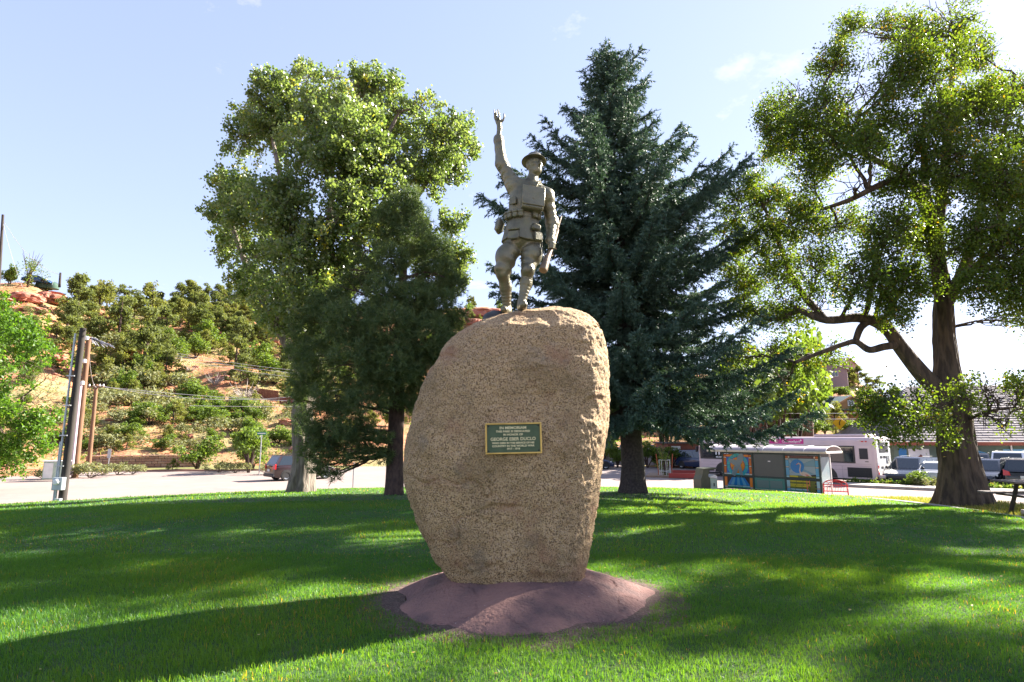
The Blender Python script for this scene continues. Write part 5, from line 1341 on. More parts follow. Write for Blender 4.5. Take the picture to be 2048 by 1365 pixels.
    # end screen, roof
    for x in (.0, L):
        mb = MB(); mb.box((x, -Dp / 2, 1.20), (.02, Dp - .12, 1.40)); mb.build('end_screen', pm('clear_screen', (.26, .34, .37), (.34, .39, .41), 2, rough=.15, spec=.6), root)
        mb = MB(); mb.box((x, -Dp, Hh / 2), (.07, .07, Hh), bev=.006); mb.build('post', M_white if x == 0 else M_shg, root)
        mb = MB(); mb.box((x, -Dp / 2, .46), (.05, Dp - .1, .05)); mb.build('rail', M_white, root)
    x0, x1 = -.55, L + .75; y0, y1 = .42, -Dp - .30
    M_cream = pm('cream_fascia', (.50, .47, .36), (.42, .39, .30), 4, rough=.55)
    for y in (y0, y1):
        mb = MB(); mb.box(((x0 + x1) / 2, y, Hh + .05), (x1 - x0, .09, .11), bev=.01); mb.build('fascia', M_cream, root)
    for x in (x0 + .04, x1 - .04):
        mb = MB(); mb.box((x, (y0 + y1) / 2, Hh + .05), (.08, y0 - y1 - .10, .10), bev=.01); mb.build('fascia', M_white, root)
    pts = [((y0 + y1) / 2 + (y0 - y1) / 2 * .96 * math.cos(t), Hh + .10 + .27 * math.sin(t)) for t in np.linspace(0, math.pi, 15)]
    n_ = 6; M_roof = pm('hazy_barrel_roof', (.27, .23, .25), (.40, .35, .37), 1.2, rough=.3, spec=.6, stretch=(.5, 1, 1))
    for k in range(n_):
        xa, xb = x0 + .05 + (x1 - x0 - .1) * k / n_, x0 + .05 + (x1 - x0 - .1) * (k + 1) / n_ - .02
        inner = [(a_ * 1.0, b_ - .012) for a_, b_ in pts][::-1]
        mb = MB(); mb.prism(pts + inner, xa, xb, axis='x'); mb.build('roof_panel', M_roof, root, smoothed=True)
    for k in range(n_ + 1):
        xa = x0 + .04 + (x1 - x0 - .1) * k / n_
        mb = MB(); mb.tube([(xa, a_, b_ + .006) for a_, b_ in pts], .018, 6); mb.build('roof_rib', M_white, root)
    # seat rail by the end
    mb = MB(); mb.tube([(.3, -.7, 0), (.3, -.7, .75), (.15, -.7, .85), (0.0, -.7, .75), (0, -.7, 0)], .022, 8); mb.build('grab_rail', M_white, root, smoothed=True)
    return root
shelter()

# --- litter bin left of the shelter
bY = 34.0; bc = Vector((xat(1412, bY, -.8), bY, ROADZ))
bn = thing('litter_bin', 'olive green litter bin with a sloping hood and pale lower door', 'litter bin', bc, R(14))
M_ol = pm('olive_paint', (.085, .090, .055), (.07, .075, .045), 5, rough=.55); M_lg = pm('pale_green_paint', (.42, .52, .42), (.36, .45, .37), 5, rough=.5)
mb = MB(); prof_ = [(-.50, 0), (.02, 0), (.02, .62), (-.08, .74), (.02, 1.02), (.42, 1.10), (.40, 1.16), (-.32, 1.12), (-.40, .78), (-.50, .55)]
mb.prism(prof_, -.35, .35, axis='y'); mb.build('body', M_ol, bn)
mb = MB(); mb.prism([(.02, 0), (.42, 0), (.42, .58), (.02, .64)], -.33, .33, axis='y'); mb.build('lower_box', M_lg, bn)
mb = MB(); mb.prism([(-.02, .68), (.42, .60), (.42, .72), (.30, .80)], -.34, .34, axis='y'); mb.build('tray', M_white, bn)
mb = MB(); mb.box((.22, -.345, .30), (.06, .03, .16)); mb.build('latch', M_dark, bn); mb = MB(); mb.box((.12, -.352, 1.03), (.34, .01, .06)); mb.build('label_strip', M_dark, bn)
mb = MB(); mb.box((.22, -.34, .30), (.34, .02, .5)); mb.build('door', M_lg, bn)

bn.scale = (1.12, 1.12, 1.08)
# --- red bench beside the shelter
be = Vector((xat(1671, 29.6, -.9), 29.6, ROADZ))
rb = thing('red_bench', 'red metal bench with an arched back, right of the bus shelter', 'bench', be, R(-28))
def bt(name, P, r=.018): mb = MB(); mb.tube(P, r, 7); return mb.build(name, M_red, rb, smoothed=True)
for s_ in (-1, 1):
    bt('leg', [(s_ * .62, 0, 0), (s_ * .62, 0, .82)], .035); bt('leg', [(s_ * .62, -.5, 0), (s_ * .62, -.5, .62)], .03); bt('armrest', [(s_ * .62, 0, .64), (s_ * .62, -.52, .62)], .026)
bt('back_arch', [(-.66, 0, .80)] + [(.62 * math.sin(t), 0, .78 + .30 * math.cos(t)) for t in np.linspace(-math.pi / 2, math.pi / 2, 13)] + [(.66, 0, .80)], .030)
bt('inner_arch', [(.36 * math.sin(t), 0, .78 + .20 * math.cos(t)) for t in np.linspace(-math.pi / 2, math.pi / 2, 11)], .02)
for k in range(5): t = -.9 + .45 * k; bt('arch_spoke', [(.34 * math.sin(t), 0, .78 + .19 * math.cos(t)), (.58 * math.sin(t), 0, .78 + .28 * math.cos(t))], .014)
bt('back_rail', [(-.62, 0, .78), (.62, 0, .78)], .026); bt('back_rail', [(-.62, 0, .40), (.62, 0, .40)], .022)
for k in range(15): x = -.56 + 1.12 * k / 14; bt('back_slat', [(x, 0, .40), (x, 0, .78)], .012)
for k in range(7): mb = MB(); mb.box((0, -.04 - .075 * k, .42), (1.24, .055, .03), bev=.006); mb.build('seat_slat', M_red, rb)

rb.scale = (.84, .84, .80)
# --- picnic table at the right edge
tx, tY, tz = verge_hit(2100, 1031)
pt = thing('picnic_table', 'weathered grey plank picnic table on dry grass, cut by the right edge', 'picnic table', (tx, tY, tz), R(-4))
M_plank = pm('weathered_plank', (.17, .14, .13), (.11, .09, .085), 4, rough=.85, bump=.3, bscale=30, stretch=(.3, 4, 4)); M_stl = pm('dark_steel', (.05, .045, .045), rough=.5, metal=.4)
for k in range(4): mb = MB(); mb.box((0, -.30 + .2 * k, .75), (1.9, .18, .045), bev=.008); mb.build('top_plank', M_plank, pt)
for y in (-.72, .72):
    for k in range(2): mb = MB(); mb.box((0, y + (-.08 + .16 * k), .45), (1.9, .145, .045), bev=.008); mb.build('seat_plank', M_plank, pt)
for x in (-.55, .55):
    for s_ in (-1, 1): mb = MB(); mb.tube([(x, s_ * .10, .72), (x, s_ * .22, .42), (x, s_ * .42, .0)], .045, 8); mb.build('leg', M_stl, pt, smoothed=True)
    mb = MB(); mb.box((x, 0, .41), (.07, 1.56, .05)); mb.build('cross_beam', M_stl, pt); mb = MB(); mb.box((x, 0, .71), (.07, .74, .05)); mb.build('top_beam', M_stl, pt)
    mb = MB(); mb.lathe([(.06, -.10), (.06, .12)], 10, Matrix.Translation((x, 0, 0))); mb.build('footing', M_conc, pt)

# --- cars
def lerp(a, b, t): return a + (b - a) * t
def car(name, label, loc, heading, paint, kind='suv', L=4.6, Wd=1.85, H=1.68, group=None, extra=None, tail=None):
    """x forward, y left, origin on the ground under the middle"""
    root = thing(name, label, 'car', loc, math.atan2(heading[1], heading[0]), group)
    gc = .22; belt = H * (.58 if kind != 'sedan' else .64); hl = L / 2
    if kind == 'sedan': cab = [(-hl * .86, belt + .02), (-hl * .42, H - .02), (hl * .05, H), (hl * .20, H - .04), (hl * .62, belt + .0)]
    elif kind == 'van': cab = [(-hl * .97, belt), (-hl * .90, H - .03), (hl * .35, H), (hl * .48, H - .05), (hl * .74, belt)]
    else: cab = [(-hl * .96, belt), (-hl * .80, H - .06), (hl * .08, H), (hl * .24, H - .05), (hl * .58, belt)]
    # lower body: sections along x
    secs = []
    hood = belt - .02; nose = belt - .16 if kind != 'van' else belt - .08
    for x, top, w_, lo in ((-hl, belt - .30, .74, gc + .16), (-hl + .05, belt - .06, .90, gc + .06), (-hl * .86, belt, .97, gc), (-hl * .5, belt, 1.0, gc), (0, belt, 1.0, gc), (hl * .5, belt, 1.0, gc), (hl * .62, belt - .01, .99, gc), (hl * .84, nose, .95, gc + .02), (hl * .96, nose - .10, .86, gc + .06), (hl, nose - .28, .70, gc + .14)):
        w2 = Wd / 2 * w_; sh = min(top - .10, belt - .14)
        secs.append([(x, -w2 * .90, lo), (x, -w2, lo + .16), (x, -w2, sh), (x, -w2 * .95, top - .02), (x, -w2 * .80, top), (x, w2 * .80, top), (x, w2 * .95, top - .02), (x, w2, sh), (x, w2, lo + .16), (x, w2 * .90, lo)])
    mb = MB(); V = [p for s_ in secs for p in s_]; n = 10; F = []
    for i in range(len(secs) - 1):
        for k in range(n): F.append((i * n + k, i * n + (k + 1) % n, (i + 1) * n + (k + 1) % n, (i + 1) * n + k))
    F.append(tuple(range(n))); F.append(tuple(range((len(secs) - 1) * n, len(secs) * n)))
    mb.add(V, F)
    # cabin
    wb, wt = Wd / 2 * .94, Wd / 2 * (.74 if kind != 'van' else .84)
    def wz(z): return lerp(wb, wt, (z - belt) / (H - belt))
    b = len(mb.v); V = []
    for x, z in cab: V += [(x, -wz(z), z), (x, wz(z), z)]
    F = [(2 * i, 2 * i + 2, 2 * i + 3, 2 * i + 1) for i in range(len(cab) - 1)] + [tuple(2 * i for i in range(len(cab)))[::-1], tuple(2 * i + 1 for i in range(len(cab))), (0, 1, 2 * len(cab) - 1, 2 * len(cab) - 2)]
    mb.add(V, F)
    body = mb.build('body', paint, root, smoothed=True)
    def slab(name, q, mat, t=.008, parent=root):
        q = [Vector(p) for p in q]; nn = (q[1] - q[0]).cross(q[2] - q[0]).normalized()
        c_ = sum(q, Vector()) / len(q)
        if nn.dot(c_ - Vector((0, 0, belt * .8))) < 0: nn = -nn
        mb = MB(); mb.add([p - nn * .02 for p in q] + [p + nn * t for p in q], [tuple(range(len(q))), tuple(range(len(q), 2 * len(q)))[::-1]] + [(i, (i + 1) % len(q), (i + 1) % len(q) + len(q), i + len(q)) for i in range(len(q))])
        return mb.build(name, mat, parent)
    def inset(p0, p1, p2, p3, a_=.07, b_=.10):
        f = lambda u, v: tuple(lerp(lerp(p0[k], p1[k], u), lerp(p3[k], p2[k], u), v) for k in range(3)); return [f(a_, b_), f(1 - a_, b_), f(1 - a_, 1 - b_), f(a_, 1 - b_)]
    q = lambda i, s_: (cab[i][0], s_ * wz(cab[i][1]), cab[i][1])
    slab('windscreen', inset(q(-1, -1), q(-1, 1), q(-2, 1), q(-2, -1), .06, .08), M_glass)
    slab('rear_window', inset(q(0, 1), q(0, -1), q(1, -1), q(1, 1), .08, .14), M_glass)
    for s_ in (-1, 1):
        xs = [cab[0][0], cab[1][0], cab[-2][0], cab[-1][0]]
        zt = H - .10; zb_ = belt + .05
        def xa(z): return lerp(cab[0][0], cab[1][0], (z - belt) / (cab[1][1] - belt)) + .14
        def xb(z): return lerp(cab[-1][0], cab[-2][0], (z - belt) / (cab[-2][1] - belt)) - .12
        nwin = 3 if kind != 'sedan' else 2
        for k in range(nwin):
            f0, f1 = k / nwin + .015, (k + 1) / nwin - .015
            pts = [(lerp(xa(z), xb(z), f), s_ * wz(z), z) for f, z in ((f0, zb_), (f1, zb_), (f1, zt), (f0, zt))]
            slab('side_window', pts, M_glass)
        for x in (-hl * .30, hl * .12):
            slab('door_seam', [(x, s_ * (Wd / 2), gc + .2), (x + .012, s_ * (Wd / 2), gc + .2), (x + .012, s_ * (Wd / 2), belt - .15), (x, s_ * (Wd / 2), belt - .15)], M_dark, .002)
            mb = MB(); mb.box((x - .12, s_ * (Wd / 2 + .01), belt - .2), (.16, .03, .03), bev=.006); mb.build('door_handle', paint, root)
        mb = MB(); mb.box((hl * .50, s_ * (Wd / 2 + .09), belt + .08), (.12, .20, .15), bev=.04); mb.build('mirror', M_dark if kind != 'van' else paint, root, smoothed=True)
        for x in (-hl * .62, hl * .64):
            mb = MB(); mb.prism([(x + .40 * math.cos(t), .33 + .42 * math.sin(t)) for t in np.linspace(-.25, math.pi + .25, 12)], s_ * (Wd / 2 - .10), s_ * (Wd / 2 + .006), axis='y'); mb.build('wheel_arch', M_dark, root)
            wheel(root, Matrix.Translation((x, s_ * (Wd / 2 - .09), .34)) @ Matrix.Rotation(-s_ * math.pi / 2, 4, 'X'), .345, .22, 5)
        slab('headlight', [(hl * .90, s_ * Wd * .26, belt - .32), (hl * .84, s_ * Wd * .465, belt - .30), (hl * .82, s_ * Wd * .465, belt - .19), (hl * .90, s_ * Wd * .28, belt - .24)], M_lens, .09)
        tz = belt - .14 if kind == 'sedan' else belt - .06
        slab('tail_light', [(-hl + .02, s_ * Wd * .31, tz - .16), (-hl + .10, s_ * Wd * .485, tz - .16), (-hl + .12, s_ * Wd * .475, tz + (.0 if kind == 'sedan' else .18)), (-hl + .05, s_ * Wd * .33, tz + (.0 if kind == 'sedan' else .05))], M_redlens, .06)
        if kind != 'sedan':
            mb = MB(); mb.tube([(-hl * .6, s_ * wt * .9, H - .03), (-hl * .6, s_ * wt * .9, H + .025), (hl * .02, s_ * wt * .9, H + .03), (hl * .04, s_ * wt * .9, H)], .011, 6); mb.build('roof_rail', M_dark, root)
    mb = MB(); mb.box((hl + .01, 0, gc + .30), (.05, Wd * .5, .18), bev=.01); mb.build('grille', M_grille, root)
    mb = MB(); mb.box((hl - .02, 0, gc + .08), (.12, Wd * .80, .16), bev=.03); mb.build('front_bumper', M_grille if kind != 'sedan' else paint, root, smoothed=True)
    mb = MB(); mb.box((-hl + .02, 0, gc + .16), (.16, Wd * .90, .22), bev=.04); mb.build('rear_bumper', M_grille if kind == 'suv' else paint, root, smoothed=True)
    mb = MB(); mb.box((-hl - .03, 0, belt - .30), (.03, .34, .16), bev=.004); mb.build('licence_plate', M_plate, root)
    return root
C_maroon = pm('dark_maroon_paint', (.030, .012, .013), (.024, .011, .012), 2, rough=.28, spec=.5, coat=.6)
C_navy = pm('dark_blue_paint', (.018, .030, .075), rough=.25, spec=.5, coat=.7)
C_slate = pm('slate_paint', (.035, .042, .055), rough=.25, metal=.3, coat=.7)
C_silver = pm('silver_paint', (.50, .50, .52), rough=.3, metal=.5, coat=.5)
C_whitep = pm('white_car_paint', (.74, .74, .75), rough=.3, coat=.5)
C_black = pm('black_car_paint', (.014, .015, .02), rough=.2, coat=.8)
car('suv_car', 'dark maroon estate car driving away on the road, partly behind the cottonwood trunk', (xat(602, 42.5, -.6), 42.5, ROADZ), (.72, .69), C_maroon, 'suv', 4.5, 1.82, 1.74)
car('suv_car', 'dark blue car just showing behind the right edge of the boulder', (xat(1176, 56, -.6), 56, ROADZ), (1, .05), C_navy, 'sedan', 4.6, 1.8, 1.42)
car('suv_car', 'dark blue car hidden behind the front end of the bus', (xat(1400, 56, -.6), 56, ROADZ), (.5, -.85), C_navy, 'suv', 4.6, 1.85, 1.75)
car('suv_car', 'dark blue off-roader parked nose out between the bus and the silver saloon', (xat(1826, 38.0, -.6), 38.0, ROADZ), (-.83, -.55), C_slate, 'suv', 4.6, 1.88, 1.70, 'cars parked before the mural wall')
car('saloon_car', 'silver saloon parked tail out, left of the elm trunk', (xat(1874, 37.6, -.7), 37.6, ROADZ), (.62, .78), C_silver, 'sedan', 4.8, 1.85, 1.45, 'cars parked before the mural wall')
car('suv_car', 'black car parked nose out, right of the elm trunk', (xat(1980, 37.0, -.6), 37.0, ROADZ), (-.80, -.60), C_black, 'suv', 4.6, 1.85, 1.62, 'cars parked before the mural wall')
car('white_van', 'white people carrier parked behind the black car', (xat(2022, 42.0, -.5), 42.0, ROADZ), (-.70, -.72), C_whitep, 'van', 4.9, 1.95, 1.95, 'cars parked before the mural wall')
car('suv_car', 'slate grey estate car parked tail out, cut by the right edge', (xat(2050, 35.8, -.6), 35.8, ROADZ), (.66, .75), C_slate, 'suv', 4.7, 1.88, 1.70, 'cars parked before the mural wall')
car('suv_car', 'dark car deepest in the parking row, its roof showing over the black car', (xat(1958, 44.5, -.6), 44.5, ROADZ), (-.70, -.72), C_black, 'suv', 4.6, 1.85, 1.75, 'cars parked before the mural wall')

# --- raised pavement before the parked cars
def slabpoly(name, pts, z0, z1, mat):
    mb = MB(); mb.prism(pts, z0, z1, axis='z'); return tag(mb.build(name, mat), kind='structure')
kp = [(xat(1690, 36.0, -1.3), 36.0), (xat(1830, 33.9, -1.3), 33.9), (xat(2048, 31.2, -1.3), 31.2), (xat(2300, 29.0, -1.3), 29.0)]
kq = [(x + 1.0, y + 1.5) for x, y in kp][::-1]
slabpoly('pavement', kp + kq, ROADZ - .1, ROADZ + .16, M_conc)
kb = [(x + 1.02, y + 1.52) for x, y in kp]; kb2 = [(x + 1.7, y + 2.2) for x, y in kp][::-1]
slabpoly('planting_strip', kb + kb2, ROADZ - .1, ROADZ + .14, M_verge)
g = np.random.default_rng(5); P_ = []
for k in range(900):
    i = g.integers(0, 3); t = g.random(); x = lerp(kp[i][0], kp[i + 1][0], t) + 1.05 + .6 * g.random(); y = lerp(kp[i][1], kp[i + 1][1], t) + 1.7 + .4 * g.random(); P_.append((x, y, ROADZ + .16 + .10 * g.random()))
V, F, T = leaf_quads(np.repeat(np.array(P_), 4, 0) + g.normal(0, .10, (3600, 3)) * np.array([1, 1, .7]), .16, .07, g, up=.5)
tag(np_mesh('ground_cover', V, F, L_oak, attr={'tint': T}), kind='stuff')
# ------------------------------------------------------------------ poles, wires, walls, houses, hillside trees and rocks
M_pole = pm('dark_creosote_pole', (.045, .036, .030), (.028, .024, .022), 8, rough=.85, bump=.4, bscale=20, stretch=(1, 1, .15))
M_pole2 = pm('brown_timber_pole', (.20, .105, .055), (.13, .07, .04), 8, rough=.85, bump=.4, stretch=(1, 1, .15))
M_cond = pm('grey_conduit', (.40, .45, .48), (.33, .37, .40), 5, rough=.4, metal=.4)
def T_(name, P, r, mat, parent, n=9): mb = MB(); mb.tube(P, r, n); return mb.build(name, mat, parent, smoothed=True)
def upole(name, label, pxb, pyb, pxt, pyt, Y, r, mat, zb=None):
    b = at(pxb, pyb, Y); t = at(pxt, pyt, Y)
    if zb is not None: b = Vector((xat(pxb, Y, zb), Y, zb))
    root = thing(name, label, 'utility pole', b); T_('post', [(0, 0, -.2), tuple((t - b) * .5), tuple(t - b)], [r * 1.12, r, r * .85], mat, root, 14); return root, t - b
x, y, z = lawn_hit(118, 1003)
up, tv = upole('utility_pole', 'dark leaning utility pole with conduit and a meter box, at the lawn edge', 118, 1003, 166, 657, y + .1, .118, M_pole, zb=verge_z(x, y) - .05)
ax = tv.normalized(); ln = tv.length
off = Vector((-.17, -.10, 0))
T_('conduit', [tuple(off), tuple(off + ax * ln * .97)], .035, M_cond, up); T_('conduit', [tuple(off + Vector((-.07, .02, 0))), tuple(off + Vector((-.07, .02, 0)) + ax * ln * .42)], .03, M_cond, up)
bxm = Matrix.Translation(ax * ln * .20 + Vector((-.05, -.22, 0))) @ ax.to_track_quat('Z', 'Y').to_matrix().to_4x4()
mb = MB(); mb.box((0, 0, 0), (.34, .20, .42), Matrix.Translation(ax * ln * .215 + Vector((.0, -.25, 0))), bev=.015); mbx = mb.build('meter_box', M_cond, up)
mb = MB(); mb.lathe([(.10, 0), (.10, .05), (.07, .08)], 16, Matrix.Translation(ax * ln * .225 + Vector((.0, -.35, 0))) @ Matrix.Rotation(math.pi / 2, 4, 'X')); mb.build('meter_dial', M_lens, mbx, smoothed=True)
mb = MB(); mb.box((0, 0, 0), (.20, .14, .26), Matrix.Translation(ax * ln * .125 + Vector((.02, -.22, 0))), bev=.01); mb.build('junction_box', M_cond, up)
for q in (.3, .45, .6, .75): mb = MB(); mb.box((0, 0, 0), (.26, .05, .04), Matrix.Translation(ax * ln * q + Vector((-.12, -.15, 0)))); mb.build('strap', M_steel, up)
p2, tv2 = upole('utility_pole', 'brown wooden utility pole with a pale cable guard, behind the dark leaning pole', 150, 941, 178, 674, 44, .20, M_pole2, zb=ROADZ + .2)
a2 = tv2.normalized(); l2 = tv2.length
T_('cable_guard', [tuple(Vector((-.10, -.24, 0))), tuple(Vector((-.10, -.24, 0)) + a2 * l2 * .66)], .13, pm('pale_pink_guard', (.55, .42, .46), (.48, .36, .42), 4, rough=.6), p2)
for q in (.64, .80, .97): mb = MB(); mb.lathe([(.02, 0), (.11, .03), (.13, .15), (.11, .28), (.02, .31)], 10, Matrix.Translation(a2 * l2 * q + Vector((.05, -.26, 0)))); mb.build('insulator', M_white, p2, smoothed=True)
mb = MB()
g = np.random.default_rng(4)
for k in range(16): s_ = a2 * l2 * .985 + Vector((.1, -.1, .05)); e = s_ + Vector((.35 + .11 * k, 0, -.35 - .025 * k + g.normal(0, .10))); mb.tube([tuple(s_), tuple((s_ + e) / 2 + Vector((0, 0, g.normal(.1, .08)))), tuple(e)], .022, 5)
mb.build('cable_tangle', pm('silver_cable', (.42, .41, .46), rough=.4, metal=.4), p2)
p3, tv3 = upole('utility_pole', 'thin brown utility pole standing before the red hillside, above the stone wall end', 177, 926, 193, 769, 51, .16, M_pole2, zb=ROADZ + .3)
mb = MB(); mb.box((0, 0, 0), (1.3, .12, .10), Matrix.Translation(tv3 * .97)); mb.build('crossarm', M_pole2, p3)
for dx in (-.6, -.2, .3, .6): mb = MB(); mb.lathe([(.05, 0), (.07, .06), (.04, .18)], 8, Matrix.Translation(tv3 * .97 + Vector((dx, 0, .05)))); mb.build('insulator', M_white, p3)
p4, tv4 = upole('utility_pole', 'tall dark utility pole on the cliff top at the left edge', -3, 575, 6, 430, 112, .26, M_pole)
p5, tv5 = upole('utility_pole', 'tall brown utility pole rising behind the bus roof', 1620, 880, 1612, 735, 56, .42, pm('red_brown_pole', (.22, .12, .085), (.14, .08, .06), 6, rough=.9, bump=.4, stretch=(1, 1, .2)), zb=ROADZ)
mb = MB(); mb.lathe([(.05, 0), (.30, .06), (.32, .55), (.05, .62)], 12, Matrix.Translation(tv5 * .70 + Vector((.62, -.2, 0)))); mb.build('transformer', M_white, p5, smoothed=True)
p6, tv6 = upole('utility_pole', 'short dark pole on the hill crest among the pines', 119, 573, 121, 546, 118, .22, M_pole)
def wire(label, a, b, sag, r=.020, group='wires strung across the hillside', mat=None):
    a = Vector(a); b = Vector(b); P = [a + (b - a) * t + Vector((0, 0, -sag * 4 * t * (1 - t))) for t in np.linspace(0, 1, 17)]
    mb = MB(); mb.tube([tuple(p - a) for p in P], r, 5); o = mb.build('wire', mat or pm('pale_wire', (.42, .41, .42), rough=.5, metal=.3), None); o.location = a
    return tag(o, label, 'wire', group)
wire('lower pale wire from the thin brown pole to the cottonwood', at(196, 773, 51), at(700, 806, 56), .25, .022)
wire('upper pale wire crossing the hillside from the brown pole towards the pine', at(192, 770, 51), at(700, 775, 62), 1.3, .022)
wire('slack wire looping between the two brown poles', at(178, 700, 44), at(193, 775, 51), .7, .022)
wire('highest of three parallel wires low across the upper hillside', at(355, 707, 74), at(600, 742, 74), .2, .024); wire('middle of three parallel wires across the upper hillside', at(355, 712, 74), at(600, 748, 74), .2, .024); wire('lowest of three parallel wires across the upper hillside', at(350, 716, 74), at(600, 756, 74), .25, .024)
wire('nearly level pale wire passing behind the pine trunk', at(380, 812, 58), at(830, 812, 58), .1, .024)
wire('thin wire falling from the cliff top pole to the short crest pole', at(6, 440, 112), at(120, 550, 118), 2.0, .03); wire('thin wire from the cliff top pole running down behind the ash', at(6, 445, 112), at(45, 575, 112), .6, .03)
wire('pale wire above the teal roofed house', at(1500, 792, 56), at(1850, 786, 56), .2, .02, 'wires over the houses'); wire('pale wire crossing in front of the teal roofed house', at(1480, 826, 54), at(1850, 822, 54), .15, .02, 'wires over the houses'); wire('lower pale wire just above the yellow diamond sign', at(1480, 837, 54), at(1850, 836, 54), .1, .022, 'wires over the houses')

# --- stone retaining wall, block by block
M_block = pm('pink_sandstone', (.36, .20, .15), (.28, .15, .11), 2.5, rough=.95, bump=.5, bscale=14)
M_block2 = pm('pale_sandstone', (.42, .27, .20), (.34, .20, .15), 2.5, rough=.95, bump=.5, bscale=14)
wl0 = Vector((xat(170, 54.0, -1), 54.0, ROADZ)); wl1 = Vector((xat(398, 57.0, -1), 57.0, ROADZ)); d_ = wl1 - wl0; Lw = d_.length
rw = thing('retaining_wall', 'long low wall of reddish stone blocks at the foot of the hill', 'wall', wl0, math.atan2(d_.y, d_.x))
mb = MB(); mb.box((Lw / 2, .28, .48), (Lw, .30, 1.0)); mb.build('core', pm('dark_joint_mortar', (.10, .06, .05), rough=1), rw)  # dark mortar core behind the blocks, seen in the joints
g = np.random.default_rng(9); protos = []
for k in range(4):
    mb = MB(); mb.box((0, 0, 0), (.46 + .03 * k, .26, .215), bev=.03); me = mb
    o = mb.build('block', M_block if k % 2 else M_block2, rw); protos.append(o)
first = [True] * 4
for r_ in range(5):
    n = int(Lw / .52)
    for k in range(n):
        q = int(g.integers(0, 4)); M_ = Matrix.Translation((.26 + .52 * k + (.26 if r_ % 2 else 0), .05 + g.normal(0, .012) + .02 * r_, .11 + .235 * r_)) @ Matrix.Rotation(g.normal(0, .02), 4, 'Z')
        if r_ * n + k >= 296: continue
        if first[q]: protos[q].matrix_local = M_; first[q] = False
        else: share(protos[q], rw, M_)
for k in range(int(Lw / .9)):
    mb = MB() if k == 0 else None
    if k == 0: mb.box((0, 0, 0), (.88, .42, .09), bev=.02); cap0 = mb.build('coping', M_block2, rw); cap0.matrix_local = Matrix.Translation((.45, .14, 1.235))
    else: share(cap0, rw, Matrix.Translation((.45 + .9 * k, .14, 1.235)))
slabpoly('far_pavement', [(wl0.x - 12, wl0.y - 8.0), (wl0.x - 2, wl0.y - 3.0), (wl1.x + 4, wl1.y - 4.5), (wl1.x + 14, wl1.y - 2), (wl1.x + 14, wl1.y + 3), (wl0.x - 14, wl0.y + 3)], ROADZ - .1, ROADZ + .12, M_verge)
mb = MB(); kl = [(wl0.x - 12, wl0.y - 8.1), (wl0.x - 2, wl0.y - 3.1), (wl1.x + 4, wl1.y - 4.6), (wl1.x + 14, wl1.y - 2.1)]
for i in range(3): 
    a_, b_ = Vector((*kl[i], ROADZ + .06)), Vector((*kl[i + 1], ROADZ + .06)); v = b_ - a_; mb.box((v.length / 2, 0, 0), (v.length, .22, .18), Matrix.Translation(a_) @ Matrix.Rotation(math.atan2(v.y, v.x), 4, 'Z'))
tag(mb.build('kerb', pm('red_kerb', (.36, .19, .14), (.30, .16, .12), 3, rough=.9)), kind='structure')

def onhill(px, py, Y0=40, Y1=300):
    """where the sight line through a pixel meets the hillside"""
    d = ray(px, py); t = np.linspace(Y0, Y1, 1600) / d[1]; P = np.array([0, 0, CAMZ]) + d[None] * t[:, None]
    gz_ = hill_z(P[:, 0], P[:, 1]); ok = P[:, 2] < gz_
    if not ok.any(): return None
    i = int(np.argmax(ok)); return P[i, 0], P[i, 1], float(gz_[i])
# --- fences and the timber deck on the slope
def ground(x, y): return float(hill_z(np.array([x]), np.array([y]))[0])
def picket(name, label, px0, px1, pyt, Y, h, mat, n, cat='fence', dy=0.0):
    q = onhill((px0 + px1) / 2, pyt + 1.0 * h / Y * FPX * .8); Y = q[1] if q else Y
    a = at(px0, pyt, Y); b = at(px1, pyt + dy, Y); L = (b - a).length; root = thing(name, label, cat, (a.x, a.y, a.z - h), math.atan2(b.y - a.y, b.x - a.x))
    w = L / n
    for k in range(n):
        z = (b.z - a.z) * (k / n); mb = MB(); mb.prism([(w * k + .008, z), (w * (k + 1) - .008, z), (w * (k + 1) - .008, z + h - .05), (w * (k + .5), z + h), (w * k + .008, z + h - .05)], -.015, .015, axis='y'); mb.build('picket', mat, root)
    for z in (.3, h - .3): T_('rail', [(0, .05, z), (L, .05, z + b.z - a.z)], .04, mat, root, 4)
    for k in range(0, 4): T_('post', [(L * k / 3, .09, -1.5), (L * k / 3, .09, h + (b.z - a.z) * k / 3)], .07, mat, root, 6)
    return root
picket('wooden_fence', 'brown picket fence on the slope beside the dead branches', 512, 556, 776, 74, 1.7, pm('red_brown_timber', (.19, .075, .04), (.13, .05, .03), 5, rough=.9, stretch=(4, 4, .5)), 14, dy=6)
picket('wooden_fence', 'dark red board fence on the slope just left of the pine', 560, 640, 794, 70, 1.6, pm('dark_red_timber', (.17, .045, .035), (.12, .035, .03), 5, rough=.9, stretch=(4, 4, .5)), 18, dy=-2)
M_deck = pm('orange_timber', (.42, .19, .07), (.33, .14, .05), 4, rough=.8, stretch=(3, 3, .5))
q = onhill(262, 722); a = at(246, 717, q[1] - 1.5); dk = thing('timber_deck', 'bright orange timber deck railing among the hillside pines', 'deck', a, R(4))
mb = MB(); mb.box((1.6, .6, 0), (3.4, 1.6, .14)); mb.build('floor', M_deck, dk)
for k in range(9): mb = MB(); mb.box((.1 + .38 * k, -.12, .75), (.31, .05, 1.25)); mb.build('board', M_deck, dk)
for x in (0, 1.6, 3.2): T_('post', [(x, -.2, -3), (x, -.2, 1.6)], .10, M_deck, dk, 6)
mb = MB(); mb.box((1.6, -.12, 1.48), (3.5, .14, .10)); mb.build('top_rail', M_deck, dk)

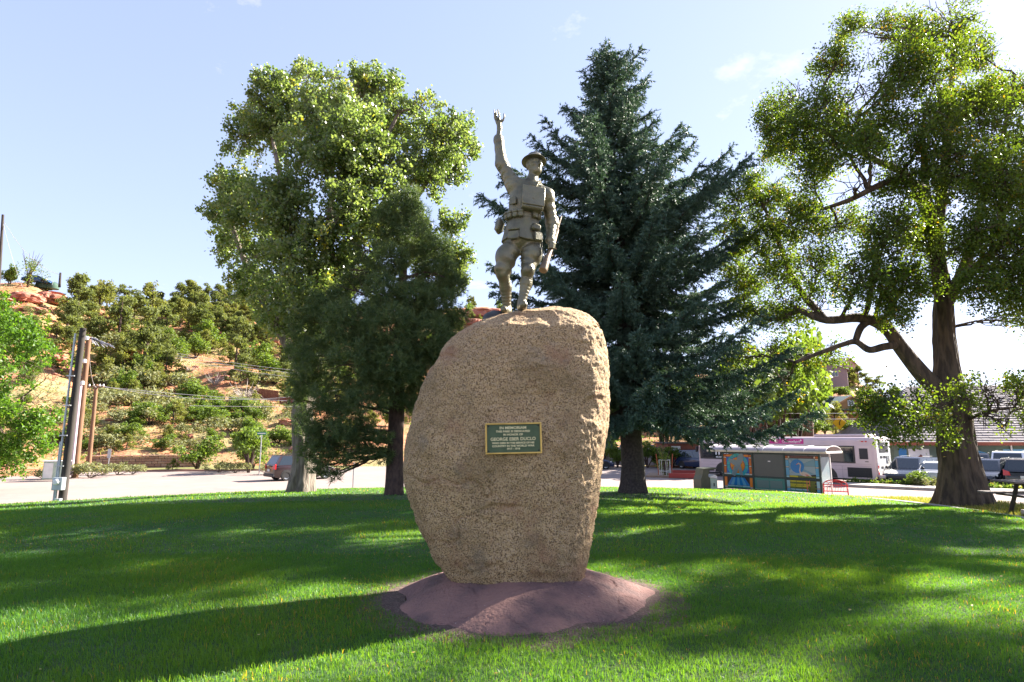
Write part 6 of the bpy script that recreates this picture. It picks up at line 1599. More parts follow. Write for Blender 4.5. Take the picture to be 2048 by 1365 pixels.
# --- houses
M_shing = pm('teal_grey_shingle', (.085, .145, .15), (.06, .105, .11), 3, rough=.85, bump=.4, bscale=20)
M_stucco = pm('tan_stucco', (.40, .215, .10), (.34, .18, .085), 2, rough=.9)
M_brick = pm('red_brick_wall', (.30, .115, .08), (.23, .085, .06), 5, rough=.9, bump=.3)
M_whitetr = M_white
def gable_house(name, label, px, py, Y, w, d, h, rh, rz, wallm, roofm, windows=((.3, 1.0, .9, 1.1), (.7, 1.0, .9, 1.1)), porch=False, door=None, chim=False):
    b = at(px, py, Y); root = thing(name, label, 'house', b, rz)
    mb = MB(); mb.box((0, d / 2, h / 2 - 1.0), (w, d, h + 2.0)); mb.prism([(-w / 2, h), (w / 2, h), (0, h + rh)], .0, d, axis='y'); mb.build('wall', wallm, root)
    ov = .45
    for s_ in (-1, 1):
        L_ = math.hypot(w / 2 + ov, rh * (1 + 2 * ov / w)); an = math.atan2(rh, w / 2)
        M_ = Matrix.Translation((0, d / 2, h + rh + .06)) @ Matrix.Scale(s_, 4, (1, 0, 0)) @ Matrix.Rotation(an, 4, 'Y')
        mb = MB(); nrow = 9
        for k in range(nrow): mb.box((L_ * (k + .5) / nrow, 0, .03 + .012), (L_ / nrow + .05, d + 2 * ov, .05), M_ @ Matrix.Translation((0, 0, 0)) @ Matrix.Rotation(R(1.2), 4, 'Y'))
        mb.build('roof', roofm, root)
        mb = MB(); mb.box((L_ / 2, -d / 2 - ov - .03, -.04), (L_, .06, .20), M_); mb.build('bargeboard', M_whitetr if not porch else wallm, root)
    for fx, z, ww, wh in windows:
        x = -w / 2 + w * fx; mb = MB(); mb.box((x, -.03, z + wh / 2), (ww + .16, .10, wh + .16)); f = mb.build('window', M_whitetr, root); mb = MB(); mb.box((x, -.07, z + wh / 2), (ww, .06, wh)); mb.build('pane', M_glass, f); mb = MB(); mb.box((x, -.10, z + wh / 2), (.05, .05, wh)); mb.build('mullion', M_whitetr, f)
    if door: mb = MB(); mb.box((-w / 2 + w * door, -.04, 1.0), (.95, .09, 2.0)); mb.build('door', M_dark, root)
    if chim: mb = MB(); mb.box((w * .2, d * .5, h + rh + .3), (.6, .6, 1.4)); mb.build('chimney', M_brick, root)
    if porch:
        mb = MB(); mb.box((.4, -1.1, h - .30), (w * .9, 2.3, .10), Matrix.Translation((0, 0, 0)) @ Matrix.Rotation(0, 4, 'X')); mb.build('porch_roof', roofm, root)
        for x in (-w * .35, 0, w * .35, w * .5): mb = MB(); mb.box((x, -2.1, h / 2 - .7), (.16, .16, h + .7)); mb.build('porch_post', pm('maroon_timber', (.16, .05, .045), rough=.8), root)
        mb = MB(); mb.box((.4, -2.1, .35), (w * .9, .06, .9)); mb.build('porch_rail', MATS['maroon_timber'], root)
        mb = MB(); mb.box((.2, -2.05, -1.4), (w * 1.0, .2, 2.6)); mb.build('porch_skirt', pm('dark_red_board', (.15, .045, .05), (.11, .035, .04), 4, rough=.9), root)
    return root
gable_house('house', 'tan house with teal shingle roof and a porch, above the yellow sign', 1706, 858, 70, 4.6, 6.0, 2.45, 1.35, R(-6), M_stucco, M_shing, windows=((.5, 2.75, .55, .55), (.25, .8, .8, 1.1)), porch=True)
b = at(1652, 858, 72.5); wing = thing('house_wing', 'long low wing of the teal roofed house, its ridge running left', 'house', b, R(-6))
mb = MB(); mb.box((0, 2.5, .6), (8.0, 5, 4.2)); mb.build('wall', M_stucco, wing)
for s_ in (-1, 1):
    mb = MB()
    for k in range(8): mb.box((0, 2.5 + s_ * (.19 + .38 * k), 4.02 - .158 * k), (8.8, .46, .05), None)
    mb.build('roof', M_shing, wing)
for x in (-2.6, .3, 2.4): mb = MB(); mb.box((x, -.04, 1.4), (1.0, .1, 1.0)); f = mb.build('window', M_white, wing); mb = MB(); mb.box((x, -.08, 1.4), (.84, .06, .84)); mb.build('pane', M_glass, f)
gable_house('house', 'red brick house half hidden by leaves, left of the tall brown pole', 1532, 868, 62, 3.8, 6, 3.3, 1.3, R(8), M_brick, pm('grey_shingle', (.13, .115, .115), (.09, .08, .08), 4, rough=.9), windows=((.72, .35, 1.3, 1.3), (.20, .35, .6, 1.5), (.6, 2.35, 1.2, .7)))
gable_house('house', 'grey roofed house high on the far right hill, left one of the pair', 1655, 760, 150, 9, 7, 2.6, 2.0, R(-30), pm('mauve_board', (.26, .20, .22), rough=.9), MATS['grey_shingle'], windows=((.3, .8, 1.2, 1.2), (.7, .8, 1.2, 1.2)), chim=True)
gable_house('house', 'pinkish house high on the far right hill, right one of the pair', 1700, 752, 160, 10, 7, 2.8, 2.2, R(35), pm('pinkish_board', (.40, .28, .25), rough=.9), MATS['grey_shingle'], windows=((.3, .8, 1.2, 1.2), (.7, .8, 1.2, 1.2)))
# low building and walls seen under the spruce boughs
b = at(1372, 925, 59); lb = thing('brick_outbuilding', 'low red brick outbuilding with a pale door, left of the bus front', 'building', (b.x, b.y, ROADZ), R(10))
mb = MB(); mb.box((0, 1.5, 1.1), (3.6, 3, 2.4)); mb.build('wall', M_brick, lb); mb = MB(); mb.box((0, 1.5, 2.36), (4.0, 3.5, .14)); mb.build('roof', MATS['grey_shingle'], lb); mb = MB(); mb.box((-1.0, -.04, 1.1), (.9, .1, 1.9)); mb.build('door', M_white, lb)
b = at(1225, 915, 61); pw = thing('boundary_wall', 'pale plastered garden wall behind the spruce trunk', 'wall', (b.x, b.y, ROADZ + .1), R(3))
mb = MB(); mb.box((2.5, 0, .9), (9, .22, 1.8)); mb.build('wall', pm('pale_plaster', (.52, .45, .43), (.46, .39, .37), 1.5, rough=.9), pw)
for x in (-1.9, 1.0, 4.0, 6.9): mb = MB(); mb.box((x, 0, 1.0), (.4, .4, 2.1)); mb.build('pier', MATS['pale_plaster'], pw)

# --- long shingled building with the painted wall
bl = thing('mural_building', 'long low building with a grey shingle roof and blue painted mural wall', 'building', (xat(1790, 47, -.5), 47, ROADZ), R(-10))
BL, Dd, eh = 46.0, 13.0, 2.55
mb = MB(); mb.box((BL / 2, Dd / 2, eh / 2 - .2), (BL, Dd, eh + .4)); mb.build('wall', pm('sage_wall', (.15, .20, .155), (.13, .175, .135), 1, rough=.85), bl)
M_sh2 = pm('mauve_grey_shingle', (.20, .175, .185), (.14, .125, .135), 1.5, rough=.9, c3=(.27, .24, .24), s3=8, f3=.6, bump=.4, bscale=9)
rows_ = 26; Rh = 4.9
mb = MB()
for k in range(rows_):
    f0, f1 = k / rows_, (k + 1) / rows_; y0_, y1_ = -.7 + (Dd / 2 + .7) * f0, -.7 + (Dd / 2 + .7) * f1; z0_, z1_ = eh - .05 + Rh * f0, eh - .05 + Rh * f1; xi0, xi1 = -.7 + 5.0 * f0, -.7 + 5.0 * f1
    nx_ = 60; g = np.random.default_rng(k)
    xs = np.linspace(xi0, BL + .7, nx_ + 1) + np.where((np.arange(nx_ + 1) > 0) & (np.arange(nx_ + 1) < nx_), (k % 2) * .3, 0)
    for j in range(nx_):
        dz = .03 + .02 * g.random()
        V = [(xs[j] + .01, y0_, z0_ + dz), (xs[j + 1] - .01, y0_, z0_ + dz), (xs[j + 1] - .01, y1_ + .03, z1_ + .004), (xs[j] + .01, y1_ + .03, z1_ + .004), (xs[j] + .01, y0_, z0_ - .02), (xs[j + 1] - .01, y0_, z0_ - .02)]
        mb.add(V, [(0, 1, 2, 3), (4, 5, 1, 0)])
tag(mb.build('shingles', M_sh2, bl, fix=False), kind='stuff')
mb = MB(); mb.add([(-.7, -.7, eh - .1), (BL + .7, -.7, eh - .1), (BL + .7, Dd / 2, eh + Rh - .1), (4.3, Dd / 2, eh + Rh - .1), (-.7, Dd + .7, eh - .1), (BL + .7, Dd + .7, eh - .1)], [(0, 1, 2, 3), (0, 3, 4), (3, 2, 5, 4), (0, 4, 5, 1), (1, 5, 2)]); mb.build('roof', M_sh2, bl)
mb = MB(); mb.box((BL / 2, -.72, eh - .12), (BL + 1.5, .06, .26)); mb.build('fascia', pm('rust_fascia', (.30, .09, .05), (.24, .075, .045), 2, rough=.8), bl)
def mur(name, poly, mat, t): mb = MB(); mb.prism(poly, -t, .0, axis='y'); mb.build(name, mat, bl)
M_sky = pm('mural_sky_blue', (.16, .40, .62), (.20, .46, .66), 1, rough=.7); M_skyd = pm('mural_deep_blue', (.05, .20, .45), rough=.7); M_mt = pm('mural_violet_hill', (.17, .17, .36), rough=.7); M_gn = pm('mural_green', (.09, .17, .10), rough=.7)
mur('mural_panel', [(3.3, .5), (6.8, .5), (6.8, 1.6), (5.4, 2.1), (3.3, 1.5)], M_sky, .010); mur('mural_panel', [(7.6, .2), (14.0, .2), (14.0, 2.1), (7.6, 2.0)], M_sky, .011); mur('mural_panel', [(15, .2), (26, .2), (26, 2.2), (15, 2.2)], M_sky, .012)
mur('mural_hill', [(6.6, .2), (8.0, 1.5), (9.2, .2)], M_mt, .022); mur('mural_hill', [(8.6, .2), (10.0, 1.8), (11.6, .2)], M_mt, .028); mur('mural_hill', [(16, .2), (18.2, 1.4), (20, .8), (22, 1.6), (25, .2)], M_skyd, .028); mur('mural_tree', [(10.5, .2), (11.0, 1.2), (11.5, .2)], M_gn, .034)
mur('door_surround', [(.35, 0), (.9, 0), (.9, 2.05), (.35, 2.05)], M_skyd, .03)
mb = MB(); mb.box((1.75, -.05, 1.02), (1.45, .08, 2.0)); dr = mb.build('door', M_white, bl); mb = MB(); mb.box((0, 0, 0), (.50, .02, .50), Matrix.Translation((1.85, -.105, 1.25)) @ Matrix.Rotation(R(45), 4, 'Y')); mb.build('diamond_sign', pm('brown_sign', (.20, .07, .04), rough=.6), dr)
mb = MB(); mb.box((1.25, -.11, .95), (.05, .06, .3)); mb.build('handle', M_steel, dr)
mb = MB(); mb.tube([(8.1, -.15, 0), (8.1, -.15, 2.3)], .07, 8); mb.build('downpipe', M_white, bl)

# --- signs
def signpost(name, label, px, pyb, pyt, Y, zb=None, r=.035): 
    zb = ROADZ if zb is None else zb; root = thing(name, label, 'sign', (xat(px, Y, zb), Y, zb)); h = at(px, pyt, Y).z - zb; T_('post', [(0, 0, -.2), (0, 0, h)], r, M_steel, root, 7); return root, h
s1, h = signpost('warning_sign', 'yellow diamond road sign on a post before the teal roofed house', 1680, 868, 846, 58, zb=at(1680, 869, 58).z)
mb = MB(); mb.box((0, -.05, 0), (.95, .03, .95), Matrix.Translation((0, 0, h)) @ Matrix.Rotation(R(45), 4, 'Y'), bev=.01); mb.build('diamond_plate', pm('sign_yellow', (.75, .42, .01), rough=.5), s1)
mb = MB(); mb.tube([(0, -.08, h - .25), (0, -.08, h + .05), (.12, -.08, h + .25)], .045, 6); mb.build('arrow', M_dark, s1)
s2, h = signpost('street_sign', 'green street name sign on a thin post beside the young roadside tree', 518, 934, 866, 47, r=.045)
mb = MB(); mb.box((0, -.05, h - .05), (.72, .02, .24), bev=.005); mb.build('name_plate', pm('sign_green', (.02, .20, .10), rough=.5), s2); mb = MB(); mb.box((0, -.064, h - .05), (.62, .006, .07)); mb.build('name_band', M_white, s2)
s3, h = signpost('small_sign', 'small grey sign on a thin post before the stone wall', 215, 935, 900, 50)
mb = MB(); mb.box((0, -.04, h - .3), (.28, .02, .75)); mb.build('plate', M_steel, s3)
s4, h = signpost('marker_post', 'slim dark post on the grass between the cottonwood and the pine', 706, 966, 925, 34, zb=-1.2, r=.04)

# --- planting bed with a staked sapling, left of the bus
pY = 45.0; pcx = xat(1330, pY, -1.2)
slabpoly('planting_bed', [(xat(1292, 44.5, -1.2), 44.5), (xat(1392, 43.0, -1.2), 43.0), (xat(1398, 46.8, -1.2), 46.8), (xat(1300, 48.0, -1.2), 48.0)], ROADZ - .1, ROADZ + .14, pm('mulch', (.30, .21, .15), (.22, .15, .10), 6, rough=1))
kr = thing('red_edging', 'dark red timber edging along the planting bed by the bus', 'edging', (pcx, pY, ROADZ))
for (ax_2, ay_2, bx_2, by_2) in ((xat(1338, 43.6, -1.2), 43.6, xat(1395, 42.8, -1.2), 42.8), (xat(1345, 47.5, -1.2), 47.5, xat(1400, 46.9, -1.2), 46.9)):
    v = Vector((bx_2 - ax_2, by_2 - ay_2, 0)); mb = MB(); mb.box((v.length / 2, 0, .2), (v.length, .2, .32), Matrix.Translation((ax_2 - pcx, ay_2 - pY, 0)) @ Matrix.Rotation(math.atan2(v.y, v.x), 4, 'Z')); mb.build('timber', pm('red_edging_paint', (.33, .05, .04), rough=.7), kr)
for lab, px, tilt in (('rust coloured tree stake left of the sapling, leaning outwards', 1318, -.16), ('rust coloured tree stake right of the sapling, leaning outwards', 1343, .14)):
    mb = MB(); mb.tube([(0, 0, -.1), (tilt, 0, 1.55)], .035, 7); o = mb.build('tree_stake', pm('rust_steel', (.38, .10, .04), rough=.6)); o.location = (xat(px, pY, -1.2), pY, ROADZ + .14); tag(o, lab, 'stake', 'stakes round the sapling')
cg = thing('sapling_guard', 'white wire cage round the staked sapling', 'tree guard', (xat(1330, pY, -1.2), pY, ROADZ + .14))
for k in range(8): t = k * math.pi / 4; T_('bar', [(.42 * math.cos(t), .42 * math.sin(t), .0), (.42 * math.cos(t), .42 * math.sin(t), 1.1)], .014, M_white, cg, 4)
for z in (.3, 1.1): T_('ring', [(.42 * math.cos(t), .42 * math.sin(t), z) for t in np.linspace(0, 6.283, 17)], .014, M_white, cg, 4)

# --- small trees, shrubs: a few kinds, then copies of each
def bush_proto(kind, seed):
    """returns (trunk mesh object or None, crown mesh object) one metre tall, unlinked prototypes are reused as the first copy"""
    g = np.random.default_rng(seed)
    root = bpy.data.objects.new(kind, None); COL.objects.link(root)
    mb = MB(); C = None
    if kind in ('pinyon', 'juniper'):
        n = 30 if kind == 'pinyon' else 26; bl = []; skew = g.normal(0, .10, 2)
        for k in range(n):
            t = g.random(); z = .16 + .78 * t; r = (.40 if kind == 'pinyon' else .36) * (1.04 - t ** 1.5) * g.random() ** .5; a_ = g.uniform(0, 6.28); s_ = g.uniform(.07, .15); bl.append((np.array([r * math.cos(a_) + skew[0] * t, r * math.sin(a_) + skew[1] * t, z + .10 * g.normal()]), s_, s_, s_ * .62))
        bl.append((np.array([0, 0, .93]), .07, .07, .09))
        C = blob_points(bl, 1500, g, shell=.5, thr=.40, nscale=6, seed=seed)
        V, F, T = leaf_quads(np.repeat(C, 2, 0) + g.normal(0, .016, (3000, 3)), .056, .030, g, up=.2); T = np.clip(.5 * T + .5 * np.repeat(vnoise(C * 7, seed), 8), 0, .95)
        mb.tube([(0, 0, -.06), (.01, 0, .3), (-.01, .01, .62), (0, 0, .9)], [.030, .024, .015, .005], 6)
        for b_ in bl[::3]: mb.tube([(0, 0, float(b_[0][2]) * .7), tuple(b_[0])], [.010, .004], 4)
        cm = L_pin if kind == 'pinyon' else L_jun
    elif kind in ('scrub_oak', 'leafy_tree'):
        bl = [(np.array([g.normal(0, .20), g.normal(0, .20), (.30 if kind == 'scrub_oak' else .5) + abs(g.normal(.15, .20))]), .17, .17, .14) for k in range(16)]
        C = blob_points(bl, 900, g, shell=.5, thr=.34, nscale=5, seed=seed); V, F, T = leaf_quads(np.repeat(C, 3, 0) + g.normal(0, .025, (2700, 3)), .062, .046, g, up=.4); T = np.clip(.6 * T + .4 * np.repeat(vnoise(C * 6, seed), 12), 0, .99)
        for b_ in bl[::2]: mb.tube([(0, 0, -.06), tuple(b_[0] * np.array([.4, .4, .5])), tuple(b_[0])], [.024, .014, .004], 5)
        cm = L_oak
    elif kind == 'sage':
        bl = [(np.array([g.normal(0, .35), g.normal(0, .35), .30 + .25 * g.random()]), .25, .25, .25) for k in range(9)]
        C = blob_points(bl, 500, g, shell=.5, thr=.3, nscale=3, seed=seed); V, F, T = leaf_quads(np.repeat(C, 2, 0) + g.normal(0, .04, (1000, 3)), .13, .05, g, up=.3)
        for b_ in bl[::2]: mb.tube([(0, 0, -.1), tuple(b_[0])], [.03, .006], 4)
        cm = L_sage
    elif kind == 'wispy':
        bl = [(np.array([g.normal(0, .14), g.normal(0, .14), .45 + .22 * g.normal()]), .12, .12, .16) for k in range(12)]
        C = blob_points(bl, 420, g, shell=.4, thr=.4, nscale=5, seed=seed); V, F, T = leaf_quads(np.repeat(C, 2, 0) + g.normal(0, .02, (840, 3)), .045, .022, g, up=.2)
        for k in range(9): a_ = g.uniform(0, 6.28); mb.tube([(0, 0, -.05), (.05 * math.cos(a_), .05 * math.sin(a_), .4), (.22 * math.cos(a_), .22 * math.sin(a_), .75 + .2 * g.random())], [.013, .009, .003], 4)
        cm = L_oak
    else:                                        # bare dead brush
        for k in range(46): a_ = g.uniform(0, 6.28); r = g.uniform(.2, .6); mb.tube([(0, 0, 0), (r * .5 * math.cos(a_), r * .5 * math.sin(a_), .35 * g.random() + .1), (r * math.cos(a_), r * math.sin(a_), .9 * g.random())], [.012, .008, .003], 4)
        mb.build('branches', pm('bleached_wood', (.42, .36, .32), (.34, .29, .26), 5, rough=.9), root, fix=False); return root
    mb.build('trunk', M_bark_p, root, fix=False); np_mesh('crown', V, F, cm, root, attr={'tint': T}); return root
PRO = {k: [bush_proto(k, s_) for s_ in seeds] for k, seeds in (('pinyon', (1, 2, 3, 4)), ('juniper', (5, 6, 7)), ('scrub_oak', (8, 9, 10)), ('leafy_tree', (11, 12)), ('sage', (13, 14)), ('wispy', (15, 16)), ('dead_brush', (17,)))}
USED = {}
NAMES = {'pinyon': 'pinyon_pine', 'juniper': 'juniper_tree', 'scrub_oak': 'scrub_oak', 'leafy_tree': 'young_tree', 'sage': 'sagebrush', 'wispy': 'slender_tree', 'dead_brush': 'dead_brush'}
def plant(kind, x, y, z, h, w=1.0, label=None, cat='tree', group=None, which=None):
    L = PRO[kind]; i = int(rng.integers(0, len(L))) if which is None else which % len(L); p = L[i]
    if (kind, i) not in USED: o = p; USED[(kind, i)] = 1
    else: o = copy_tree(p)
    o.name = NAMES[kind]
    o.location = (x, y, z); o.rotation_euler = (0, 0, float(rng.uniform(0, 6.28))); o.scale = (h * w, h * w, h)
    return tag(o, label, cat, group)
placed = []
def hp_(kind, px, py, hpx, w=1.0):
    q = onhill(px, py)
    if q is None: return
    x, y, z = q; placed.append([kind, x, y, z - .1, hpx / FPX * y / CT, w, px, py])
# trees that can be picked out one by one (foot of the trunk in the photograph, height in its pixels)
for a_ in (('pinyon', 150, 660, 110, .95), ('juniper', 195, 640, 84, 1.0), ('pinyon', 235, 700, 110, .9), ('juniper', 300, 650, 90, 1.1), ('pinyon', 330, 690, 80, 1.0), ('pinyon', 285, 765, 130, .85), ('juniper', 360, 655, 60, 1.1), ('pinyon', 400, 690, 90, 1.0),
           ('pinyon', 470, 745, 110, .8), ('scrub_oak', 425, 700, 55, 1.2), ('juniper', 440, 650, 50, 1.1), ('pinyon', 540, 690, 60, .9), ('scrub_oak', 515, 740, 60, 1.0), ('pinyon', 565, 780, 70, .8), ('juniper', 215, 770, 80, 1.0), ('juniper', 150, 760, 60, 1.2),
           ('pinyon', 60, 690, 60, 1.1), ('juniper', 110, 700, 60, 1.2), ('pinyon', 390, 640, 60, .9), ('juniper', 480, 620, 40, 1.1), ('pinyon', 255, 620, 50, 1.0), ('pinyon', 180, 605, 50, .9), ('juniper', 345, 850, 50, 1.3), ('scrub_oak', 300, 850, 50, 1.3),
           ('pinyon', 180, 580, 40, .8), ('wispy', 55, 575, 82, 1.0), ('wispy', 140, 575, 60, .9), ('scrub_oak', 20, 570, 50, .8), ('pinyon', 330, 760, 60, 1.0), ('pinyon', 130, 690, 90, 1.0)): hp_(*a_)
g = np.random.default_rng(77)
def scatter(n, x0, x1, y0, y1, kinds, h0, h1, w0=.8, w1=1.2, mind=9, clump=None):
    k = 0; tries = 0
    while k < n and tries < n * 12:
        tries += 1; px, py = g.uniform(x0, x1), g.uniform(y0, y1)
        if clump is not None and vnoise(np.array([px * .012, py * .016, 3.0]), 5) < clump: continue
        if any(abs(p[6] - px) < mind and abs(p[7] - py) < mind * .6 for p in placed): continue
        n0 = len(placed); hp_(str(g.choice(kinds)), px, py, g.uniform(h0, h1), g.uniform(w0, w1)); k += len(placed) > n0
scatter(70, 140, 590, 590, 700, ['pinyon', 'juniper', 'pinyon', 'juniper'], 24, 60, .9, 1.4, mind=11, clump=.28)
scatter(48, 130, 600, 690, 800, ['pinyon', 'juniper', 'scrub_oak', 'sage', 'juniper'], 26, 64, .9, 1.4, mind=14, clump=.36)
scatter(62, 90, 640, 800, 905, ['scrub_oak', 'sage', 'scrub_oak', 'sage', 'juniper'], 18, 50, 1.0, 1.6, mind=12)
scatter(16, 0, 150, 600, 760, ['sage', 'sage', 'scrub_oak'], 12, 26, 1.0, 1.5, mind=14)
scatter(26, 360, 640, 595, 640, ['pinyon', 'juniper'], 22, 38, mind=9)
scatter(24, 880, 1050, 612, 690, ['pinyon', 'juniper', 'scrub_oak'], 16, 30, mind=8)
scatter(40, 620, 900, 620, 880, ['pinyon', 'juniper', 'scrub_oak'], 30, 60, mind=20)
scatter(44, 1190, 1640, 760, 890, ['leafy_tree', 'scrub_oak', 'leafy_tree', 'juniper'], 40, 80, .9, 1.3, mind=18)
scatter(30, 1600, 1800, 750, 835, ['scrub_oak', 'leafy_tree', 'scrub_oak', 'pinyon'], 18, 36, 1.0, 1.5, mind=9)
scatter(8, 1690, 1780, 752, 775, ['pinyon', 'juniper'], 26, 40, mind=8)
scatter(22, -160, 60, 580, 900, ['juniper', 'scrub_oak', 'sage', 'pinyon'], 20, 50, mind=16)
scatter(14, 1760, 2000, 800, 850, ['leafy_tree', 'scrub_oak'], 20, 40, mind=12)
LOOK = {'pinyon': 'bushy dark green pinyon pine', 'juniper': 'rounded olive green juniper', 'scrub_oak': 'bright green leafy scrub oak', 'leafy_tree': 'sunlit yellow-green leafy tree', 'sage': 'pale grey-green sagebrush clump', 'wispy': 'slender thinly leaved tree'}
def zone(px, py):
    if px < 150: return 'on the bare slope under the left cliff' if py > 600 else 'on the left cliff top'
    if px < 640: return 'on the left skyline' if py < 640 else ('halfway up the left hill' if py < 760 else ('low on the left hill' if py < 830 else 'above the stone wall'))
    if px < 905: return 'behind the pine and cottonwood'
    if px < 1100: return 'by the outcrop beside the soldier'
    if px < 1600: return 'on the rise behind the spruce'
    if px < 1760: return 'behind the teal roofed house'
    return 'behind the mural building'
_o1 = 'first second third fourth fifth sixth seventh eighth ninth tenth eleventh twelfth thirteenth fourteenth fifteenth sixteenth seventeenth eighteenth nineteenth'.split()
_o10 = {2: 'twent', 3: 'thirt', 4: 'fort', 5: 'fift', 6: 'sixt', 7: 'sevent'}
def ordn(i):
    i += 1
    if i < 20: return _o1[i - 1]
    return _o10[i // 10] + ('ieth' if i % 10 == 0 else 'y-' + _o1[i % 10 - 1])
zg = {}
for p in placed: zg.setdefault((p[0], zone(p[6], p[7])), []).append(p)
for (kind, zn), L in zg.items():
    L.sort(key=lambda p: p[6])
    for i, p in enumerate(L):
        pre = '' if len(L) == 1 else ordn(i) + ' '
        lab = (pre + LOOK[kind] + ' from left ' + zn) if len(L) > 1 else LOOK[kind] + ' ' + zn
        plant(kind, p[1], p[2], p[3], p[4], p[5], lab, 'bush' if kind in ('sage', 'scrub_oak') else 'tree', 'trees and bushes on the hillsides')
# single plants near the road
def rp(kind, px, Y, h, w, label, cat='bush', z=ROADZ + .1, group=None, which=None): plant(kind, xat(px, Y, z), Y, z, h, w, label, cat, group, which)
rp('leafy_tree', 497, 50, 3.9, 1.0, 'young yellow-green tree with a slim trunk beside the green street sign', 'tree')
rp('scrub_oak', 395, 53.5, 2.8, 1.2, 'bright green bush at the right end of the stone wall')
rp('juniper', 345, 53, 1.0, 1.2, 'low dark green bush in front of the stone wall'); rp('sage', 440, 51, 1.1, 1.2, 'pale low shrub left of the young roadside tree'); rp('sage', 470, 50, 1.0, 1.2, 'grey-green shrub under the young roadside tree')
rp('sage', 540, 48, 1.1, 1.2, 'pale round shrub right of the green street sign'); rp('scrub_oak', 505, 53, 3.0, .9, 'pointed green bush behind the young roadside tree')
for k, (px, Y, h) in enumerate(((205, 47, .5), (235, 47, .6), (120, 43, .6), (180, 44, .7), (265, 48, .45), (90, 42, .5))): rp('sage', px, Y, h * 1.9, 1.25, ('dry yellow shrub tuft left of the small grey sign', 'dry yellow shrub tuft right of the small grey sign', 'dry shrub tuft between the ash and the leaning pole', 'dry shrub tuft right of the pale cable guard', 'last dry shrub tuft right along the verge', 'dry shrub tuft under the ash tree')[k], group='dry tufts on the far verge')
rp('scrub_oak', 1832, 35.6, .95, 1.3, 'brownish shrub on the strip before the dark blue off-roader'); rp('sage', 1845, 35.2, .8, 1.3, 'small yellow shrub before the silver saloon')
rp('wispy', 1330, 45, 2.3, 1.1, 'thin staked sapling inside the white wire cage', 'tree', z=ROADZ + .14)
rp('juniper', 1672, 62, 3.3, .9, 'round grey-green bush behind the yellow diamond sign', z=at(1672, 866, 62).z); rp('scrub_oak', 1700, 58, 1.5, 1.2, 'yellowing bush right of the yellow diamond sign', z=at(1700, 868, 58).z); rp('scrub_oak', 1650, 58, 1.2, 1.4, 'low bush left of the yellow diamond sign', z=at(1650, 868, 58).z)
for k, (px, Y, h, kd) in enumerate(((1205, 60.5, 3.2, 'leafy_tree'), (1235, 58.5, 2.2, 'scrub_oak'), (1295, 58.0, 2.4, 'leafy_tree'), (1315, 58.5, 2.0, 'scrub_oak'), (1345, 58, 2.0, 'leafy_tree'))): rp(kd, px, Y, h, 1.2, ('yellow-green tree against the right edge of the boulder', 'bushy green shrub behind the dark blue car by the boulder', 'sunlit green tree right of the spruce trunk', 'dense green bush behind the staked sapling', 'small sunlit tree left of the brick outbuilding')[k], 'tree' if kd == 'leafy_tree' else 'bush')
for k, (px, Y, h) in enumerate(((1440, 52, 9.5), (1500, 50, 11), (1395, 60, 10), (1560, 54, 12), (1330, 62, 8.5), (1590, 60, 13.5))): rp('leafy_tree', px, Y, h, .75, ('tall sunlit tree glimpsed behind the spruce tips above the bus', 'tall sunlit tree behind the bus, left of the brick house', 'tall yellow-green tree showing through the spruce boughs', 'tall sunlit tree before the brick house', 'yellow-green tree behind the sapling and spruce trunk', 'tallest sunlit tree, beside the tall brown pole')[k], 'tree', group='sunlit trees behind the bus')
# dead brush on the slope
for px, py, h, lab in ((490, 800, 46, 'tangle of bleached dead branches on the slope left of the brown fence'), (430, 770, 34, 'grey fallen branches on the slope under the three wires'), (380, 745, 26, 'small heap of grey dead branches by the wires')):
    q = onhill(px, py)
    if q: plant('dead_brush', q[0], q[1], q[2] - .1, h / FPX * q[1], 1.3, lab, 'dead branches', 'dead branches on the slope')

# --- red rock: outcrops and loose boulders
M_rock = pm('red_sandstone', (.42, .17, .115), (.30, .11, .075), .7, rough=.95, bump=.9, bscale=3.0, c3=(.50, .27, .19), s3=2.2, f3=.6, detail=9)
def rock(seed, flat=.6, n=3):
    import bmesh
    bm = bmesh.new(); bmesh.ops.create_icosphere(bm, subdivisions=n, radius=1.0); P = np.array([v.co[:] for v in bm.verts]); F = [[v.index for v in f.verts] for f in bm.faces]; bm.free()
    q = P + seed * 5.1; c = np.floor(q * 1.9 + .6 * (fbm(q * 1.2, 2, seed) - .5)[:, None]) / 1.9
    r = 1 + .55 * (vnoise(c * 3.3, seed) - .5) + .25 * (fbm(q * 2.6, 3, seed) - .5); P = np.sign(P) * np.abs(P) ** .75 * r[:, None]; P[:, 2] *= flat
    return P, F
RK = []
for s_ in range(6): P, F = rock(s_ + 1, .55 + .06 * s_, 4); o = np_mesh('rock', P, F, M_rock); RK.append(o)
rk_used = set()
def put_rock(name, i, px, py, wpx, sz, label, group=None, cat='rock', sink=.25):
    q = onhill(px, py)
    if q is None: return
    w = wpx / FPX * q[1] / 2; o = RK[i % 6]
    if i % 6 in rk_used: o = o.copy(); COL.objects.link(o)
    rk_used.add(i % 6); o.name = name; o.location = (q[0], q[1] + w * .4, q[2] + w * sz * sink); o.scale = (w, w * .8, w * sz); o.rotation_euler = (0, 0, float(rng.uniform(-.5, .5)))
    return tag(o, label, cat, group)
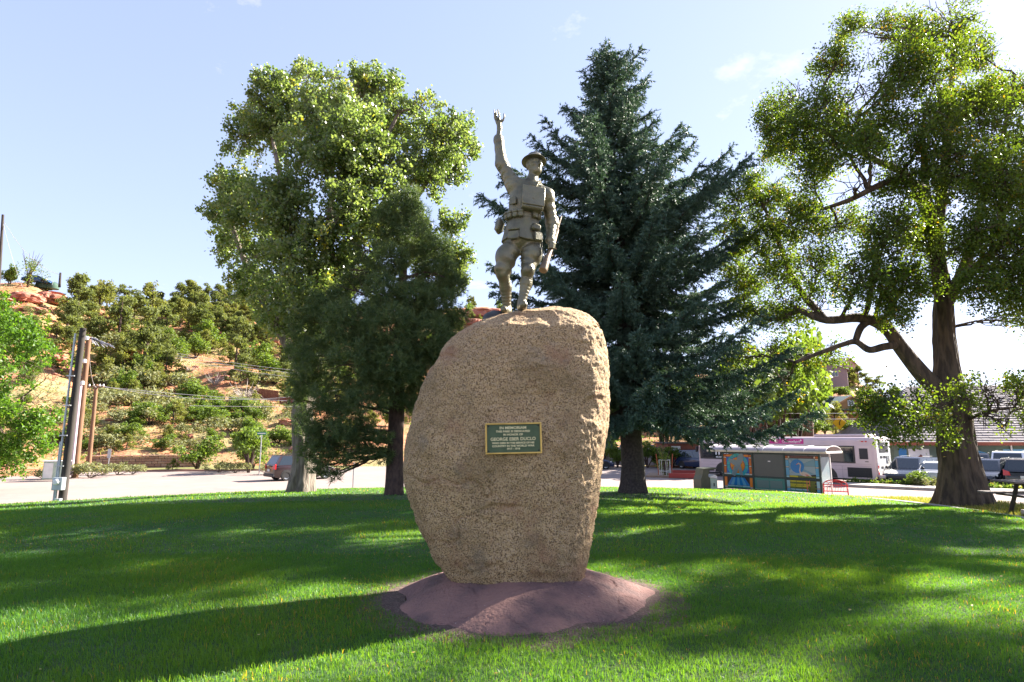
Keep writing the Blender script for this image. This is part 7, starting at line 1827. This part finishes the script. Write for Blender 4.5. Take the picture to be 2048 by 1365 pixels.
for k, (px, py, w, sz, lab) in enumerate(((972, 634, 74, .62, 'broad pink-red rock outcrop seen left of the soldier and above the boulder'), (945, 648, 40, .7, 'smaller red rock below the broad outcrop, beside the pine'), (1000, 640, 34, .5, 'low red rock right under the soldier at the outcrop end'),
        (40, 600, 70, .5, 'pale red cliff ledge under the blue car on the hilltop'), (88, 600, 60, .55, 'cracked red cliff ledge under the green tent'), (-10, 612, 60, .5, 'red cliff ledge at the left edge'), (62, 622, 44, .45, 'lower block of the left cliff'),
        (560, 660, 46, .5, 'red rock face right of the hillside scrub, behind the cottonwood'), (600, 670, 50, .5, 'red rock face by the cottonwood crown'), (300, 735, 40, .5, 'red rock below the orange deck'), (238, 745, 36, .6, 'red rock beside the thin brown pole top'), (540, 690, 60, .5, 'broad red rock ledge on the upper slope left of the cottonwood'), (450, 760, 44, .5, 'red rock ledge under the three parallel wires'), (580, 850, 50, .6, 'red rock ledge low on the slope left of the cottonwood trunk'), (350, 790, 44, .45, 'red rock shelf in the middle of the left slope'), (600, 905, 44, .6, 'red rock at the slope foot behind the maroon car'), (100, 720, 40, .5, 'red rock shelf above the ash tree'))): put_rock('rock_outcrop', k, px, py, w, sz, lab)
sc2 = []
for k in range(60):
    px, py = g.uniform(20, 640), g.uniform(640, 895); o = put_rock('loose_rock', k, px, py, g.uniform(6, 20), g.uniform(.5, .9), None)
    if o: sc2.append((px, py, o))
sc2.sort(key=lambda q: q[0])
for i, (px, py, o) in enumerate(sc2): tag(o, ordn(i) + ' loose red rock from the left on the left hillside', 'rock', 'loose rocks on the left hillside')
# tufts of dry grass on the slope
g2 = np.random.default_rng(15); n = 16000
yy = g2.uniform(50, 165, n); xx = g2.uniform(-1.0, -.0, n) * yy * .95; zz_ = hill_z(xx, yy); ok = (fbm(np.stack([xx * .06, yy * .06, xx * 0], -1), 3, 66) > .45) & (zz_ > ROADZ + .3)
P_ = np.stack([xx, yy, zz_ + .12], -1)[ok]; V, F, T = leaf_quads(P_, .55, .12, g2, up=.0, droop=-.9); tag(np_mesh('dry_grass', V, F, leafmat('dry_grass_blade', (.16, .15, .05), (.34, .29, .12), trans=.3), attr={'tint': T}), kind='stuff')

# low undergrowth that covers the slope between the bushes
def undergrowth(n, u0, u1, y0, y1, seed, mat, size, thr, s0):
    g3 = np.random.default_rng(seed); yy = g3.uniform(y0, y1, n); xx = g3.uniform(u0, u1, n) * yy; zz_ = hill_z(xx, yy); ok = (fbm(np.stack([xx * .09, yy * .09, xx * 0], -1), 4, s0) > thr) & (zz_ > ROADZ + .2)
    P = np.stack([xx, yy, zz_ + .15], -1)[ok]; P = np.repeat(P, 12, 0) + g3.normal(0, 1, (len(P) * 12, 3)) * np.array([.45, .45, .16]); V, F, T = leaf_quads(P, size, size * .55, g3, up=.3)
    tag(np_mesh('undergrowth', V, F, mat, attr={'tint': np.clip(T * .6 + .4 * np.repeat(vnoise(P * .4, 5), 4), 0, .99)}), kind='stuff')
undergrowth(3600, -.95, -.02, 58, 170, 31, L_sage, .30, .47, 14); undergrowth(2600, -.95, -.02, 57, 170, 32, L_oak, .28, .53, 15); undergrowth(1500, .1, .75, 60, 170, 33, L_oak, .32, .45, 16)

# --- on the cliff top: a blue car and two green tents
q = onhill(48, 572)
if q is None: q = (at(48, 566, 114).x, 114, at(48, 566, 114).z)
car('saloon_car', 'blue car parked on the cliff top at the far left', (q[0], q[1] + 3.0, at(48, 566, q[1] + 3).z), (.97, .2), pm('bright_blue_paint', (.03, .10, .28), rough=.3, coat=.5), 'sedan', 5.0, 1.85, 1.5)
M_tent = pm('dark_green_canvas', (.035, .075, .055), (.05, .10, .07), 3, rough=.8)
for px, w, lab in ((88, 30, 'low dark green domed tent on the cliff top, right of the blue car'), (106, 22, 'smaller green domed tent on the cliff top, beside the short crest pole')):
    Yt = q[1] + 5; b = at(px, 573, Yt); k = w / FPX * Yt / 2; tn = thing('dome_tent', lab, 'tent', b); mb = MB(); mb.lathe([(k, -.6), (k, .1), (k * .92, k * .3), (k * .7, k * .58), (k * .4, k * .74), (.01, k * .8)], 20); mb.build('canopy', M_tent, tn, smoothed=True)
    for t in (0, math.pi / 3, 2 * math.pi / 3): T_('pole', [(k * 1.01 * math.cos(u) * math.cos(t), k * 1.01 * math.cos(u) * math.sin(t), .82 * k * math.sin(u)) for u in np.linspace(0, math.pi, 13)], .05, M_steel, tn, 5)
# small teal shed roof among the hillside trees
q = onhill(396, 690); b = Vector((at(396, 690, q[1]).x, q[1], q[2])); sh = thing('shed', 'little shed with a pale teal roof among the hillside trees', 'shed', b, R(10)); mb = MB(); mb.box((0, 1, -.3), (2.6, 2, 2.0)); mb.build('wall', M_ol, sh); mb = MB(); mb.box((0, .9, .8), (3.1, 2.8, .10), Matrix.Rotation(R(10), 4, 'X')); mb.build('roof', pm('pale_teal_roof', (.28, .45, .42), rough=.6), sh)
# low white utility box near the ash
b = (xat(112, 41, -.8), 41, ROADZ + .1); ub = thing('utility_cabinet', 'pale utility cabinet half hidden by the ash leaves at the road', 'cabinet', b, R(10)); mb = MB(); mb.box((0, 0, .6), (1.3, .7, 1.2), bev=.03); mb.build('case', M_lg, ub); mb = MB(); mb.box((0, 0, 1.22), (1.4, .8, .06), bev=.01); mb.build('lid', M_white, ub); mb = MB(); mb.box((-.3, -.36, .6), (.55, .03, 1.0)); mb.build('door', M_white, ub)

for (k_, L_) in PRO.items():                  # kinds that ended up without a place
    for i_, o_ in enumerate(L_):
        if (k_, i_) not in USED:
            for c_ in list(o_.children): bpy.data.objects.remove(c_)
            bpy.data.objects.remove(o_)
# ------------------------------------------------------------------ lettering becomes plain mesh
bpy.context.view_layer.update()
dg = bpy.context.evaluated_depsgraph_get()
for o in [o for o in bpy.data.objects if o.type == 'FONT']:
    me = bpy.data.meshes.new_from_object(o.evaluated_get(dg)); nm = o.name.split('.')[0]
    if not me.materials and o.data.materials: me.materials.append(o.data.materials[0])
    n_ = bpy.data.objects.new(nm, me); COL.objects.link(n_); n_.parent = o.parent; n_.matrix_local = o.matrix_local.copy()
    bpy.data.objects.remove(o)
